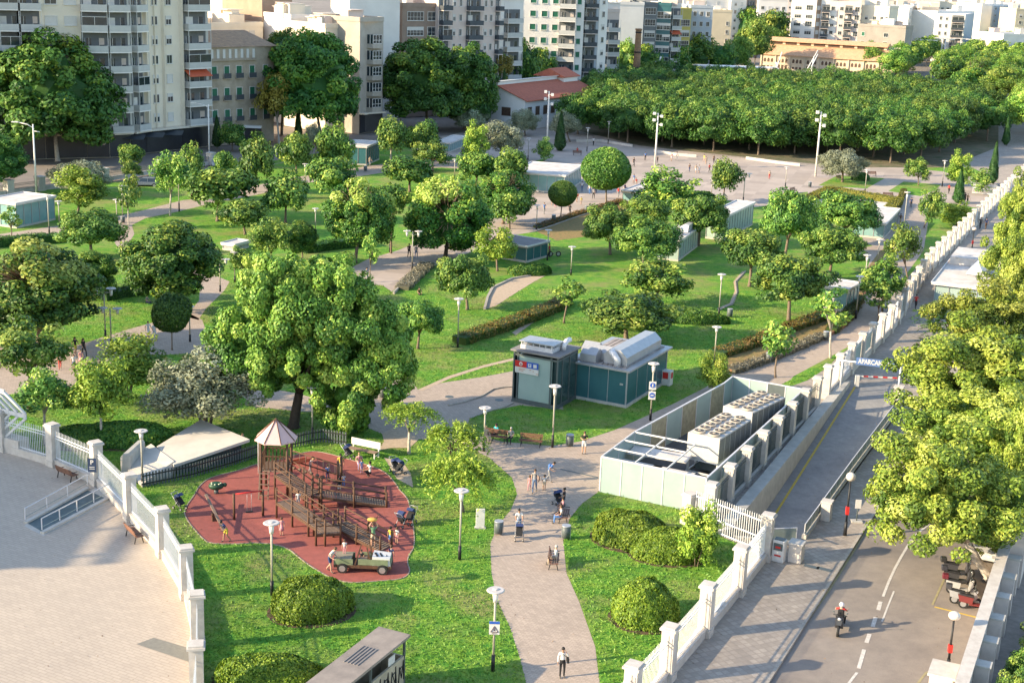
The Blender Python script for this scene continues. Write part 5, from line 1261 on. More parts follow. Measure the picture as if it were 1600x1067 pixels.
def elem(kind, w, fh, wall, v=0):
    """one window or balcony as a shared mesh: x along the wall, -y outward, z up from the floor line"""
    key = (kind, round(w, 2), round(fh, 2), wall.name, v)
    if key in ELC: return ELC[key]
    m = MB(); ms = []
    def use(mt):
        if mt not in ms: ms.append(mt)
        m.mi = ms.index(mt)
    rd = random.Random(ord(kind) + int(w * 10) + v * 7)
    if kind in 'wsgdW':
        h = 1.45 if kind != 'd' else 2.2; z0 = .95 if kind != 'd' else .1
        if kind == 'W': h = 1.9; z0 = .7
        use(WF)
        for x in (-w / 2, w / 2): m.box((x, -.04, z0 + h / 2), (.1, .1, h))
        for z in (z0, z0 + h): m.box((0, -.04, z), (w + .1, .105, .1))
        use({'w': WG, 'W': WG, 's': SH_P, 'g': SH_G, 'd': SH_G}[kind]); m.box((0, -.008, z0 + h / 2), (w - .1, .03, h - .1))
        use(WF)
        if kind in 'wW':
            for i in range(1, max(2, int(w / .8))): m.box((-w / 2 + w * i / max(2, int(w / .8)), -.03, z0 + h / 2), (.06, .05, h - .1))
            if kind == 'W': m.box((0, -.031, z0 + h * .4), (w - .1, .05, .06))
            if rd.random() < .5: use(SH_P); m.box((0, -.02, z0 + h * .8), (w - .1, .05, h * .38))
        m.mi = 0; m.box((0, -.08, z0 - .08), (w + .25, .2, .06))
        if kind == 'd': use(RAILD); m.box((0, -.35, .55), (w + .4, .03, .9)); use(W_STONE); m.box((0, -.2, .02), (w + .5, .42, .1))
    elif kind in 'bro':
        rail = {'b': RAILM, 'r': RAILD, 'o': RAILM}[kind]
        use(REC_SHADE); m.box((0, -.01, fh / 2), (w, .04, fh - .3))  # flat panel on the wall; shade of the recess is in its dark colour
        use(WG); m.box((-w * .22, -.05, 1.2), (w * (.3 - .06 * v), .05, 2.1)); m.box((w * .28, -.05, 1.3), (w * .2, .05, 1.9))
        if v == 1: use(M_WHITE); m.box((w * .06, -.25, .55), (.8, .4, .6)); use(SH_P); m.box((-w * .22, -.09, 1.6), (w * .3, .05, 1.3))
        if v == 2: use(AWNP); m.box((w * .28, -.09, 1.7), (w * .2, .04, 1.1)); use(RAILD); m.box((-w * .1, -.9, .45), (.7, .5, .8))
        if v == 3: use(WG); m.box((0, -1.42, 1.75), (w - .2, .05, 1.3)); use(WF); m.box((0, -1.43, 2.42), (w - .1, .08, .08)); m.box((0, -1.44, 1.75), (.07, .07, 1.3))
        use(WF); m.box((-w * .22, -.08, 1.2), (.06, .04, 2.1)); m.box((-w * .38, -.08, 1.2), (.06, .04, 2.1)); m.box((w * .18, -.08, 1.3), (.05, .04, 1.9))
        use(W_WHITE if kind != 'r' else W_PINK); m.box((0, -.75, -.02), (w, 1.5, .18))
        use(rail); m.box((0, -1.46, .58), (w, .06, 1.0)); m.box((-w / 2 + .04, -.75, .58), (.06, 1.36, 1.0)); m.box((w / 2 - .04, -.75, .58), (.06, 1.36, 1.0))
        if kind == 'o': use(AWN); m.hull([(x, y, z) for x in (-w / 2, w / 2) for y, z in ((-.1, fh - .3), (-.1, fh - .38), (-1.7, fh - 1.3), (-1.7, fh - 1.4))])
        use(WF); m.box((w * .5 - .05, -1.45, fh / 2), (.07, .07, fh - .2)); m.box((-w * .5 + .05, -1.45, fh / 2), (.07, .07, fh - .2))
    elif kind == 'y':   # bay window
        use(W_STONE if False else wall); m.hull([(x, y, z) for z in (-.1, .8) for x, y in ((-w / 2, 0), (-w * .32, -1.1), (w * .32, -1.1), (w / 2, 0))])
        use(WG); m.hull([(x, y, z) for z in (.8, 2.6) for x, y in ((-w * .48, 0), (-w * .3, -1.0), (w * .3, -1.0), (w * .48, 0))])
        use(M_WHITE)
        for x, y in ((-w * .3, -1.02), (w * .3, -1.02), (-w * .1, -1.02), (w * .1, -1.02), (w * .4, -.55), (-w * .4, -.55)): m.box((x, y, 1.7), (.1, .1, 1.8))
        m.box((0, -1.02, 1.5), (w * .6, .09, .09)); m.box((0, -1.02, .85), (w * .62, .1, .1)); m.box((0, -1.02, 2.55), (w * .62, .1, .1))
    elif kind == 'p':
        use(W_BAND); m.box((0, -.02, .5), (w, .06, .9))
    me = bpy.data.meshes.new({'b': 'balcony', 'r': 'balcony', 'o': 'balcony', 'y': 'bay_window', 'p': 'panel'}.get(kind, 'window')); m.bm.normal_update(); m.bm.to_mesh(me); m.bm.free()
    for x in ms: me.materials.append(x)
    ELC[key] = me; return me
def building(label, segs, h, floors, fh, z0, wall, depth=14, roof='flat', ground=None, name='apartment_building', gmat=None, top=None, roofbits=3, limit=100, par=.9, back=None, seed=1):
    """segs = [(A, B, [(t, kind, width), ...], wall material or None)] in px of the ground line, left to right"""
    pts = [segs[0][0]] + [s[1] for s in segs]; P_ = [G(*p) for p in pts]; O = P_[0]
    if top is not None: h = zfor(P_[-1].x, P_[-1].y, top)
    if floors == 0: floors = max(1, int((h - z0) / fh))
    e = empty(name, O); tag(e, label, 'building')
    ch = (P_[-1] - P_[0]).normalized(); nb = Vector((-ch.y, ch.x, 0))
    body = [tuple((p - O).xy) for p in P_] + [tuple((P_[-1] - O + nb * depth).xy), tuple((P_[0] - O + nb * depth).xy)]
    m = MB(); m.prism(body, 0, h); m.build('wall', wall, e)
    n = 0; rd = random.Random(seed)
    for A, B, spec, wm in segs:
        a, b = G(*A) - O, G(*B) - O; L = (b - a).length; u = (b - a) / L; ang = math.atan2(u.y, u.x); out = Vector((u.y, -u.x, 0))
        if wm:
            c = (a + b) / 2 + out * .03; m = MB(); m.box((c.x, c.y, (h + z0) / 2), (L, .1, h - z0), ang); m.build('facade', wm, e)
        for f in range(floors):
            for t, kd_, wd in spec:
                if n >= limit: break
                z = z0 + f * fh
                if z + fh > h + .5: continue
                if kd_ == 's' and rd.random() < .3: kd2 = 'w'
                elif kd_ == 'b' and rd.random() < .06: kd2 = 'o'
                else: kd2 = kd_
                me = elem(kd2, wd, fh, wall, rd.randrange(4) if kd2 in 'brwW' else 0); o = bpy.data.objects.new(me.name.split('.')[0], me); col.objects.link(o); o.parent = e
                q = a + u * (L * t) + out * (.09 if wm else .01); o.location = (q.x, q.y, z); o.rotation_euler.z = ang; n += 1
        if ground:
            c = (a + b) / 2 + out * .06; m = MB(); m.box((c.x, c.y, z0 / 2 - .2), (L - .1, .14, z0 - .6), ang); o = m.build('shop_front', ground, e)
            m = MB(); c2 = (a + b) / 2 + out * .6; m.box((c2.x, c2.y, z0 - .25), (L, 1.4, .3), ang); m.build('canopy', W_CREAM, e)
    cx_ = (P_[0] + P_[-1]) / 2 - O + nb * depth / 2; L = (P_[-1] - P_[0]).length; ang = math.atan2(ch.y, ch.x)
    if roof == 'flat':
        m = MB()
        for s_, (w1, w2) in (((0, -depth / 2), (L, .25)), ((0, depth / 2), (L, .25)), ((-L / 2, 0), (.25, depth)), ((L / 2, 0), (.25, depth))):
            q = cx_ + ch * s_[0] + nb * s_[1]; m.box((q.x, q.y, h + par / 2), (w1 if w2 == .25 else .25, w2 if w1 != L else .25, par) if False else (w1, w2, par), ang)
        m.build('parapet', wall, e)
        for k in range(roofbits):
            q = cx_ + ch * rd.uniform(-.35, .35) * L + nb * rd.uniform(-.3, .3) * depth; m = MB(); hh = rd.uniform(1.8, 3.2); m.box((q.x, q.y, h + hh / 2), (rd.uniform(2, 5), rd.uniform(2, 4), hh), ang); m.box((q.x, q.y, h + hh + .08), (4, 3, .12), ang); m.build('roof_house', rd.choice([W_WHITE, W_CREAM, W_PINK]), e)
    elif roof == 'tile':
        m = MB(); m.hull([cx_ + ch * x + nb * y + Vector((0, 0, z)) for x, y, z in ((-L / 2 - .5, -depth / 2 - .6, h), (L / 2 + .5, -depth / 2 - .6, h), (-L / 2 - .5, depth / 2 + .6, h), (L / 2 + .5, depth / 2 + .6, h), (-L / 2 + 1, 0, h + depth * .18), (L / 2 - 1, 0, h + depth * .18))]); m.build('roof', TILE, e)
    return e, O, h
# corner tower at left
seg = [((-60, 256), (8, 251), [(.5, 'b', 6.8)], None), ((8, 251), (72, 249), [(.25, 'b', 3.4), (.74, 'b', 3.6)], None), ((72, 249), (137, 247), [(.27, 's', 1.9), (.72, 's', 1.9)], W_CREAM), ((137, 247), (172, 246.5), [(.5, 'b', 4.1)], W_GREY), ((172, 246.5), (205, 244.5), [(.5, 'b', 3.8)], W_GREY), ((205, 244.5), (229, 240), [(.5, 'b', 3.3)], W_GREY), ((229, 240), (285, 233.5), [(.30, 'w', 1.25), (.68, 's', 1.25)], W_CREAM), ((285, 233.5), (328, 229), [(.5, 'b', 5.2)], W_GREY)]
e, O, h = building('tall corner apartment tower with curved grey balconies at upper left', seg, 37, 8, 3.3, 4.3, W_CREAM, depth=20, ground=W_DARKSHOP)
for c in [x for x in bpy.data.objects if x.parent == e and x.name.startswith('balcony')][-1:]: c.data = elem('o', 5.2, 3.3, W_CREAM)
# vertical ribs on the cream faces
m = MB()
for A, t in (((229, 240), 0), ((247, 238), 0), ((285, 233), 0)):
    q = G(*A) - O; m.box((q.x, q.y - .2, h / 2 + 2), (.25, .25, h - 4.3))
for t in (.0, .5, 1.0):
    q = (G(229, 240) - O).lerp(G(285, 233.5) - O, t); m.box((q.x, q.y - .14, h / 2 + 2), (1.4 if t != .5 else 1.0, .12, h - 4.5), math.atan2(-6.5, 56))
m.build('pilaster', W_CREAM, e)
m = MB(); q = G(158, 247) - O; m.hull([(q.x + x, q.y + y, z) for x in (-1.4, 1.4) for y, z in ((-.3, 3.5), (-.3, 3.4), (-2.2, 2.6), (-2.2, 2.5))]); m.build('awning', AWNP, e)
m = MB()
for k in range(3):
    q = (G(185, 246) - O).lerp(G(285, 233.5) - O, .2 + k * .3); m.hull([(q.x + x, q.y + y, z) for x in (-2.6, 2.6) for y, z in ((-.3, 3.7), (-.3, 3.6), (-2.0, 3.1), (-2.0, 3.0))])
m.build('awning', RAILD, e)
# old stone house with loggia and green shutters
e, O, h = building('old stone house with green shutters and open loggia under its tiled roof', [((329, 229), (402, 223), [(.10, 'd', 1.2), (.36, 'd', 1.2), (.62, 'd', 1.3), (.90, 'd', 1.2)], None), ((402, 223), (428, 220), [(.5, 'd', 1.2)], None)], 0, 4, 3.9, 4.2, W_STONE, depth=14, roof='tile', top=72, ground=None)
a, b = G(329, 229) - O, G(402, 223) - O; m = MB(); u = (b - a).normalized(); L = (b - a).length; m2 = MB()
for k in range(8):
    q = a + u * (L * (k + .5) / 8); m.box((q.x, q.y - .06, h - 1.2), (.55, .12, 1.6), math.atan2(u.y, u.x))
m.build('loggia_opening', WF, e); m = MB(); c = (a + b) / 2; m.box((c.x, c.y - .25, h - 2.3), (L, .5, .25), math.atan2(u.y, u.x)); m.box((c.x, c.y - .12, 4.6), (L, .3, .4), math.atan2(u.y, u.x)); m.build('cornice', W_STONE, e)
m = MB(); c = a.lerp(b, .75); m.box((c.x, c.y - .4, 3.2), (6, 1.2, .4)); m.build('shop_canopy', W_WHITE, e); m = MB(); m.box((c.x, c.y - .08, 1.5), (6, .16, 2.8)); m.build('shop_front', W_DARKSHOP, e)
bl = building
w_ = lambda *a: list(a)
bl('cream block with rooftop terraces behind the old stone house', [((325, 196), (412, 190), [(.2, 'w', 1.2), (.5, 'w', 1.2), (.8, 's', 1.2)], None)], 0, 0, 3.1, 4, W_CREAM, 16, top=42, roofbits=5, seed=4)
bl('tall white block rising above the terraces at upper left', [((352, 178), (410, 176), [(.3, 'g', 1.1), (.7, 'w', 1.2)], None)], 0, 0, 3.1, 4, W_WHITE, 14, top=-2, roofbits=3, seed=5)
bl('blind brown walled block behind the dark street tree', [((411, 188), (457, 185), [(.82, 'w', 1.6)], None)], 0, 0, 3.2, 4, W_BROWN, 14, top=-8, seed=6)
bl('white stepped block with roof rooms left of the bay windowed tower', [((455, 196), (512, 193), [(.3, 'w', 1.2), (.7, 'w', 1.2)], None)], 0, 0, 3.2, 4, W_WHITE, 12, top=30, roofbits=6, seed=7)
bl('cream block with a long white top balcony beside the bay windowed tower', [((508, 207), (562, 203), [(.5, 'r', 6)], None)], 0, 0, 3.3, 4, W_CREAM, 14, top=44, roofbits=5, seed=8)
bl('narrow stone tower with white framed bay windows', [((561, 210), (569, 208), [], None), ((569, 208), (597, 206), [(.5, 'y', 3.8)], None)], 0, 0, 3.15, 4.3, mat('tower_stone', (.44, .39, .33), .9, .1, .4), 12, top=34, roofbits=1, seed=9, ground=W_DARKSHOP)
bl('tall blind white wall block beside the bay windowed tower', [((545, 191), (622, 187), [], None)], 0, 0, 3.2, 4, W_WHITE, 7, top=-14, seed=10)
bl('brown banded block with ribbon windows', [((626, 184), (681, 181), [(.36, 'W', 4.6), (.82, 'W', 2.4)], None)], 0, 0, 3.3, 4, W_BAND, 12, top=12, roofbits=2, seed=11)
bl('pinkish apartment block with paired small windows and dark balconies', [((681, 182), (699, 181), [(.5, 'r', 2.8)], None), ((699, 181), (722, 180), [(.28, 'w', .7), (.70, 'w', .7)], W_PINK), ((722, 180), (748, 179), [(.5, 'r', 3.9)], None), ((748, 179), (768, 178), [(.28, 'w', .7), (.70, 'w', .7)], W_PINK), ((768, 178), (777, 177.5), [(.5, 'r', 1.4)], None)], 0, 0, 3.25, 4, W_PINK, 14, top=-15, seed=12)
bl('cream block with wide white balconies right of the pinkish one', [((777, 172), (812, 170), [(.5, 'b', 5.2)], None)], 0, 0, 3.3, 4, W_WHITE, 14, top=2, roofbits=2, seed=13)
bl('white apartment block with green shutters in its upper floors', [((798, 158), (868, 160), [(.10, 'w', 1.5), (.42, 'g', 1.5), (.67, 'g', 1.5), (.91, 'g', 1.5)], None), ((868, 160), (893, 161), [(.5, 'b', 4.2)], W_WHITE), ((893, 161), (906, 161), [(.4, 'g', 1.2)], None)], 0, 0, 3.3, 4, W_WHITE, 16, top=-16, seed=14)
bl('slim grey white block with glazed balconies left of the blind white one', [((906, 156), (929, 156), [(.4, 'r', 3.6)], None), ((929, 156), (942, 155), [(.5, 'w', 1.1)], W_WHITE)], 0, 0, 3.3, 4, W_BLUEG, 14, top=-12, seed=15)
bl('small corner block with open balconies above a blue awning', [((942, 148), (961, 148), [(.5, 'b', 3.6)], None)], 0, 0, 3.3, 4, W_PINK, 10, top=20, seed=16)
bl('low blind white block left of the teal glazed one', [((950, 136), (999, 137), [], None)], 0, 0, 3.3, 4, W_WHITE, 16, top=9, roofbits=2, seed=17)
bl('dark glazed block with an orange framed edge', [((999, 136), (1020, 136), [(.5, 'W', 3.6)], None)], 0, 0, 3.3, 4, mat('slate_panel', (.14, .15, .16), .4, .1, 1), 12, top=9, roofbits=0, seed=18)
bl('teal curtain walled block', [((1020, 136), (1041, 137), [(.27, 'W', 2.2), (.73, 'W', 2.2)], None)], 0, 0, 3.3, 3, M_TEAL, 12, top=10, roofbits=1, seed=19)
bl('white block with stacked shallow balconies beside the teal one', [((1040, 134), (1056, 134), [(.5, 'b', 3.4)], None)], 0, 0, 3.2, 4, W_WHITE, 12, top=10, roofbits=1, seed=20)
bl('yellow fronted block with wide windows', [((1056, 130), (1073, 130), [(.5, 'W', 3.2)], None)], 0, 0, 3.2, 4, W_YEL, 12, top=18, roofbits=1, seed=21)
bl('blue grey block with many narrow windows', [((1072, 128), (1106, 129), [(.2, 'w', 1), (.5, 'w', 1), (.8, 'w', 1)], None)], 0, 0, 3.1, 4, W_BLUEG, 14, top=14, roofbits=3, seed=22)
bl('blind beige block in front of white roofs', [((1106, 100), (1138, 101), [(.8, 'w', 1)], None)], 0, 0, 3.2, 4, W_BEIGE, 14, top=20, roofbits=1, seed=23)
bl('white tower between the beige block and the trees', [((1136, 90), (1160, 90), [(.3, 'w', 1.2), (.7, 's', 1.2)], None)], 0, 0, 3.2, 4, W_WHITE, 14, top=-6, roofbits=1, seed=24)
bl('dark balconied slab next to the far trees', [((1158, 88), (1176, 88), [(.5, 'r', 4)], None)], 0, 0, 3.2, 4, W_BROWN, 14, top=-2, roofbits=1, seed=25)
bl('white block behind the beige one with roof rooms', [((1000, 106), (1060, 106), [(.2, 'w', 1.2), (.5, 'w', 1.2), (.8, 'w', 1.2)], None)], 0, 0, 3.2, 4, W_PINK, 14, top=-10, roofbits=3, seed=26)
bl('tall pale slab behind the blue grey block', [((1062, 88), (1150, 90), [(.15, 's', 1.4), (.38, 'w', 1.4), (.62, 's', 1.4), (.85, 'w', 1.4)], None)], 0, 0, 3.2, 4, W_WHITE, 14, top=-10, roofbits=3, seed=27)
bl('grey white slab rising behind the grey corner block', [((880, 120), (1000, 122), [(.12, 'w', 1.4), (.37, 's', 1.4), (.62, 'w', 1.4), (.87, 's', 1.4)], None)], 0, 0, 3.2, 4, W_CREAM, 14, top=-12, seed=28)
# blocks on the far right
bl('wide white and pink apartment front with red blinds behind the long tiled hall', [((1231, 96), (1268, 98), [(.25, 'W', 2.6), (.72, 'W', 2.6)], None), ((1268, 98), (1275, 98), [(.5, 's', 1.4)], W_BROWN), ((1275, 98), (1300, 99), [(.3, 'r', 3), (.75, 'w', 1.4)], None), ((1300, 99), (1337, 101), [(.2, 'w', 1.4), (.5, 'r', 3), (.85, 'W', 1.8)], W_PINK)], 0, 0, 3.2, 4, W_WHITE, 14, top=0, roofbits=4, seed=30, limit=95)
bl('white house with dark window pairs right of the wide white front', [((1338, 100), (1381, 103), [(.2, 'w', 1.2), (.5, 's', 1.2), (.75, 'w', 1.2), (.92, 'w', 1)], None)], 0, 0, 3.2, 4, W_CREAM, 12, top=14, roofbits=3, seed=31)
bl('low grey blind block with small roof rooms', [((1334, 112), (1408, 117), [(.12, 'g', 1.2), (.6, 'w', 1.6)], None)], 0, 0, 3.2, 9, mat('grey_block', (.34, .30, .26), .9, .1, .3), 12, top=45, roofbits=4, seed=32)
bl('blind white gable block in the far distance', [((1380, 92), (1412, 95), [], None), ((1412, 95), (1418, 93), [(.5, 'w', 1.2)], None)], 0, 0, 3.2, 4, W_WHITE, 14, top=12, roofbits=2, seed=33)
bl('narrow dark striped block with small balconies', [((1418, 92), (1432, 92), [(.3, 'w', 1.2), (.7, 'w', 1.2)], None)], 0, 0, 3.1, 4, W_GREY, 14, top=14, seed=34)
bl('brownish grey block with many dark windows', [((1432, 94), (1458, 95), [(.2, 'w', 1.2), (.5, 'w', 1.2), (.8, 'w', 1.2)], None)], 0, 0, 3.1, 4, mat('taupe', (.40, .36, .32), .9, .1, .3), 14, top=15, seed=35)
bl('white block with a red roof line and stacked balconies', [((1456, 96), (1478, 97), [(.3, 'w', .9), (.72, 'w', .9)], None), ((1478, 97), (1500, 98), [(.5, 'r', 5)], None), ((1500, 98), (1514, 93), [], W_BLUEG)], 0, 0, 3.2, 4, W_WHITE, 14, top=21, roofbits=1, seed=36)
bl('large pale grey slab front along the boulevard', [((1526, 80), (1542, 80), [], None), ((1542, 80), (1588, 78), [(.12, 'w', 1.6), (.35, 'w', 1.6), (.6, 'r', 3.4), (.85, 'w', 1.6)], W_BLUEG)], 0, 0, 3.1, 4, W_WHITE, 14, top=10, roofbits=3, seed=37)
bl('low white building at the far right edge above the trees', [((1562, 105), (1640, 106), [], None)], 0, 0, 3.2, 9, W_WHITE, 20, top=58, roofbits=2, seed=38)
rd = random.Random(21)
FARL = ['first', 'second', 'third', 'fourth', 'fifth', 'sixth', 'seventh', 'eighth', 'ninth', 'tenth', 'eleventh', 'twelfth', 'thirteenth', 'fourteenth', 'fifteenth', 'sixteenth']
k = 0
for (x0, x1, by, top, wl) in [(1180, 1225, 74, 2, W_WHITE), (1224, 1262, 70, -6, W_PINK), (1262, 1306, 68, -3, W_WHITE), (1306, 1345, 66, 2, W_CREAM), (1345, 1388, 66, 0, W_WHITE), (1388, 1424, 64, 4, W_PINK), (1424, 1462, 62, 2, W_WHITE), (1462, 1496, 62, 6, W_CREAM), (1496, 1530, 60, 4, W_WHITE), (1530, 1562, 58, 2, W_BEIGE), (1562, 1600, 60, 8, W_WHITE), (1600, 1640, 58, 4, W_PINK), (820, 880, 96, -8, W_PINK), (740, 800, 110, -10, W_WHITE), (1580, 1630, 84, 18, W_BEIGE)]:
    bl('distant pale city block, %s in the far row behind the others' % FARL[k], [((x0, by), (x1, by + 1.4), [(.15, 'w', 1.6), (.4, 's', 1.6), (.64, 'w', 1.6), (.87, 'w', 1.6)], None)], 0, 0, 3.2, 4, wl, 16, top=top, roofbits=5, seed=40 + k, limit=40); k += 1
# ------------------------------------------------------------------ red roofed hall
b_, ang, w, d = frame3((742, 190), (819, 204), (932, 186)); e = empty('red_roofed_hall', b_, ang); tag(e, 'long white hall with red tiled roof and shuttered square windows', 'hall')
he = zfor(b_.x, b_.y, 158); m = MB(); hr = he + 2.6; hc = hr + .9
m.hull([(x, y, z) for x in (0, w) for y, z in ((0, 0), (0, he), (d * .42, hr), (d, he), (d, 0))]); m.hull([(x, y, z) for x in (.02, w - .02) for y, z in ((d * .42, he), (d * .42, hc), (d * .62, hc - .3), (d * .62, he))]); m.build('wall', mat('hall_white', (.70, .69, .68), .85, .06, .3), e)
m = MB(); m.hull([(x, y, z) for x in (-.4, w + .4) for y, z in ((-.7, he - .18), (-.7, he - .02), (d * .42 - .03, hr + .02), (d * .42 - .03, hr + .2))]); m.build('roof', TILER, e)
m = MB(); m.hull([(x, y, z) for x in (-.4, w * .8) for y, z in ((d * .42 - .4, hc + .02), (d * .42 - .4, hc + .16), (d + .5, he + .1), (d + .5, he - .02))]); m.build('rear_roof', M_ALU, e)
m = MB(); m.hull([(x, y, z) for x in (w * .78, w + .4) for y, z in ((d * .3, hr + .6), (d * .3, hr + .75), (d * .55, hc + 1.6), (d * .8, hr + .6), (d * .8, hr + .75))]); m.build('lantern_roof', TILER, e)
m = MB(); m.box((w * .89, d * .5, hr + .2), (w * .2, d * .36, 1.2)); m.build('lantern', W_WHITE, e)
for k in range(9):
    m = MB(); m.box((2.0 + k * (w - 3) / 9, -.03, he - 2.4), (1.7, .1, 1.9)); m.build('window', SH_B, e)
m = MB(); m.box((-.03, d * .28, he - 2.6), (.1, 2.2, 1.8)); m.build('window', SH_B, e)
# long tiled hall
a, b = G(1188, 112), G(1394, 126); u = b - a; L = u.length; ang = math.atan2(u.y, u.x); e = empty('sandstone_hall', a, ang); tag(e, 'very long sandstone hall with orange tiled two step roof', 'hall')
he = zfor(b.x, b.y, 97); d = 18; m = MB(); m.hull([(x, y, z) for x in (0, L) for y, z in ((0, 0), (0, he), (d / 2, he + 4.4), (d, he), (d, 0))]); m.build('wall', W_SAND, e)
m = MB(); m.hull([(x, y, z) for x in (-.5, L + .5) for y, z in ((-.8, he - .2), (-.8, he), (d * .36, he + 3.1), (d * .36, he + 3.3))]); m.build('roof', TILEO, e)
m = MB(); m.box((L * .46, d * .5, he + 3.9), (L * .9, d * .28, 1.0)); m.build('clerestory', SH_B, e)
m = MB()
for k in range(9): m.box((L * (.02 + .11 * k), d * .5, he + 3.92), (1.0, d * .285, 1.02))
m.build('clerestory_pier', W_SAND, e)
m = MB(); m.hull([(x, y, z) for x in (-.3, L * .92) for y, z in ((d * .3, he + 4.4), (d * .3, he + 4.55), (d * .5, he + 5.8), (d * .7, he + 4.4), (d * .7, he + 4.55))]); m.build('upper_roof', TILEO, e)
m = MB(); m.hull([(x, y, z) for x in (-.5, L + .5) for y, z in ((d + .8, he - .2), (d + .8, he), (d * .64, he + 3.1), (d * .64, he + 3.3))]); m.build('roof', TILEO, e)
for k in range(9):
    x = L * (k + .5) / 9; m = MB()
    for j in (-1, 0, 1):
        m.box((x + j * 1.3, -.03, he - 2.2), (.8, .1, 1.0)); m.box((x + j * 1.3, -.03, he - 4.4), (.8, .1, 1.8 if k % 2 else .8))
        m.ball((x + j * 1.3, -.03, he - 1.7), .4, 1, (1, .12, 1))
    m.build('window', SH_B, e); m = MB(); m.box((L * k / 9, -.2, he / 2), (.5, .4, he)); m.build('buttress', W_SAND, e)
m = MB(); m.box((L + .03, d * .5, he + .6), (.1, 1.0, 2.2)); m.box((L + .03, d * .3, he - 3), (.1, .9, 2.0)); m.build('window', SH_B, e)
# barn roof beside the chimney
a, b = G(934, 150), G(986, 150); u = b - a; L = u.length; e = empty('barn', a, math.atan2(u.y, u.x)); tag(e, 'dark grey tiled barn roof beside the brick chimney', 'barn')
he = zfor(a.x, a.y, 124); m = MB(); m.hull([(x, y, z) for x in (0, L) for y, z in ((0, 0), (0, he), (5, he + 2.6), (10, he), (10, 0))]); m.build('wall', W_GREY, e)
m = MB(); m.hull([(x, y, z) for x, y, z in ((-.5, -.5, he), (L + .5, -.5, he), (-.5, -.5, he + .15), (L + .5, -.5, he + .15), (3, 5, he + 2.8), (L - .2, 5, he + 2.8), (-.5, 10.5, he), (L + .5, 10.5, he))]); m.build('roof', mat('grey_tile', (.20, .19, .18), .9, .15, 1), e)
# brick chimney
p = G(992, 150); ht = zfor(p.x, p.y, 48); e = empty('brick_chimney', p); tag(e, 'tall tapering brick factory chimney with dark bands', 'chimney')
m = MB(); m.cyl((0, 0, 0), 1.15, ht, 12, .8, smooth=False); m.build('shaft', mat('chimney_brick', (.34, .20, .11), .9, .2, 2, c2=(.22, .13, .08)), e)
for f in (.42, .66, .96): m = MB(); m.cyl((0, 0, ht * f), 1.2 - .33 * f, .4, 12); m.build('band', M_BLACK, e)
m = MB(); m.cyl((0, 0, ht), .98, .5, 12); m.build('rim', mat('chimney_brick', (.42, .28, .17)), e)
# slanting masts, canopy and trusses
def masts(label, lines, r=.22, name='slanting_mast', cat='mast'):
    O = G(*lines[0][0]); e = empty(name, O); tag(e, label, cat); 
    for (bx, by), (tx, ty) in lines:
        p = G(bx, by); z = zfor(p.x, p.y, ty); px = proj((p.x, p.y, z))[0]; dx = (tx - px) / scale_at((p.x, p.y, z)); m = MB(); m.tube([p - O, p - O + Vector((dx, 0, z))], r, 6); m.build('pole', M_LAMPW, e)
masts('pair of white slanting poles beside the brick chimney', [((1008, 150), (1033, 88)), ((1004, 150), (1026, 94))])
masts('white A shaped lattice mast in front of the sandstone hall', [((1198, 152), (1222, 81)), ((1226, 150), (1212, 98)), ((1202, 152), (1214, 98))], .16)
masts('second white A shaped mast in front of the sandstone hall', [((1240, 146), (1278, 78)), ((1262, 148), (1272, 88)), ((1246, 148), (1278, 84))], .16)
for (x0, x1, by, ty, label) in ((1084, 1212, 146, 103, 'long thin white canopy roof behind the grove'),):
    a, b = G(x0, by), G(x1, by + 4); u = b - a; L = u.length; e = empty('canopy', a, math.atan2(u.y, u.x)); tag(e, label, 'canopy'); z = zfor(a.x, a.y, ty)
    m = MB(); m.box((L / 2, 2, z), (L, 6, .25)); m.build('roof', M_LAMPW, e)
    for k in range(6): m = MB(); m.box((L * (k + .2) / 6, 0, z / 2), (.25, .25, z)); m.build('post', M_STEELD, e)
p = G(1258, 150); z = zfor(p.x, p.y, 132); e = empty("parasol", p, 0); tag(e, 'bright red parasol showing above the tree tops', 'parasol')
m = MB(); m.cyl((-1.4, 0, z - .8), 2.4, 1.2, 10, .1); m.cyl((2.2, .5, z - .9), 2.3, 1.2, 10, .1); m.build('cover', mat('parasol_red', (.65, .06, .06), .7), e); m = MB(); m.tube([(0, 0, 0), (0, 0, z)], .1); m.build('pole', M_WHITE, e)
# low street wall with stone piers at upper left
fence([(-40, 312), (14, 304), (63, 298), (163, 284), (250, 270), (330, 258)], 'low wall of white piers and dark glass along the left street', h=1.9, wd=1.1, top=1.5, plinth=.6, rail=M_STEELD, spikes=.05)
# unseen, left of the view: block and beam added to shade the forecourt
def caster(x, y, w, d, h, label):
    e = empty('apartment_building', (x, y, 0), 0); tag(e, label, 'building'); m = MB(); m.box((0, 0, h / 2), (w, d, h)); m.build('wall', W_CREAM, e); m = MB(); m.box((0, 0, h + .3), (w + .6, d + .6, .5)); m.build('parapet', W_WHITE, e)
    for f in range(int(h / 3.2) - 1):
        for k in range(2): m = MB(); m.box((w / 2 + .02, d * (-.25 + .5 * k), 4 + f * 3.2), (.1, 1.4, 1.5)); m.build('window', WG, e)
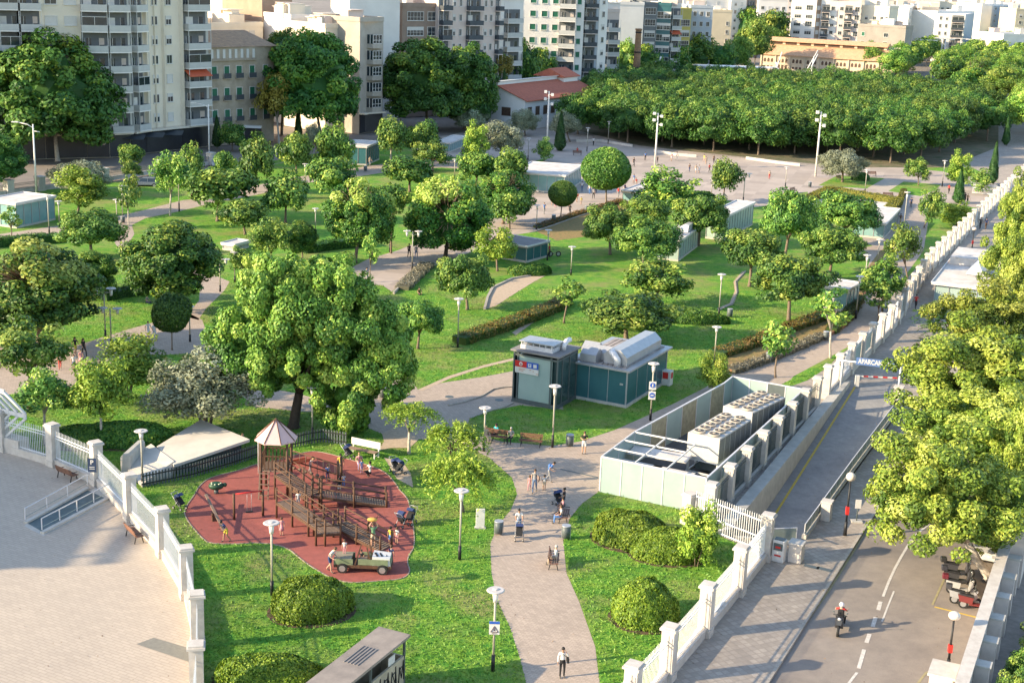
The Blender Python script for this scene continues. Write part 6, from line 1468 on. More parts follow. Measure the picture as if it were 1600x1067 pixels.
# ================================================================== LAMPS, BENCHES, BINS, SIGNS
caster(-86, 69, 20, 22, 19.5, 'unseen cream block added outside the left edge to shade the forecourt')  # out of view, placed and sized for its shadow on the forecourt
e = empty('shadow_beam', (-76.2, 63, 19.9), 0); tag(e, 'unseen raised beam added outside the left edge to cast a shadow band', 'beam'); m = MB(); m.box((0, 0, 1.05), (.3, 11, .6)); m.build('beam', W_WHITE, e); m = MB()  # out of view, added for the band of shadow it throws
for y in (-4, 0, 4): m.box((0, y, .3), (.3, .3, .7))
m.build('post', M_STEELD, e)

def park_lamp():
    e = empty('park_lamp'); tag(e, 'x', 'lamp', 'disc topped lamps in the park')
    m = MB(); m.cyl((0, 0, 0), .10, .9, 10); m.build('base', M_BLACK, e)
    m = MB(); m.cyl((0, 0, .9), .06, 3.2, 10); m.build('pole', mat('lamp_pole', (.40, .37, .30), .5, .1, 2), e)
    m = MB(); m.cyl((0, 0, 3.75), .11, .45, 10, .15); m.cyl((0, 0, 4.2), .03, .2, 6); m.build('lantern', M_LAMPW, e)
    m = MB(); m.cyl((0, 0, 4.38), .46, .05, 20, .40); m.cyl((0, 0, 4.43), .18, .06, 14, .1); m.build('disc', mat('lamp_disc', (.52, .48, .45), .5, .05, 2), e)
    return e
def double_lamp():
    e = empty('park_lamp'); tag(e, 'x', 'lamp', 'disc topped lamps in the park')
    m = MB(); m.cyl((0, 0, 0), .10, .9, 10); m.build('base', M_BLACK, e)
    m = MB(); m.cyl((0, 0, .9), .06, 3.7, 10); m.bar((-.65, 0, 4.25), (.65, 0, 4.25), .05); m.build('pole', mat('lamp_pole', (.40, .37, .30)), e)
    for s_ in (-.65, .65):
        m = MB(); m.cyl((s_, 0, 4.0), .11, .5, 10, .15); l = m.build('lantern', M_LAMPW, e)
        m = MB(); m.cyl((s_, 0, 4.62), .46, .05, 20, .40); m.cyl((s_, 0, 4.67), .18, .06, 14, .1); m.build('disc', mat('lamp_disc', (.52, .48, .45)), l)
    return e
def globe_lamp():
    e = empty('globe_lamp'); tag(e, 'x', 'street lamp', 'globe lamps on the right pavement')
    m = MB(); m.cyl((0, 0, 0), .12, 1.0, 10, .09); m.cyl((0, 0, 1.0), .065, 2.8, 10, .05); m.build('pole', M_BLACK, e)
    m = MB(); m.box((0, 0, 1.75), (.2, .2, .55)); m.build('notice', M_RED, e)
    m = MB(); m.ball((0, 0, 4.1), .30, 3); m.build('globe', mat('opal_globe', (.72, .60, .50), .3, .05, 1), e)
    return e
def tall_lamp():
    e = empty('street_lamp'); tag(e, 'x', 'street lamp', 'tall curved arm street lamps')
    m = MB(); m.cyl((0, 0, 0), .16, 9.5, 10, .09); m.build('pole', M_LAMPW, e)
    m = MB(); m.tube([(0, 0, 9.0), (-.8, 0, 9.45), (-2.2, 0, 9.7)], .07); m.tube([(0, 0, 8.6), (.9, 0, 8.5)], .06); m.build('arm', M_LAMPW, e)
    m = MB(); m.box((-2.5, 0, 9.72), (.9, .35, .14)); m.build('lamp_head', M_LAMPW, e)
    return e
def flood():
    e = empty('floodlight_mast'); tag(e, 'x', 'floodlight', 'floodlight masts round the square')
    m = MB(); m.cyl((0, 0, 0), .20, 11, 10, .12); m.build('mast', M_LAMPW, e)
    for z, s_ in ((10.4, 1), (9.6, -1), (8.7, 1), (10.9, -1)):
        m = MB(); m.bar((0, 0, z), (.5 * s_, -.1, z), .08); m.hull([(s_ * (.4 + a), b, z + c) for a in (0, .5) for b in (-.3, .2) for c in (-.25, .25)]); m.build('floodlight', M_LAMPW, e)
    return e
def t_lamp():
    e = empty('boulevard_lamp'); tag(e, 'x', 'street lamp', 'T shaped boulevard lamps')
    m = MB(); m.cyl((0, 0, 0), .3, 14, 8, .2); m.build('pole', M_LAMPW, e)
    m = MB(); m.box((0, 0, 14), (6.5, .4, .25)); m.build('arm', M_LAMPW, e)
    for s_ in (-3, 3): m = MB(); m.box((s_, 0, 13.8), (1.6, .7, .3)); m.build('lamp_head', M_LAMPW, e)
    return e
_used = {}
def place(fn, px, top, label, h0, rz=0, z=0, tw=None):
    p = G(*px, z); key = fn.__name__; h = (zfor(p.x, p.y, top) - z) if top is not None else h0
    if key not in _used: o = fn(); _used[key] = o; cache_kids(); first = True
    else: o = copy_tree(_used[key])
    o.location = p; o.rotation_euler.z = rz; s = max(.75, min(1.35, h / h0)); o.scale = (1, 1, s); o['label'] = label
    return o
for px, top, lb in [((425, 930), 815, 'lamp between the forecourt fence and the broad clipped bush'), ((718, 874), 765, 'lamp on the lawn right of the play surface'), ((770, 1048), 920, 'lamp carrying the triangular warning sign'), ((488, 684), 603, 'lamp in the shade of the giant tree'), ((863, 699), 602, 'lamp in front of the lift booth'),
    ((1016, 657), 567, 'lamp carrying two round blue signs'), ((715, 543), 466, 'lamp at the lower end of the rusty hedge'), ((223, 757), 672, 'lamp before the folded concrete skylight'), ((756, 705), 660, 'lamp beside the feathery trees at the path junction'), ((1116, 566), 524, 'lamp near the silvery border'),
    ((892, 430), 393, 'lamp in the middle lawn behind the thin sapling'), ((1123, 494), 428, 'lamp beside the winding edging stones'), ((1024, 478), 455, 'lamp half hidden over the round bushy tree'), ((838, 359), 330, 'lamp on the square corner by the dry bed'), ((1111, 312), 284, 'lamp left of the double lamp on the square'),
    ((855, 407), 359, 'lamp at the right corner of the dark teal kiosk'), ((609, 394), 333, 'lamp between the two sheared trees'), ((493, 366), 331, 'lamp by the dark lawn hedge'), ((477, 291), 256, 'lamp beside the two stacked dense trees'), ((710, 281), 260, 'lamp on the far upper lawn'),
    ((77, 366), 305, 'taller of two lamps left of the bright tree'), ((93, 355), 321, 'shorter of two lamps left of the bright tree'), ((183, 352), 314, 'left lamp at the upper path bend'), ((192, 347), 290, 'right taller lamp at the upper path bend'), ((297, 534), 497, 'lamp above the small dark ball tree path'),
    ((367, 441), 405, 'lamp at the curve below the dark small tree'), ((1351, 303), 265, 'lamp on the paving between the two small lawns'), ((1411, 365), 300, 'lamp at the mouth of the right path'), ((1370, 420), 374, 'lamp above the skylight cabin'), ((1349, 462), 398, 'lamp right of the round tree by the cabin'),
    ((1337, 498), 431, 'lamp at the cabin corner'), ((1298, 514), 460, 'lamp in the russet border'), ((1472, 292), 251, 'lamp by the right cypress'), ((1227, 292), 265, 'lamp on the open square right of the upright tree'), ((280, 331), 262, 'lamp by the airy tree pair'), ((917, 237), 200, 'lamp in front of the shaded lawn strip'), ((950, 225), 190, 'lamp at the left end of the grove'), ((825, 250), 216, 'lamp beside the pale olive')]:
    place(park_lamp, px, top, lb, 4.45)
for px, top, lb in [((165, 531), 450, 'double disc lamp beside the bare patched tree'), ((174, 541), 497, 'double disc lamp nearest the walking women'), ((344, 456), 405, 'double disc lamp left of the giant tree'), ((644, 422), 361, 'double disc lamp beside the strolling couple'), ((1161, 317), 271, 'double disc lamp right of the upright tree')]:
    place(double_lamp, px, top, lb, 4.65)
for px, top, lb in [((1320, 836), 738, 'globe lamp beside the ramp balustrade'), ((1480, 1050), 955, 'globe lamp next to the white block at the bottom'), ((1518, 394), 366, 'farthest globe lamp on the right pavement')]:
    place(globe_lamp, px, top, lb, 4.4)
for px, top, lb in [((57, 305), 192, 'tall street lamp at the left edge'), ((327, 250), 162, 'tall street lamp at the corner tower'), ((626, 190), 133, 'tall street lamp before the broad street trees'), ((371, 200), 119, 'tall street lamp in front of the old stone house')]:
    place(tall_lamp, px, top, lb, 9.7)
for px, top, lb in [((1023, 262), 177, 'middle floodlight mast on the square'), ((1274, 276), 175, 'right floodlight mast at the square corner'), ((854, 236), 143, 'left floodlight mast before the red roofed hall'), ((1101, 186), 139, 'floodlight mast poking out of the grove')]:
    place(flood, px, top, lb, 11)
for k, (x, b, t) in enumerate([(975, 410, 262), (1080, 400, 302), (1175, 395, 290), (1260, 400, 275), (863, 345, 275), (1062, 390, 280), (1238, 362, 222), (1298, 330, 215), (1345, 330, 262)]):
    place(t_lamp, (1200 + x / 3.9525, b / 3.9525), t / 3.9525, ['third', 'fifth', 'sixth', 'eighth', 'first', 'fourth', 'seventh', 'ninth', 'tenth'][k] + ' T shaped lamp from the left on the far boulevard', 14)
# signs on lamps
p = G(770, 1048); e = empty('warning_sign', p + Vector((0, -.09, 2.05))); tag(e, 'white plate with a triangular warning mark on the lower lamp', 'sign')
m = MB(); m.box((0, 0, .35), (.52, .03, .7)); m.build('plate', M_WHITE, e); m = MB(); m.box((0, -.02, .64), (.52, .02, .13)); m.build('blue_band', M_BLUE, e)
m = MB()
for a, b in (((-.18, .14), (.18, .14)), ((-.18, .14), (0, .46)), ((.18, .14), (0, .46))): m.bar((a[0], -.025, a[1]), (b[0], -.025, b[1]), .035, .02)
m.bar((0, -.025, .2), (0, -.025, .34), .04, .02); m.bar((-.12, -.025, .06), (.12, -.025, .06), .03, .02); m.build('mark', mat('sign_ink', (.08, .03, .05), .6), e)
for k, (z, lb) in enumerate(((2.55, 'upper plate with a round blue walker sign by the teal building'), (1.75, 'lower plate with a round blue vehicle sign by the teal building'))):
    p = G(1016, 657); e = empty('mandatory_sign', p + Vector((0, -.09, z))); tag(e, lb, 'sign')
    m = MB(); m.box((0, 0, .33), (.55, .03, .66)); m.build('plate', M_WHITE, e); m = MB(); m.cyl((0, 0, 0), .21, .03, 20); o = m.build('blue_disc', M_BLUE, e); o.rotation_euler.x = math.pi / 2; o.location = (0, -.01, .36)
    m = MB(); m.box((0, -.05, .36), (.09 if k == 0 else .24, .01, .24 if k == 0 else .09)); 
    if k == 0: m.bar((0, -.05, .3), (-.07, -.05, .2), .03, .01); m.bar((0, -.05, .3), (.07, -.05, .2), .03, .01)
    m.build('symbol', M_WHITE, e)
p = G(149, 762); e = empty('parking_plate', (p.x, p.y - .5, 1.75)); tag(e, 'dark parking plate with a white P on the left fence pier', 'sign')
m = MB(); m.box((0, 0, 0), (.55, .04, .95)); m.build('plate', mat('sign_navy', (.03, .05, .10), .5), e); text('P', .42, M_WHITE, e, mtx=Matrix.Translation((0, -.035, .2)) @ Matrix.Rotation(math.pi / 2, 4, 'X')); m = MB()
for z in (-.12, -.24): m.box((0, -.03, z), (.34, .01, .035))
m.build('bars', M_WHITE, e)
p = G(750, 825); e = empty('notice_slab', p, .1); tag(e, 'upright blank white notice slab on the lawn left of the path', 'notice board'); m = MB(); m.box((0, 0, .65), (.55, .1, 1.3)); m.build('slab', M_WHITE, e, bevel=.01); m = MB(); m.box((0, .02, .04), (.7, .3, .08)); m.build('foot', M_CONC, e)
p = G(1338, 815); e = empty('sign_post', p); tag(e, 'small white traffic plate on a weighted foot by the kerb', 'sign'); m = MB(); m.box((0, 0, .05), (.7, .5, .1)); m.build('foot', M_CONC, e); m = MB(); m.tube([(0, 0, .1), (0, 0, 1.4)], .04); m.build('post', M_STEELD, e); m = MB(); m.box((0, -.05, 1.25), (.38, .03, .6)); m.build('plate', M_WHITE, e)
p = G(1560, 905); e = empty('no_parking_sign', p); tag(e, 'round blue and red no parking sign beside the terrace wall', 'sign'); m = MB(); m.tube([(0, 0, 0), (0, 0, 2.4)], .04); m.build('post', M_STEELD, e)
m = MB(); m.cyl((0, 0, 0), .3, .03, 20); o = m.build('red_rim', M_RED, e); o.rotation_euler.x = math.pi / 2; o.location = (0, -.05, 2.3); m = MB(); m.cyl((0, 0, 0), .22, .03, 20); o = m.build('blue_disc', M_BLUE, e); o.rotation_euler.x = math.pi / 2; o.location = (0, -.065, 2.3)
# benches
def bench():
    e = empty('park_bench'); tag(e, 'x', 'bench', 'slatted park benches')
    m = MB()
    for k in range(4): m.box((0, -.2 + k * .13, .45), (1.7, .1, .035))
    m.build('seat', mat('bench_slat', (.20, .095, .06), .6, .2, 5), e)
    m = MB()
    for k in range(3): m.box((0, .27 + k * .04, .58 + k * .12), (1.7, .035, .1))
    m.build('backrest', mat('bench_slat', (.22, .10, .06)), e)
    for s_ in (-.7, .7): m = MB(); m.bar((s_, -.25, 0), (s_, -.15, .44), .05); m.bar((s_, .3, 0), (s_, .2, .44), .05); m.bar((s_, .22, .42), (s_, .38, .9), .04); m.bar((s_, -.26, .62), (s_, .3, .62), .04); m.build('leg', M_BLACK, e)
    return e
for px, rz, lb in [((211, 842), 2.2, 'red brown slatted bench against the left fence'), ((106, 748), 2.5, 'bench in the shade beside the left fence pier'), ((829, 697), -.15, 'dark bench on the path edge left of the lamp'), ((775, 690), -.3, 'bench under the woman in turquoise'), ((866, 883), 1.5, 'bench under the seated figure in white'), ((882, 812), 1.45, 'bench under the group with the pushchair'),
    ((1388, 310), .1, 'bench on the small right lawn'), ((1240, 302), .9, 'bench at the lawn edge on the square'), ((1216, 314), .9, 'bench at the lower lawn edge of the square'), ((1362, 276), .05, 'bench before the grove planter'), ((902, 243), .1, 'bench below the shaded lawn strip'), ((1312, 282), .9, 'bench beside the silver olive')]:
    p = G(*px); key = 'bench'
    if key not in _used: o = bench(); _used[key] = o; cache_kids()
    else: o = copy_tree(_used[key])
    o.location = p; o.rotation_euler.z = rz; o['label'] = lb
p = G(568, 712); e = empty('garden_bench', p, -.45); tag(e, 'long white bench with high back at the top of the playground', 'bench')
m = MB()
for k in range(3): m.box((0, -.25 + .17 * k, .46), (2.3, .15, .04))
m.build('seat', M_WOODL, e); m = MB(); m.box((0, .32, .85), (2.4, .06, .5)); m.build('backrest', M_WHITE, e)
for s_ in (-1.05, 1.05): m = MB(); m.bar((s_, -.25, 0), (s_, -.25, .45), .07); m.bar((s_, .3, 0), (s_, .34, 1.1), .07); m.bar((s_, -.25, .2), (s_, .3, .2), .05); m.build('leg', M_WHITE, e)
# bins
def bin_():
    e = empty('litter_bin'); tag(e, 'x', 'bin', 'litter bins'); m = MB(); m.cyl((0, 0, .12), .24, .75, 14, .27); m.build('body', M_STEELD, e); m = MB(); m.cyl((0, 0, .87), .29, .05, 14); m.build('rim', M_STEEL, e); m = MB(); m.box((-.27, 0, .45), (.04, .04, .9)); m.box((.27, 0, .45), (.04, .04, .9)); m.build('post', M_STEEL, e); return e
for px, lb in [((890, 697), 'bin with a white bag left of the man in black'), ((779, 835), 'bin on the path edge by the notice slab'), ((884, 842), 'post like bin beside the seated group'), ((865, 346), 'bin below the smaller clipped ball tree'), ((1140, 496), 'bin right of the winding edging stones'), ((607, 632), 'left bin under the edge of the giant tree'), ((598, 622), 'farther bin under the edge of the giant tree'), ((916, 332), 'short post on the square below the biggest ball tree'), ((1265, 293), 'bin at the lawn corner on the square'), ((1290, 532), 'bin in the right hand path'), ((1201, 566), 'bin beside the russet young tree'), ((192, 349), 'bin at the foot of the upper path lamps'), ((571, 268), 'bin by the upper path')]:
    place(bin_, px, None, lb, 1)
# flat street details
for k, (px) in enumerate([(1268, 885), (1288, 889), (1245, 864)]):
    p = G(*px); m = MB(); m.box((p.x, p.y, .004), (.9, .4, .012), -.5); m.build('manhole_cover', M_STEELD)['kind'] = 'structure'
for px in ((702, 620), (780, 625)): p = G(*px); m = MB(); m.cyl((p.x, p.y, .01), .35, .012, 16); m.build('manhole_cover', M_STEELD)['kind'] = 'structure'
m = MB(); a, b = G(876, 733), G(934, 746); m.bar(a + Vector((0, 0, .02)), b + Vector((0, 0, .02)), .14, .02); m.build('drain_channel', M_STEELD)['kind'] = 'structure'
# ================================================================== VEHICLES
TYRE = mat('tyre', (.02, .02, .02), .8, .1, 5); RIM = mat('rim', (.45, .45, .46), .35, .05, 3, metal=.6); CHROME = mat('headlamp', (.6, .6, .6), .15, .05, metal=.5)
def wheel(parent, x, y, r, w):
    m = MB(); m.cyl((0, 0, -w / 2), r, w, 18); o = m.build('wheel', TYRE, parent); o.rotation_euler.x = math.pi / 2; o.location = (x, y, r)
    m = MB(); m.cyl((0, 0, -w / 2 - .01), r * .62, w + .02, 14); m.build('rim', RIM, o)
def car(c, suv=False):
    e = empty('parked_car'); hb = .78 if not suv else .95; ht = 1.42 if not suv else 1.65; L = 4.2; W = 1.74
    pm = mat('car_paint_%d' % int(c[0] * 100 + c[2] * 1000), c, .25, .03, 1, spec=.6)
    bm = bmesh.new(); prof = [(-2.1, .35), (-2.12, hb * .85), (-1.95, hb), (-1.1 if not suv else -1.3, hb + .08), (2.0, hb + .06), (2.08, .55), (2.06, .35)]
    m = MB(); m.bm.free(); m.bm = bm
    for s_ in (1,):
        v0 = [bm.verts.new((x, -W / 2 + (.08 if z > .7 else 0), z)) for x, z in prof]; v1 = [bm.verts.new((x, W / 2 - (.08 if z > .7 else 0), z)) for x, z in prof]
        n = len(prof); bm.faces.new(v0); bm.faces.new(v1[::-1])
        for i in range(n): bm.faces.new((v0[i], v1[i], v1[(i + 1) % n], v0[(i + 1) % n]))
    bmesh.ops.recalc_face_normals(bm, faces=bm.faces); m.build('body', pm, e, bevel=.05)
    x0, x1 = (-1.15, 1.85) if not suv else (-1.2, 1.95)
    m = MB(); m.hull([(x, y, z) for x, z, q in ((x0, hb, .1), (x1, hb, .1), (x0 + .75, ht - .06, .24), (x1 - .45, ht - .06, .24)) for y in (-W / 2 + q, W / 2 - q)]); m.build('window_glass', mat('car_glass', (.02, .03, .035), .08, .1, spec=.8), e)
    m = MB(); m.hull([(x, y, z) for x, z, q in ((x0 + .7, ht - .06, .23), (x1 - .4, ht - .06, .23), (x0 + .85, ht, .3), (x1 - .55, ht, .3)) for y in (-W / 2 + q, W / 2 - q)]); 
    for x in (x0 + 1.5,):
        for y in (-1, 1): m.bar((x, y * (W / 2 - .1), hb), (x, y * (W / 2 - .24), ht - .04), .08)
    m.build('roof', pm, e)
    for x in (-1.3, 1.3):
        for y in (-W / 2 + .1, W / 2 - .1): wheel(e, x, y, .32, .2)
    for y in (-.6, .6):
        m = MB(); m.box((-2.08, y, .66), (.1, .32, .14)); m.build('headlight', CHROME, e); m = MB(); m.box((2.05, y, .75), (.08, .28, .16)); m.build('tail_light', M_RED, e)
    return e
for (c, suv, px, rz, lb) in [((.6, .6, .6), True, (95, 246), .1, 'white off road car behind the massive left plane tree'), ((.10, .14, .18), False, (38, 322), .15, 'dark blue car behind the white street wall'), ((.16, .18, .2), False, (228, 292), .15, 'grey car behind the low street wall piers'), ((.45, .45, .47), False, (352, 262), .2, 'silver car on the road before the old stone house'),
        ((.55, .55, .55), False, (1545, 865), 1.1, 'white car in the shade beside the scooters'), ((.62, .6, .58), False, (1568, 830), 1.1, 'white car parked under the lowest plane tree'), ((.08, .08, .1), False, (1585, 795), 1.1, 'black car parked under the street trees'), ((.5, .1, .08), False, (1600, 765), 1.1, 'red car glimpsed through the street trees')]:
    e = car(c, suv); e.location = G(*px, KZ); e.rotation_euler.z = rz; tag(e, lb, 'car')
def scooter(c, label, p, rz, box=None):
    e = empty('parked_scooter', p, rz); tag(e, label, 'scooter'); pm = mat('scooter_%d' % int(c[0] * 100 + c[1] * 1000), c, .3, .05, 2, spec=.6)
    wheel(e, -.62, 0, .27, .12); wheel(e, .62, 0, .27, .14)
    m = MB(); m.hull([(x, y, z) for x, z, q in ((.15, .35, .15), (.85, .42, .12), (.1, .72, .14), (.95, .80, .10)) for y in (-q, q)]); m.hull([(x, y, z) for x, z, q in ((-.3, .28, .16), (.3, .28, .16), (-.3, .36, .16), (.3, .36, .16)) for y in (-q, q)]); m.build('body', pm, e)
    m = MB(); m.hull([(x, y, z) for x, z, q in ((-.32, .3, .2), (-.42, .35, .2), (-.42, .95, .15), (-.55, .85, .14), (-.62, .58, .1)) for y in (-q, q)]); m.build('front_shield', pm, e)
    m = MB(); m.hull([(x, y, z) for x, z, q in ((.05, .72, .13), (.9, .80, .12), (.1, .84, .11), (.85, .9, .1)) for y in (-q, q)]); m.build('seat', M_BLACK, e, bevel=.02)
    m = MB(); m.tube([(-.62, 0, .27), (-.45, 0, .95)], .03); m.tube([(-.38, -.33, 1.02), (-.45, 0, .98), (-.38, .33, 1.02)], .022); m.build('handlebar', M_BLACK, e)
    for s_ in (-1, 1): m = MB(); m.tube([(-.42, s_ * .2, 1.0), (-.46, s_ * .3, 1.18)], .012, 5); m.ball((-.46, s_ * .31, 1.2), .06, 1, (.3, 1, .7)); m.build('mirror', M_STEELD, e)
    m = MB(); m.ball((-.57, 0, .88), .09, 2, (.6, 1, 1)); m.build('headlight', CHROME, e)
    if box: m = MB(); m.box((.98, 0, 1.0), (.36, .38, .28)); m.build('top_box', mat('box_%d' % int(box[0] * 100), box, .4, .05), e, bevel=.04)
    return e
for k, (px, c, bx, lb) in enumerate([((1508, 945), (.30, .30, .31), (.05, .05, .055), 'silver grey scooter with a dark rear box'), ((1522, 952), (.16, .03, .03), None, 'red and black scooter at the end of the row'), ((1502, 928), (.42, .41, .40), (.12, .02, .03), 'white scooter with a dark red rear box'), ((1500, 914), (.05, .05, .055), (.04, .04, .05), 'dark scooter half under the leaves'), ((1498, 900), (.06, .06, .07), (.03, .03, .03), 'black scooter highest in the row')]):
    scooter(c, lb, G(*px, KZ), -.35 + .05 * k + math.pi, bx)
# ================================================================== PEOPLE
SKIN = mat('skin', (.52, .32, .22), .6, .06, 6); SKIN2 = mat('skin_tan', (.36, .20, .13), .6, .06, 6)
HAIRM = {'k': mat('hair_black', (.015, .012, .01), .6, .1), 'b': mat('hair_brown', (.08, .04, .02), .6, .1), 'l': mat('hair_fair', (.35, .24, .12), .6, .1), 'g': mat('hair_grey', (.4, .38, .36), .6, .1)}
CL = {'white': (.70, .68, .66), 'black': (.02, .02, .022), 'navy': (.03, .05, .14), 'yellow': (.60, .48, .06), 'red': (.60, .04, .03), 'pink': (.60, .28, .30), 'grey': (.28, .28, .29), 'blue': (.10, .22, .50), 'turq': (.04, .42, .50), 'beige': (.50, .40, .28), 'jeans': (.12, .18, .30), 'green': (.15, .30, .16), 'brown': (.16, .09, .05), 'lilac': (.42, .34, .52)}
def cm(c): return mat('cloth_' + c, CL[c], .85, .1, 8, bump=.1)
SHOE = mat('shoe', (.10, .09, .08), .7, .1)
def joints(pose, ph=0):
    J = {'pel': (0, 0, .93), 'spi': (0, 0, 1.12), 'che': (0, -.01, 1.30), 'nk': (0, 0, 1.46), 'hd': (0, -.02, 1.58), 'ht': (0, -.01, 1.69)}
    J['nose'] = (0, -.105, 1.585)
    for s_, n in ((-1, 'l'), (1, 'r')):
        J['sh' + n] = (s_ * .175, 0, 1.39); J['el' + n] = (s_ * .235, .03, 1.12); J['wr' + n] = (s_ * .25, -.05, .88); J['pa' + n] = (s_ * .25, -.07, .81)
        J['hp' + n] = (s_ * .09, 0, .88); J['kn' + n] = (s_ * .10, -.02, .49); J['an' + n] = (s_ * .10, .02, .09); J['to' + n] = (s_ * .11, -.15, .035)
    def mv(k, dx, dy, dz): a = J[k]; J[k] = (a[0] + dx, a[1] + dy, a[2] + dz)
    if pose == 'walk':
        s1, s2 = ('l', 'r') if ph == 0 else ('r', 'l')
        mv('kn' + s1, 0, -.20, .03); mv('an' + s1, 0, -.27, .01); mv('to' + s1, 0, -.25, .03)
        mv('kn' + s2, 0, .02, 0); mv('an' + s2, 0, .30, .07); mv('to' + s2, 0, .27, .0)
        mv('el' + s2, 0, -.10, .02); mv('wr' + s2, 0, -.24, .10); mv('pa' + s2, 0, -.28, .13); mv('el' + s1, 0, .12, .02); mv('wr' + s1, 0, .14, .03); mv('pa' + s1, 0, .13, .02)
    if pose in ('push', 'fold', 'phone', 'up'):
        for n, s_ in (('l', -1), ('r', 1)):
            if pose == 'push': J['el' + n] = (s_ * .24, -.12, 1.14); J['wr' + n] = (s_ * .2, -.36, 1.05); J['pa' + n] = (s_ * .2, -.44, 1.04)
            if pose == 'fold': J['el' + n] = (s_ * .25, -.02, 1.13); J['wr' + n] = (s_ * .04, -.23, 1.14); J['pa' + n] = (-s_ * .03, -.24, 1.17)
            if pose == 'up': J['el' + n] = (s_ * .27, -.10, 1.55); J['wr' + n] = (s_ * .14, -.16, 1.78); J['pa' + n] = (s_ * .12, -.18, 1.85)
        if pose == 'phone': J['elr'] = (.26, -.06, 1.18); J['wrr'] = (.16, -.10, 1.42); J['par'] = (.12, -.08, 1.50)
    if pose in ('sit', 'crouch', 'ride'):
        dz = {'sit': -.42, 'crouch': -.62, 'ride': -.12}[pose]
        for k in list(J): J[k] = (J[k][0], J[k][1], J[k][2] + dz)
        for n, s_ in (('l', -1), ('r', 1)):
            if pose == 'sit': J['kn' + n] = (s_ * .12, -.42, .50); J['an' + n] = (s_ * .12, -.44, .09); J['to' + n] = (s_ * .13, -.60, .04); J['wr' + n] = (s_ * .14, -.30, .62); J['pa' + n] = (s_ * .12, -.37, .59); J['el' + n] = (s_ * .25, -.05, .72)
            if pose == 'crouch': J['kn' + n] = (s_ * .16, -.38, .44); J['an' + n] = (s_ * .12, -.04, .09); J['to' + n] = (s_ * .13, -.22, .04); J['wr' + n] = (s_ * .12, -.48, .52); J['pa' + n] = (s_ * .1, -.55, .5); J['el' + n] = (s_ * .24, -.22, .56)
            if pose == 'ride': J['kn' + n] = (s_ * .22, -.40, .72); J['an' + n] = (s_ * .22, -.30, .32); J['to' + n] = (s_ * .22, -.47, .28); J['el' + n] = (s_ * .30, -.25, 1.08); J['wr' + n] = (s_ * .31, -.52, 1.04); J['pa' + n] = (s_ * .31, -.59, 1.03)
    if pose == 'lean':
        for k in ('spi', 'che', 'nk', 'hd', 'ht', 'nose', 'shl', 'shr', 'ell', 'elr', 'wrl', 'wrr', 'pal', 'par'):
            a = J[k]; t = (a[2] - .93) * .6; J[k] = (a[0], a[1] - t, a[2] - t * .25)
        for n in 'lr': a = J['wr' + n]; J['wr' + n] = (a[0] * .8, a[1] - .35, a[2] + .05); J['pa' + n] = (a[0] * .8, a[1] - .43, a[2] + .05)
        mv('anl', 0, -.2, 0); mv('tol', 0, -.2, 0); mv('knl', 0, -.12, 0); mv('anr', 0, .25, .02); mv('tor', 0, .25, 0)
    return J
EDG = [('pel', 'spi'), ('spi', 'che'), ('che', 'nk'), ('nk', 'hd'), ('hd', 'ht'), ('hd', 'nose')]
for n in 'lr': EDG += [('che', 'sh' + n), ('sh' + n, 'el' + n), ('el' + n, 'wr' + n), ('wr' + n, 'pa' + n), ('pel', 'hp' + n), ('hp' + n, 'kn' + n), ('kn' + n, 'an' + n), ('an' + n, 'to' + n)]
RAD = {'pel': (.135, .10), 'spi': (.12, .09), 'che': (.15, .10), 'nk': (.052, .055), 'hd': (.078, .098), 'ht': (.055, .07), 'nose': (.014, .016), 'sh': (.062, .06), 'el': (.042, .042), 'wr': (.028, .026), 'pa': (.038, .018), 'hp': (.09, .09), 'kn': (.058, .06), 'an': (.040, .045), 'to': (.038, .028)}
_pc = {}
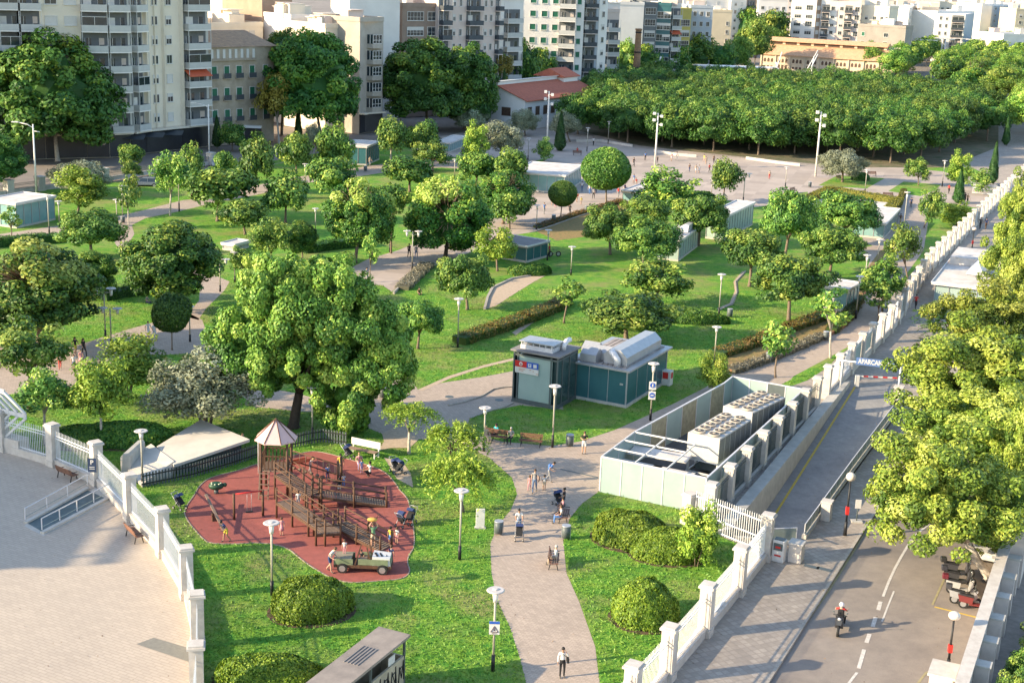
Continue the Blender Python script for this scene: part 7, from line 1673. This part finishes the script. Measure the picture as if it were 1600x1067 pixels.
def body_mesh(pose, ph, female, child):
    key = (pose, ph, female, child)
    if key in _pc: return _pc[key]
    J = joints(pose, ph)
    if child:   # bigger head, shorter limbs
        for k in ('hd', 'ht', 'nose'): J[k] = (J[k][0] * 1.3, J[k][1] * 1.25, J['nk'][2] + (J[k][2] - J['nk'][2]) * 1.35)
    names = list(J); V = [J[k] for k in names]; E_ = [(names.index(a), names.index(b)) for a, b in EDG]; R_ = []
    for k in names:
        r = RAD.get(k) or RAD[k[:-1]]
        if child and k in ('hd', 'ht'): r = (r[0] * 1.4, r[1] * 1.35)
        if female and k == 'spi': r = (r[0] * .85, r[1] * .9)
        R_.append(r)
    # five unequal bent fingers on each palm
    for n, s_ in (('l', -1), ('r', 1)):
        w_, p_ = Vector(J['wr' + n]), Vector(J['pa' + n]); d = (p_ - w_).normalized(); sd = Vector((0, 1, 0)) if abs(d.z) > .6 else Vector((1, 0, 0)); sd = (sd - d * sd.dot(d)).normalized(); cu = d.cross(sd) * (-s_)
        i0 = names.index('pa' + n)
        for q, ln in ((-.026, .060), (-.009, .072), (.009, .067), (.026, .052)):
            a = p_ + d * (.03 + ln * .5) + sd * q; b = p_ + d * (.03 + ln) + sd * q + cu * .02; V += [tuple(a), tuple(b)]; E_ += [(i0, len(V) - 2), (len(V) - 2, len(V) - 1)]; R_ += [(.0095, .0095), (.008, .008)]
        a = w_ + (p_ - w_) * .55 - sd * .045; b = a + d * .035 - sd * .012; V += [tuple(a), tuple(b)]; E_ += [(i0, len(V) - 2), (len(V) - 2, len(V) - 1)]; R_ += [(.011, .011), (.009, .009)]
    me = bpy.data.meshes.new('b'); me.from_pydata(V, E_, []); o = bpy.data.objects.new('b', me); col.objects.link(o)
    sk = o.modifiers.new('s', 'SKIN'); sk.use_smooth_shade = True; sv = me.skin_vertices[0].data
    for i, r in enumerate(R_): sv[i].radius = r
    sv[0].use_root = True; ss = o.modifiers.new('ss', 'SUBSURF'); ss.levels = 1; ss.render_levels = 1
    bpy.context.view_layer.update(); out = bpy.data.meshes.new_from_object(o.evaluated_get(bpy.context.evaluated_depsgraph_get())); bpy.data.objects.remove(o)
    # which garment each face belongs to: nearest bone
    Jv = {k: Vector(v) for k, v in J.items()}; cls = []
    for f in out.polygons:
        c = f.center; best = None
        for a, b in EDG:
            A, B = Jv[a], Jv[b]; t = max(0, min(1, (c - A).dot(B - A) / max(1e-6, (B - A).length_squared))); dd = (c - A.lerp(B, t)).length - (RAD.get(a) or RAD[a[:-1]])[0] * .5
            if best is None or dd < best[0]: best = (dd, a, b, t)
        cls.append((best[1], best[2], best[3]))
    _pc[key] = (out, cls, J); return _pc[key]
def person(px, pose='stand', rz=0, top='white', bot='black', hair='k', h=1.7, label='', child=False, female=False, ph=0, shorts=False, skirt=False, sleeves='short', z=0, pt=None, bag=None, longhair=False, helmet=None, loc=None, pack=None, cat='person'):
    """rz 0 faces the viewer, positive turns to their left (our right)"""
    src, cls, J = body_mesh(pose, ph, female, child); me = src.copy(); me.materials.clear()
    for mt in (SKIN if hair != 'k' else SKIN2, cm(top), cm(bot), SHOE): me.materials.append(mt)
    mi = []
    for a, b, t in cls:
        k = 0
        if a in ('pel', 'spi', 'che') and b in ('spi', 'che', 'nk', 'shl', 'shr'): k = 1 if not (b == 'nk' and t > .6) else 0
        if a == 'pel' and b == 'spi' and t < .25: k = 2
        if a[:2] == 'sh': k = 1 if sleeves == 'long' or t < .55 else 0
        if a[:2] == 'el' and sleeves == 'long': k = 1 if t < .9 else 0
        if a == 'pel' and b[:2] == 'hp': k = 2
        if a[:2] == 'hp': k = 2 if not skirt else 2
        if a[:2] == 'kn': k = 0 if (shorts or skirt) else 2
        if a[:2] == 'hp' and shorts and t > .75: k = 0
        if a[:2] == 'an': k = 3
        mi.append(k)
    me.polygons.foreach_set('material_index', mi)
    p = loc or G(*px, z); e = bpy.data.objects.new('person', me); col.objects.link(e); e.location = p; e.rotation_euler.z = rz; s_ = h / 1.72; e.scale = (s_,) * 3
    tag(e, label, cat)
    hd, ht = Vector(J['hd']), Vector(J['ht']); r = .098 * (1.38 if child else 1)
    m = MB(); m.ball(hd + Vector((0, .022, .035)), r, 2, (.92, 1.08, 1.05))
    if longhair: m.hull([hd + Vector((x, y, z_)) for x in (-.09, .09) for y, z_ in ((.02, .03), (.12, .03), (.13, -.28), (.05, -.26))])
    if helmet: m.bm.clear(); m.ball(hd + Vector((0, .01, .03)), .145, 3, (.95, 1.08, 1.0)); m.build('helmet', mat('helmet', (.6, .55, .55), .3, .05, spec=.6), e)
    else:
        m.build('hair', HAIRM[hair], e)
        m = MB()
        for x in (-.032, .032): m.ball(hd + Vector((x, -.088 * (1.3 if child else 1), .012)), .012, 1)
        m.ball(hd + Vector((0, -.09 * (1.3 if child else 1), -.05)), .018, 1, (1.2, .4, .3)); m.build('face', HAIRM['k'], e)
    if skirt:
        pe = Vector(J['pel']); m = MB(); m.cyl(pe + Vector((0, 0, -.42)), .25, .45, 14, .14); m.build('skirt', cm(bot), e)
    if bag:
        pe = Vector(J['pel']); m = MB(); m.box(pe + Vector((.26, .02, .05)), (.1, .32, .26)); m.tube([pe + Vector((.26, 0, .15)), Vector(J['che']) + Vector((.0, -.11, .05)), Vector(J['shl'])], .012, 5); b = m.build('shoulder_bag', cm(bag), e)
    if pack:
        c = Vector(J['che']); m = MB(); m.box(c + Vector((0, .19, -.1)), (.3, .18, .42)); m.build('backpack', cm(pack), e, bevel=.03)
    return e
Pn = person
Pn((878, 1058), 'phone', .15, 'white', 'black', 'k', 1.68, 'woman in a long white shirt holding a phone on the foreground path', female=True, bag='black', sleeves='long')
Pn((810, 833), 'push', .1, 'white', 'jeans', 'k', 1.66, 'woman in white pushing a pushchair towards the viewer', female=True)
Pn((835, 769), 'walk', -.1, 'grey', 'jeans', 'b', 1.68, 'adult in grey walking between two children on the path', bag='brown')
Pn((827, 766), 'walk', -.2, 'pink', 'pink', 'b', 1.05, 'small child in pink beside the adult in grey', child=True)
Pn((850, 766), 'stand', .2, 'white', 'beige', 'k', 1.1, 'child in pale clothes right of the adult in grey', child=True, shorts=True)
Pn((857, 752), 'lean', 1.3, 'blue', 'grey', 'k', 1.6, 'figure bending forward with a blue pack on the path', pack='blue')
Pn((881, 789), 'sit', -1.5, 'black', 'navy', 'k', 1.65, 'dark haired figure seated at the far end of the group bench', pt=1)
Pn((879, 804), 'sit', -1.5, 'pink', 'grey', 'k', 1.65, 'seated woman in pink on the group bench', female=True)
Pn((876, 817), 'sit', -1.5, 'white', 'blue', 'b', 1.65, 'seated woman in white and blue at the near end of the group bench', female=True)
Pn((868, 882), 'sit', -1.6, 'white', 'beige', 'g', 1.68, 'person in white seated alone on the path bench', sleeves='long')
Pn((912, 709), 'fold', 0, 'black', 'white', 'b', 1.74, 'man in black shirt and white shorts standing with folded arms', shorts=True)
Pn((759, 690), 'sit', .7, 'beige', 'beige', 'l', 1.65, 'pale figure sitting left of the woman in turquoise', female=True)
Pn((775, 686), 'sit', -.8, 'turq', 'black', 'k', 1.66, 'woman in turquoise sitting at the path junction', female=True)
Pn((798, 692), 'sit', -.3, 'grey', 'black', 'g', 1.66, 'dark dressed figure sitting left of the dark bench')
# playground people
Pn((354, 846), 'lean', -.9, 'navy', 'yellow', 'k', 1.55, 'boy in navy shirt and yellow shorts by the seesaw', shorts=True)
Pn((440, 836), 'stand', .1, 'pink', 'pink', 'b', 1.15, 'girl in pale pink on the red surface', child=True, female=True, skirt=True)
Pn((515, 893), 'lean', 1.1, 'white', 'navy', 'b', 1.75, 'man in white shirt leaning on the toy jeep', shorts=True)
Pn((537, 868), 'stand', 0, 'white', 'pink', 'b', .95, 'toddler standing on the bonnet of the toy jeep', child=True, z=.7, loc=G(537, 889) + Vector((0, .3, .75)))
Pn((564, 872), 'sit', -.3, 'black', 'grey', 'k', 1.2, 'dark dressed child sitting in the toy jeep', loc=G(564, 889) + Vector((0, .2, .25)))
Pn((583, 857), 'up', .2, 'green', 'beige', 'b', 1.68, 'woman in green dress lifting a basket above her head', female=True, shorts=True)
Pn((610, 853), 'stand', -.4, 'yellow', 'blue', 'k', 1.25, 'child in yellow top right of the toy jeep', child=True, shorts=True)
Pn((620, 849), 'stand', -.6, 'white', 'pink', 'b', 1.05, 'small child in white at the play surface edge', child=True, shorts=True)
Pn((611, 882), 'stand', 2.8, 'navy', 'navy', 'b', 1.2, 'boy in navy seen beside the jeep bonnet', child=True, shorts=True)
Pn((578, 744), 'crouch', -1.2, 'white', 'black', 'k', 1.75, 'crouching adult in white shirt near the long white bench')
Pn((565, 739), 'stand', .5, 'blue', 'lilac', 'b', 1.0, 'child in blue next to the crouching adult', child=True)
Pn((561, 732), 'sit', .3, 'pink', 'lilac', 'l', 1.6, 'woman in pink sitting behind the crouching adult', female=True)
Pn((532, 743), 'stand', .1, 'yellow', 'beige', 'k', 1.6, 'woman in yellow standing behind the climbing net', female=True)
Pn((537, 761), 'stand', .1, 'white', 'blue', 'k', .95, 'toddler in pale blue below the woman in yellow', child=True)
Pn((512, 752), 'stand', .4, 'blue', 'navy', 'b', 1.2, 'boy in blue near the climbing net', child=True)
Pn((530, 776), 'stand', .1, 'black', 'white', 'k', 1.1, 'dark child on the upper low ramp', child=True, shorts=True, loc=G(530, 782) + Vector((0, 0, .45)))
Pn((466, 803), 'stand', .1, 'white', 'grey', 'b', 1.1, 'child in white on the lower walkway', child=True, shorts=True, loc=G(466, 810) + Vector((0, 0, .75)))
Pn((484, 738), 'lean', 1.0, 'white', 'grey', 'l', 1.2, 'pale child climbing beside the slide', child=True)
# path on the left
Pn((118, 555), 'walk', .9, 'black', 'yellow', 'k', 1.66, 'woman in black top and yellow shorts walking', female=True, shorts=True, longhair=True)
Pn((131, 558), 'walk', .9, 'black', 'black', 'k', 1.72, 'woman all in black walking with long hair', female=True, longhair=True, ph=1)
Pn((116, 580), 'walk', .5, 'white', 'navy', 'b', 1.5, 'child in white top walking behind the women in black', shorts=True)
Pn((127, 572), 'walk', .5, 'pink', 'pink', 'b', 1.45, 'girl in pink dress walking behind the women in black', skirt=True, female=True, ph=1)
Pn((94, 577), 'walk', .4, 'beige', 'red', 'b', 1.4, 'figure partly behind the dense left tree')
Pn((232, 529), 'walk', .8, 'white', 'white', 'b', 1.66, 'left one of two people in white on the upper path', shorts=True)
Pn((241, 532), 'walk', .8, 'white', 'white', 'k', 1.70, 'right one of two people in white on the upper path', shorts=True, ph=1)
Pn((230, 479), 'sit', 1.2, 'grey', 'navy', 'b', 1.65, 'person sitting on the lawn below the big rounded tree', z=-.4)
Pn((1, 575), 'walk', .5, 'red', 'black', 'b', 1.6, 'figure in dark red at the left edge')
# centre and upper
for px, ps, rz, t, b, hr, h, lb in [((573, 441), 'walk', .8, 'grey', 'grey', 'k', 1.7, 'person in grey walking by the staked sapling'), ((639, 403), 'walk', 3.0, 'black', 'black', 'k', 1.75, 'left of the strolling couple, dressed in black'), ((650, 404), 'walk', 3.0, 'grey', 'jeans', 'b', 1.68, 'right of the strolling couple, dressed in grey'), ((655, 466), 'sit', .5, 'brown', 'black', 'k', 1.65, 'dark figure resting on the lawn above the round tree'),
    ((850, 335), 'walk', .3, 'blue', 'grey', 'b', 1.7, 'walker in blue at the left of the square'), ((890, 337), 'walk', .6, 'black', 'black', 'k', 1.7, 'walker in black beside the smaller ball tree'), ((901, 316), 'lean', .8, 'red', 'beige', 'k', 1.5, 'stooping figure in red near the smaller ball tree'), ((908, 320), 'stand', .2, 'yellow', 'beige', 'b', 1.2, 'child in pale yellow near the smaller ball tree'),
    ((862, 321), 'stand', 1.2, 'beige', 'beige', 'b', 1.4, 'pale child left of the smaller ball tree'), ((867, 324), 'sit', .2, 'white', 'pink', 'b', 1.3, 'crouched child left of the smaller ball tree'), ((909, 300), 'stand', .2, 'white', 'jeans', 'k', 1.7, 'left most person between the ball trees'), ((921, 304), 'walk', .2, 'white', 'blue', 'b', 1.65, 'person in white between the ball trees'), ((927, 311), 'walk', 2.9, 'grey', 'black', 'k', 1.7, 'person in grey between the ball trees'), ((931, 302), 'stand', .2, 'red', 'black', 'k', 1.7, 'person in red under the biggest ball tree'),
    ((966, 309), 'walk', .2, 'red', 'grey', 'b', 1.7, 'person in red right of the biggest ball tree'), ((976, 303), 'stand', .9, 'navy', 'black', 'k', 1.7, 'dark person by the pram near the biggest ball tree'), ((990, 261), 'walk', .9, 'black', 'black', 'k', 1.7, 'runner in black above the biggest ball tree'), ((990, 287), 'stand', .2, 'blue', 'white', 'k', 1.6, 'person in blue right of the biggest ball crown'), ((994, 288), 'sit', .2, 'red', 'beige', 'k', 1.4, 'small figure in red beside the one in blue'),
    ((1008, 251), 'stand', .2, 'blue', 'black', 'k', 1.6, 'lone figure left of the middle floodlight mast'), ((1049, 252), 'walk', .2, 'pink', 'white', 'b', 1.6, 'player in pink on the square'), ((1057, 251), 'walk', 1.2, 'white', 'grey', 'k', 1.65, 'player in white beside the one in pink'), ((1027, 255), 'stand', .2, 'black', 'black', 'k', 1.3, 'small dark figure at the floodlight foot'), ((1077, 269), 'walk', .4, 'brown', 'navy', 'k', 1.5, 'leftmost of the cluster of players'), ((1087, 271), 'walk', .4, 'beige', 'white', 'b', 1.5, 'second from left in the cluster of players'),
    ((1092, 271), 'stand', .4, 'white', 'white', 'b', 1.5, 'third from left in the cluster of players'), ((1108, 270), 'walk', .9, 'red', 'black', 'k', 1.6, 'rightmost figure in the cluster of players'), ((1103, 257), 'stand', .4, 'beige', 'beige', 'b', 1.5, 'pale player behind the cluster'), ((1100, 254), 'walk', 2.4, 'yellow', 'beige', 'b', 1.5, 'player in yellow behind the cluster'), ((1115, 255), 'stand', .4, 'brown', 'black', 'k', 1.5, 'dark player at the right rear of the cluster'),
    ((858, 402), 'stand', 1.2, 'red', 'black', 'k', 1.7, 'person in red shirt with a bicycle by the teal kiosk'), ((1430, 483), 'walk', .1, 'red', 'black', 'k', 1.65, 'person in red shirt walking on the right pavement'), ((1531, 358), 'walk', 3.1, 'black', 'black', 'k', 1.7, 'left one of two walkers on the right pavement'), ((1540, 359), 'walk', 3.1, 'navy', 'brown', 'k', 1.75, 'right one of two walkers on the right pavement'), ((1406, 352), 'walk', .1, 'brown', 'beige', 'k', 1.7, 'walker at the top of the right path'), ((1482, 303), 'walk', .1, 'red', 'black', 'k', 1.65, 'walker in dark red near the right cypress'),
    ((1507, 317), 'walk', .1, 'black', 'black', 'k', 1.7, 'left of the pair at the low park gate'), ((1511, 319), 'walk', .1, 'brown', 'black', 'k', 1.65, 'right of the pair at the low park gate'), ((1423, 325), 'stand', .1, 'navy', 'black', 'k', 1.65, 'dark figure by the white deck corner'), ((1368, 433), 'walk', .4, 'black', 'black', 'k', 1.65, 'dark walker by the russet border'), ((156, 246), 'walk', .4, 'black', 'beige', 'k', 1.72, 'pedestrian in front of the corner tower shop'), ((578, 260), 'walk', .4, 'beige', 'grey', 'b', 1.7, 'pedestrian passing the shaded kiosk'),
    ((902, 240), 'sit', .2, 'red', 'beige', 'k', 1.6, 'person seated on the shaded lawn bench'), ((927, 228), 'walk', .2, 'white', 'black', 'b', 1.7, 'walker in white at the left end of the grove'), ((1202, 280), 'stand', .3, 'beige', 'red', 'b', 1.5, 'lone child on the right side of the square'), ((722, 248), 'stand', .2, 'brown', 'black', 'k', 1.7, 'dark figure by the far upper lawn path'), ((375, 704), 'lean', .8, 'beige', 'turq', 'b', 1.5, 'crouching figure behind the large concrete skylight')]:
    Pn(px, ps, rz, t, b, hr, h, lb, z=-.40 if (ps == 'sit' and h > 1.6 and px[1] > 300) else 0, shorts=b in ('beige', 'white'))
# pushchairs
def pushchair():
    e = empty('pushchair'); tag(e, 'x', 'pushchair', 'pushchairs')
    for x, y in ((-.25, -.32), (.25, -.32), (-.27, .3), (.27, .3)): wheel(e, x, y, .11, .04); bpy.context.view_layer
    for o in [q for q in bpy.data.objects if q.parent == e]: o.rotation_euler = (math.pi / 2, 0, math.pi / 2)
    m = MB()
    for s_ in (-.25, .25): m.tube([(s_, -.35, .12), (s_, .1, .55), (s_, .5, 1.02)], .016, 6); m.tube([(s_, .32, .12), (s_, -.05, .6)], .016, 6)
    m.tube([(-.25, .5, 1.02), (.25, .5, 1.02)], .018, 6); m.build('frame', M_STEEL, e)
    m = MB(); m.hull([(x, y, z) for x in (-.2, .2) for y, z in ((-.25, .35), (.12, .32), (-.25, .42), (.3, .8), (.22, .85), (.05, .42))]); m.build('seat', cm('black'), e)
    m = MB(); m.hull([(x, y, z) for x in (-.22, .22) for y, z in ((.28, .7), (.25, .95), (.05, 1.05), (-.18, .95), (-.05, .9))]); m.build('hood', cm('navy'), e)
    return e
for px, rz, lb in [((811, 843), 0, 'pushchair in front of the woman in white'), ((872, 789), .6, 'dark pushchair beside the seated group'), ((544, 716), 1.2, 'dark folded pushchair at the left of the long white bench'), ((618, 738), .6, 'pushchair standing right of the long white bench'), ((628, 822), 2.6, 'dark pushchair at the right edge of the play surface'), ((979, 303), 1.4, 'pram near the biggest ball tree'), ((641, 818), -.4, 'second pushchair with a silver frame at the play surface edge'), ((281, 795), 1.0, 'dark pushchair in the grass left of the red surface'), ((624, 741), -1, 'wooden framed pushchair near the worn track')]:
    place(pushchair, px, None, lb, 1, rz)
# bicycle beside the red shirt
p = G(866, 401); e = empty('bicycle', p, .2); tag(e, 'bicycle standing beside the person in red by the teal kiosk', 'bicycle')
for x in (-.5, .5): wheel(e, x, 0, .33, .03)
m = MB(); m.tube([(-.5, 0, .33), (-.1, 0, .3), (.3, 0, .75), (.5, 0, .33)], .02, 5); m.tube([(-.1, 0, .3), (-.2, 0, .85), (.32, 0, .8)], .02, 5); m.build('frame', M_STEELD, e); m = MB(); m.box((-.2, 0, .88), (.25, .12, .05)); m.build('saddle', M_BLACK, e); m = MB(); m.tube([(.3, -.25, .95), (.33, 0, .9), (.3, .25, .95)], .015, 5); m.build('handlebar', M_BLACK, e)
# motorcycle with its rider, seen from behind
p = G(1311, 985, KZ); hd_ = -math.atan2(kd.x, kd.y) + .12
e = scooter((.035, .035, .04), 'black motorcycle ridden up the street away from the viewer', p, hd_ - math.pi / 2 + math.pi, None); e.name = 'motorcycle'; e['category'] = 'motorcycle'; e.scale = (1.15, 1.15, 1.1)
e = Pn((1311, 985), 'ride', hd_ + math.pi, 'red', 'black', 'b', 1.75, 'rider in red and white vest with a pale helmet', loc=p + Vector((0, 0, .02)), helmet=True, pack='black')
m = MB(); m.box((0, .11, 1.2 - .12), (.2, .03, .34)); m.build('vest_panel', cm('white'), e)
# ================================================================== PLAYGROUND
def playground():
    O = G(432, 768); e = empty('play_tower', O); tag(e, 'brown timber play tower with a pale pink octagonal roof', 'play tower')
    P_ = lambda x, y, z=0: G(x, y) - O + Vector((0, 0, z))
    zr0 = zfor(O.x, O.y, 684); zr1 = zfor(O.x, O.y, 654); rr = 1.42
    ring = [Vector((math.cos(k * math.pi / 4 + .39) * rr, math.sin(k * math.pi / 4 + .39) * rr, zr0)) for k in range(8)]
    m = MB(); m.hull(ring + [Vector((0, 0, zr1))] + [v - Vector((0, 0, .06)) for v in ring]); r = m.build('roof', mat('pink_roof', (.66, .42, .38), .6, .05, 1), e)
    m = MB()
    for v in ring: m.bar(v + Vector((0, 0, .02)), (0, 0, zr1 + .03), .05)
    m.build('roof_rib', M_WOOD, r)
    cs = [(-.85, -.85), (.85, -.85), (-.85, .85), (.85, .85)]
    for x, y in cs: m = MB(); m.tube([(x, y, 0), (x, y, zr0 + .05)], .085); m.build('post', M_WOOD, e)
    m = MB(); m.box((0, 0, 1.75), (1.8, 1.8, .1)); m.build('platform', M_WOODL, e)
    for (a, b) in ((cs[0], cs[2]), (cs[2], cs[3]), (cs[0], cs[1])):
        m = MB(); A, B = Vector((*a, 0)), Vector((*b, 0)); m.bar(A + Vector((0, 0, 2.75)), B + Vector((0, 0, 2.75)), .07)
        for k in range(1, 7): q = A.lerp(B, k / 7); m.bar(q + Vector((0, 0, 1.8)), q + Vector((0, 0, 2.75)), .07)
        m.build('balustrade', M_WOOD, e)
    m = MB(); m.bar((-.3, -1.5, 0), (-.3, -.9, 1.8), .07); m.bar((-.9, -1.5, 0), (-.9, -.9, 1.8), .07)
    for k in range(5): m.bar((-.9, -1.5 + .12 * k, .3 + .33 * k), (-.3, -1.5 + .12 * k, .3 + .33 * k), .06)
    m.build('ladder', M_WOODL, e)
    m = MB(); a = Vector((.8, .5, 1.75)); b = P_(484, 722, .15); 
    d = (b - a).normalized(); s_ = d.cross(Vector((0, 0, 1))).normalized() * .25
    m.bar(a, b, .45, .05); m.bar(a + s_ + Vector((0, 0, .1)), b + s_ + Vector((0, 0, .1)), .05, .2); m.bar(a - s_ + Vector((0, 0, .1)), b - s_ + Vector((0, 0, .1)), .05, .2); m.build('slide', mat('slide_red', (.45, .09, .04), .35, .08), e)
    # raised walkways: list of deck centre lines with heights
    def deck(pts, wd, lab, rails=(1, 1)):
        for (a, b) in zip(pts, pts[1:]):
            d = b - a; L = d.length; s_ = Vector((-d.y, d.x, 0)).normalized() * wd / 2
            m = MB(); n = int(L / .16); nd = d / L
            for k in range(n): q = a + nd * (k + .5) * L / n; m.bar(q - s_, q + s_, .13, .05)
            m.build('deck', M_WOODL, e); m = MB(); m.bar(a - s_ - Vector((0, 0, .08)), b - s_ - Vector((0, 0, .08)), .08, .16); m.bar(a + s_ - Vector((0, 0, .08)), b + s_ - Vector((0, 0, .08)), .08, .16); m.build('beam', M_WOOD, e)
            for sd, on in ((-1, rails[0]), (1, rails[1])):
                if not on: continue
                k_ = max(2, int(L / 1.5) + 1); m = MB()
                for z in (.5, .85): m.tube([a + s_ * sd + Vector((0, 0, z)), b + s_ * sd + Vector((0, 0, z))], .04, 6)
                m.build('handrail', M_WOOD, e)
                for k in range(k_):
                    q = (a + nd * (L * k / (k_ - 1))) + s_ * sd; m = MB(); m.tube([(q.x, q.y, 0), (q.x, q.y, q.z + .98)], .07, 7); m.build('post', M_WOOD, e)
    deck([Vector((.5, -.9, 1.7)), P_(488, 795, .95)], 1.15, '')
    deck([P_(444, 806, 1.05), P_(520, 850, .75)], 1.1, '')
    deck([P_(488, 790, .9), P_(502, 790, .85), P_(603, 788, .08)], 1.05, '')
    deck([P_(492, 845, .75), P_(530, 843, .75)], 1.5, '')
    deck([P_(530, 835, .72), P_(603, 858, .06)], 1.1, '')
    # climbing net bridge with tyres right of the tower
    a, b = P_(455, 745, 1.9), P_(528, 765, 1.75); m = MB(); m.tube([a, b], .05); m.tube([a + Vector((0, 0, -.7)), b + Vector((0, 0, -.7))], .05); m.build('net_beam', M_WOOD, e)
    for q in (b, b + Vector((.1, .9, 0))): m = MB(); m.tube([(q.x, q.y, 0), (q.x, q.y, 2.0)], .09); m.build('post', M_WOOD, e)
    m = MB()
    for k in range(8):
        q = a.lerp(b, (k + .5) / 8); m.tube([q, q - Vector((0, 0, 1.1))], .018, 5); m.ball(q - Vector((0, 0, 1.2)), .15, 1, (1, .5, 1))
    m.build('rope_net', mat('rope', (.20, .16, .12), .9), e)
playground()
def toy_jeep():
    p = G(568, 890); e = empty('toy_jeep', p, -.02); tag(e, 'green and white wooden toy jeep in the playground', 'play car')
    Gm = mat('jeep_green', (.20, .24, .14), .6, .15, 3); 
    m = MB(); m.box((0, 0, .42), (3.3, 1.1, .18)); m.build('chassis', M_WOOD, e)
    m = MB(); m.hull([(x, y, z) for x, z in ((.55, .5), (1.6, .5), (.55, 1.05), (1.55, .95)) for y in (-.5, .5)]); m.build('bonnet', M_WHITE, e)
    m = MB(); m.box((1.57, 0, .65), (.05, .95, .4)); m.box((.6, -.52, .72), (1.7, .05, .35)); m.box((.6, .52, .72), (1.7, .05, .35)); m.box((-1.1, -.52, .68), (1.1, .05, .35)); m.box((-1.1, .52, .68), (1.1, .05, .35)); m.build('side_panel', Gm, e)
    m = MB(); m.box((-1.15, 0, .8), (1.0, 1.0, .12)); m.build('rear_deck', mat('jeep_cream', (.26, .22, .15), .7, .1, 3), e)
    m = MB(); 
    for k, x in enumerate((.75, 1.0, 1.25)): m.box((x, -.1 + .1 * k, 1.045 - .04 * k), (.12, .5, .02), .4)
    m.build('stripe', M_BLACK, e)
    for y in (-.5, .5): m = MB(); m.bar((.5, y, .5), (.25, y, 1.6), .07); m.bar((-.45, y, .5), (-.2, y, 1.35), .07); m.build('roll_bar', M_WOOD, e)
    m = MB(); m.box((0, 0, .7), (.4, .9, .08)); m.build('seat', M_WOODL, e)
    m = MB(); m.tube([(.35 + .01 * math.cos(t), .2 * math.cos(t), 1.0 + .2 * math.sin(t)) for t in np.linspace(0, 6.28, 12)], .02, 5); m.build('steering_wheel', M_BLACK, e)
    for x in (-1.15, 1.15):
        for y in (-.56, .56): wheel(e, x, y, .30, .14)
toy_jeep()
# basket held high by the woman in green
p = G(583, 857) + Vector((-.05, -.2, 1.95)); e = empty('basket', p); tag(e, 'yellow basket held above the head of the woman in green', 'basket')
m = MB(); m.ball((0, 0, 0), .26, 2, (1.2, .7, .5)); m.build('body', mat('basket_yellow', (.6, .36, .08), .7), e); m = MB(); m.tube([(.25, 0, .05), (.35, 0, .35), (.45, 0, .4)], .02, 5); m.build('handle', M_WOOD, e)
# turtle rocker, spring rider, seesaw, swing frame
p = G(338, 771); e = empty('spring_rocker', p, .2); tag(e, 'dark green spotted rocking toy at the top of the red surface', 'rocker')
m = MB(); m.ball((0, 0, .55), .5, 3, (1, .8, .55)); m.build('shell', mat('shell_green', (.02, .07, .035), .5), e); m = MB(); m.ball((.55, 0, .6), .15, 2); m.build('head', mat('shell_green', (.02, .07, .035)), e)
m = MB()
for k in range(7): a = k * .9; m.ball((.3 * math.cos(a), .25 * math.sin(a) - .1, .76), .08, 1, (1, 1, .5))
m.build('spot', mat('spot_pale', (.55, .6, .4), .6), e); m = MB(); m.cyl((0, 0, 0), .15, .3, 10); m.build('spring', M_STEELD, e)
p = G(283, 798)
a, b = G(322, 792), G(350, 836); u = b - a; e = empty('seesaw', (a + b) / 2, math.atan2(u.y, u.x)); tag(e, 'pale timber seesaw in front of the boy in navy', 'seesaw'); L = u.length
m = MB(); m.bar((-L / 2, 0, .85), (L / 2, 0, .3), .16, .08); m.build('plank', M_WOODL, e); m = MB(); m.box((0, 0, .28), (.25, .35, .56)); m.build('pivot', M_WOOD, e)
for s_, z in ((-1, .95), (1, .42)): m = MB(); m.tube([(s_ * L * .4, -.2, z), (s_ * L * .4, 0, z + .1), (s_ * L * .4, .2, z)], .02, 5); m.build('handle', M_STEELD, e)
a, b = G(366, 812), G(411, 806); u = b - a; L = u.length; e = empty('swing_frame', a, math.atan2(u.y, u.x)); tag(e, 'low swing frame with a red top bar on the red surface', 'swing')
for x in (0, L): m = MB(); m.tube([(x, 0, 0), (x, 0, 1.75)], .08); m.build('post', M_WOOD, e)
m = MB(); m.tube([(0, 0, 1.7), (L, 0, 1.7)], .05); m.build('top_bar', M_RED, e)
m = MB()
for x in (L * .45, L * .6): m.tube([(x, 0, 1.7), (x, 0, .45)], .012, 5)
m.build('chain', M_STEEL, e); m = MB(); m.box((L * .52, 0, .42), (.45, .2, .05)); m.build('seat', M_BLACK, e)
a = G(404, 740); e = empty('hooked_pole', a); tag(e, 'thin pale pole with a hooked top left of the play tower', 'pole'); m = MB(); m.tube([(0, 0, 0), (0, 0, 2.7), (.1, 0, 2.95), (.35, 0, 3.0)], .04, 7); m.build('pole', M_LAMPW, e)
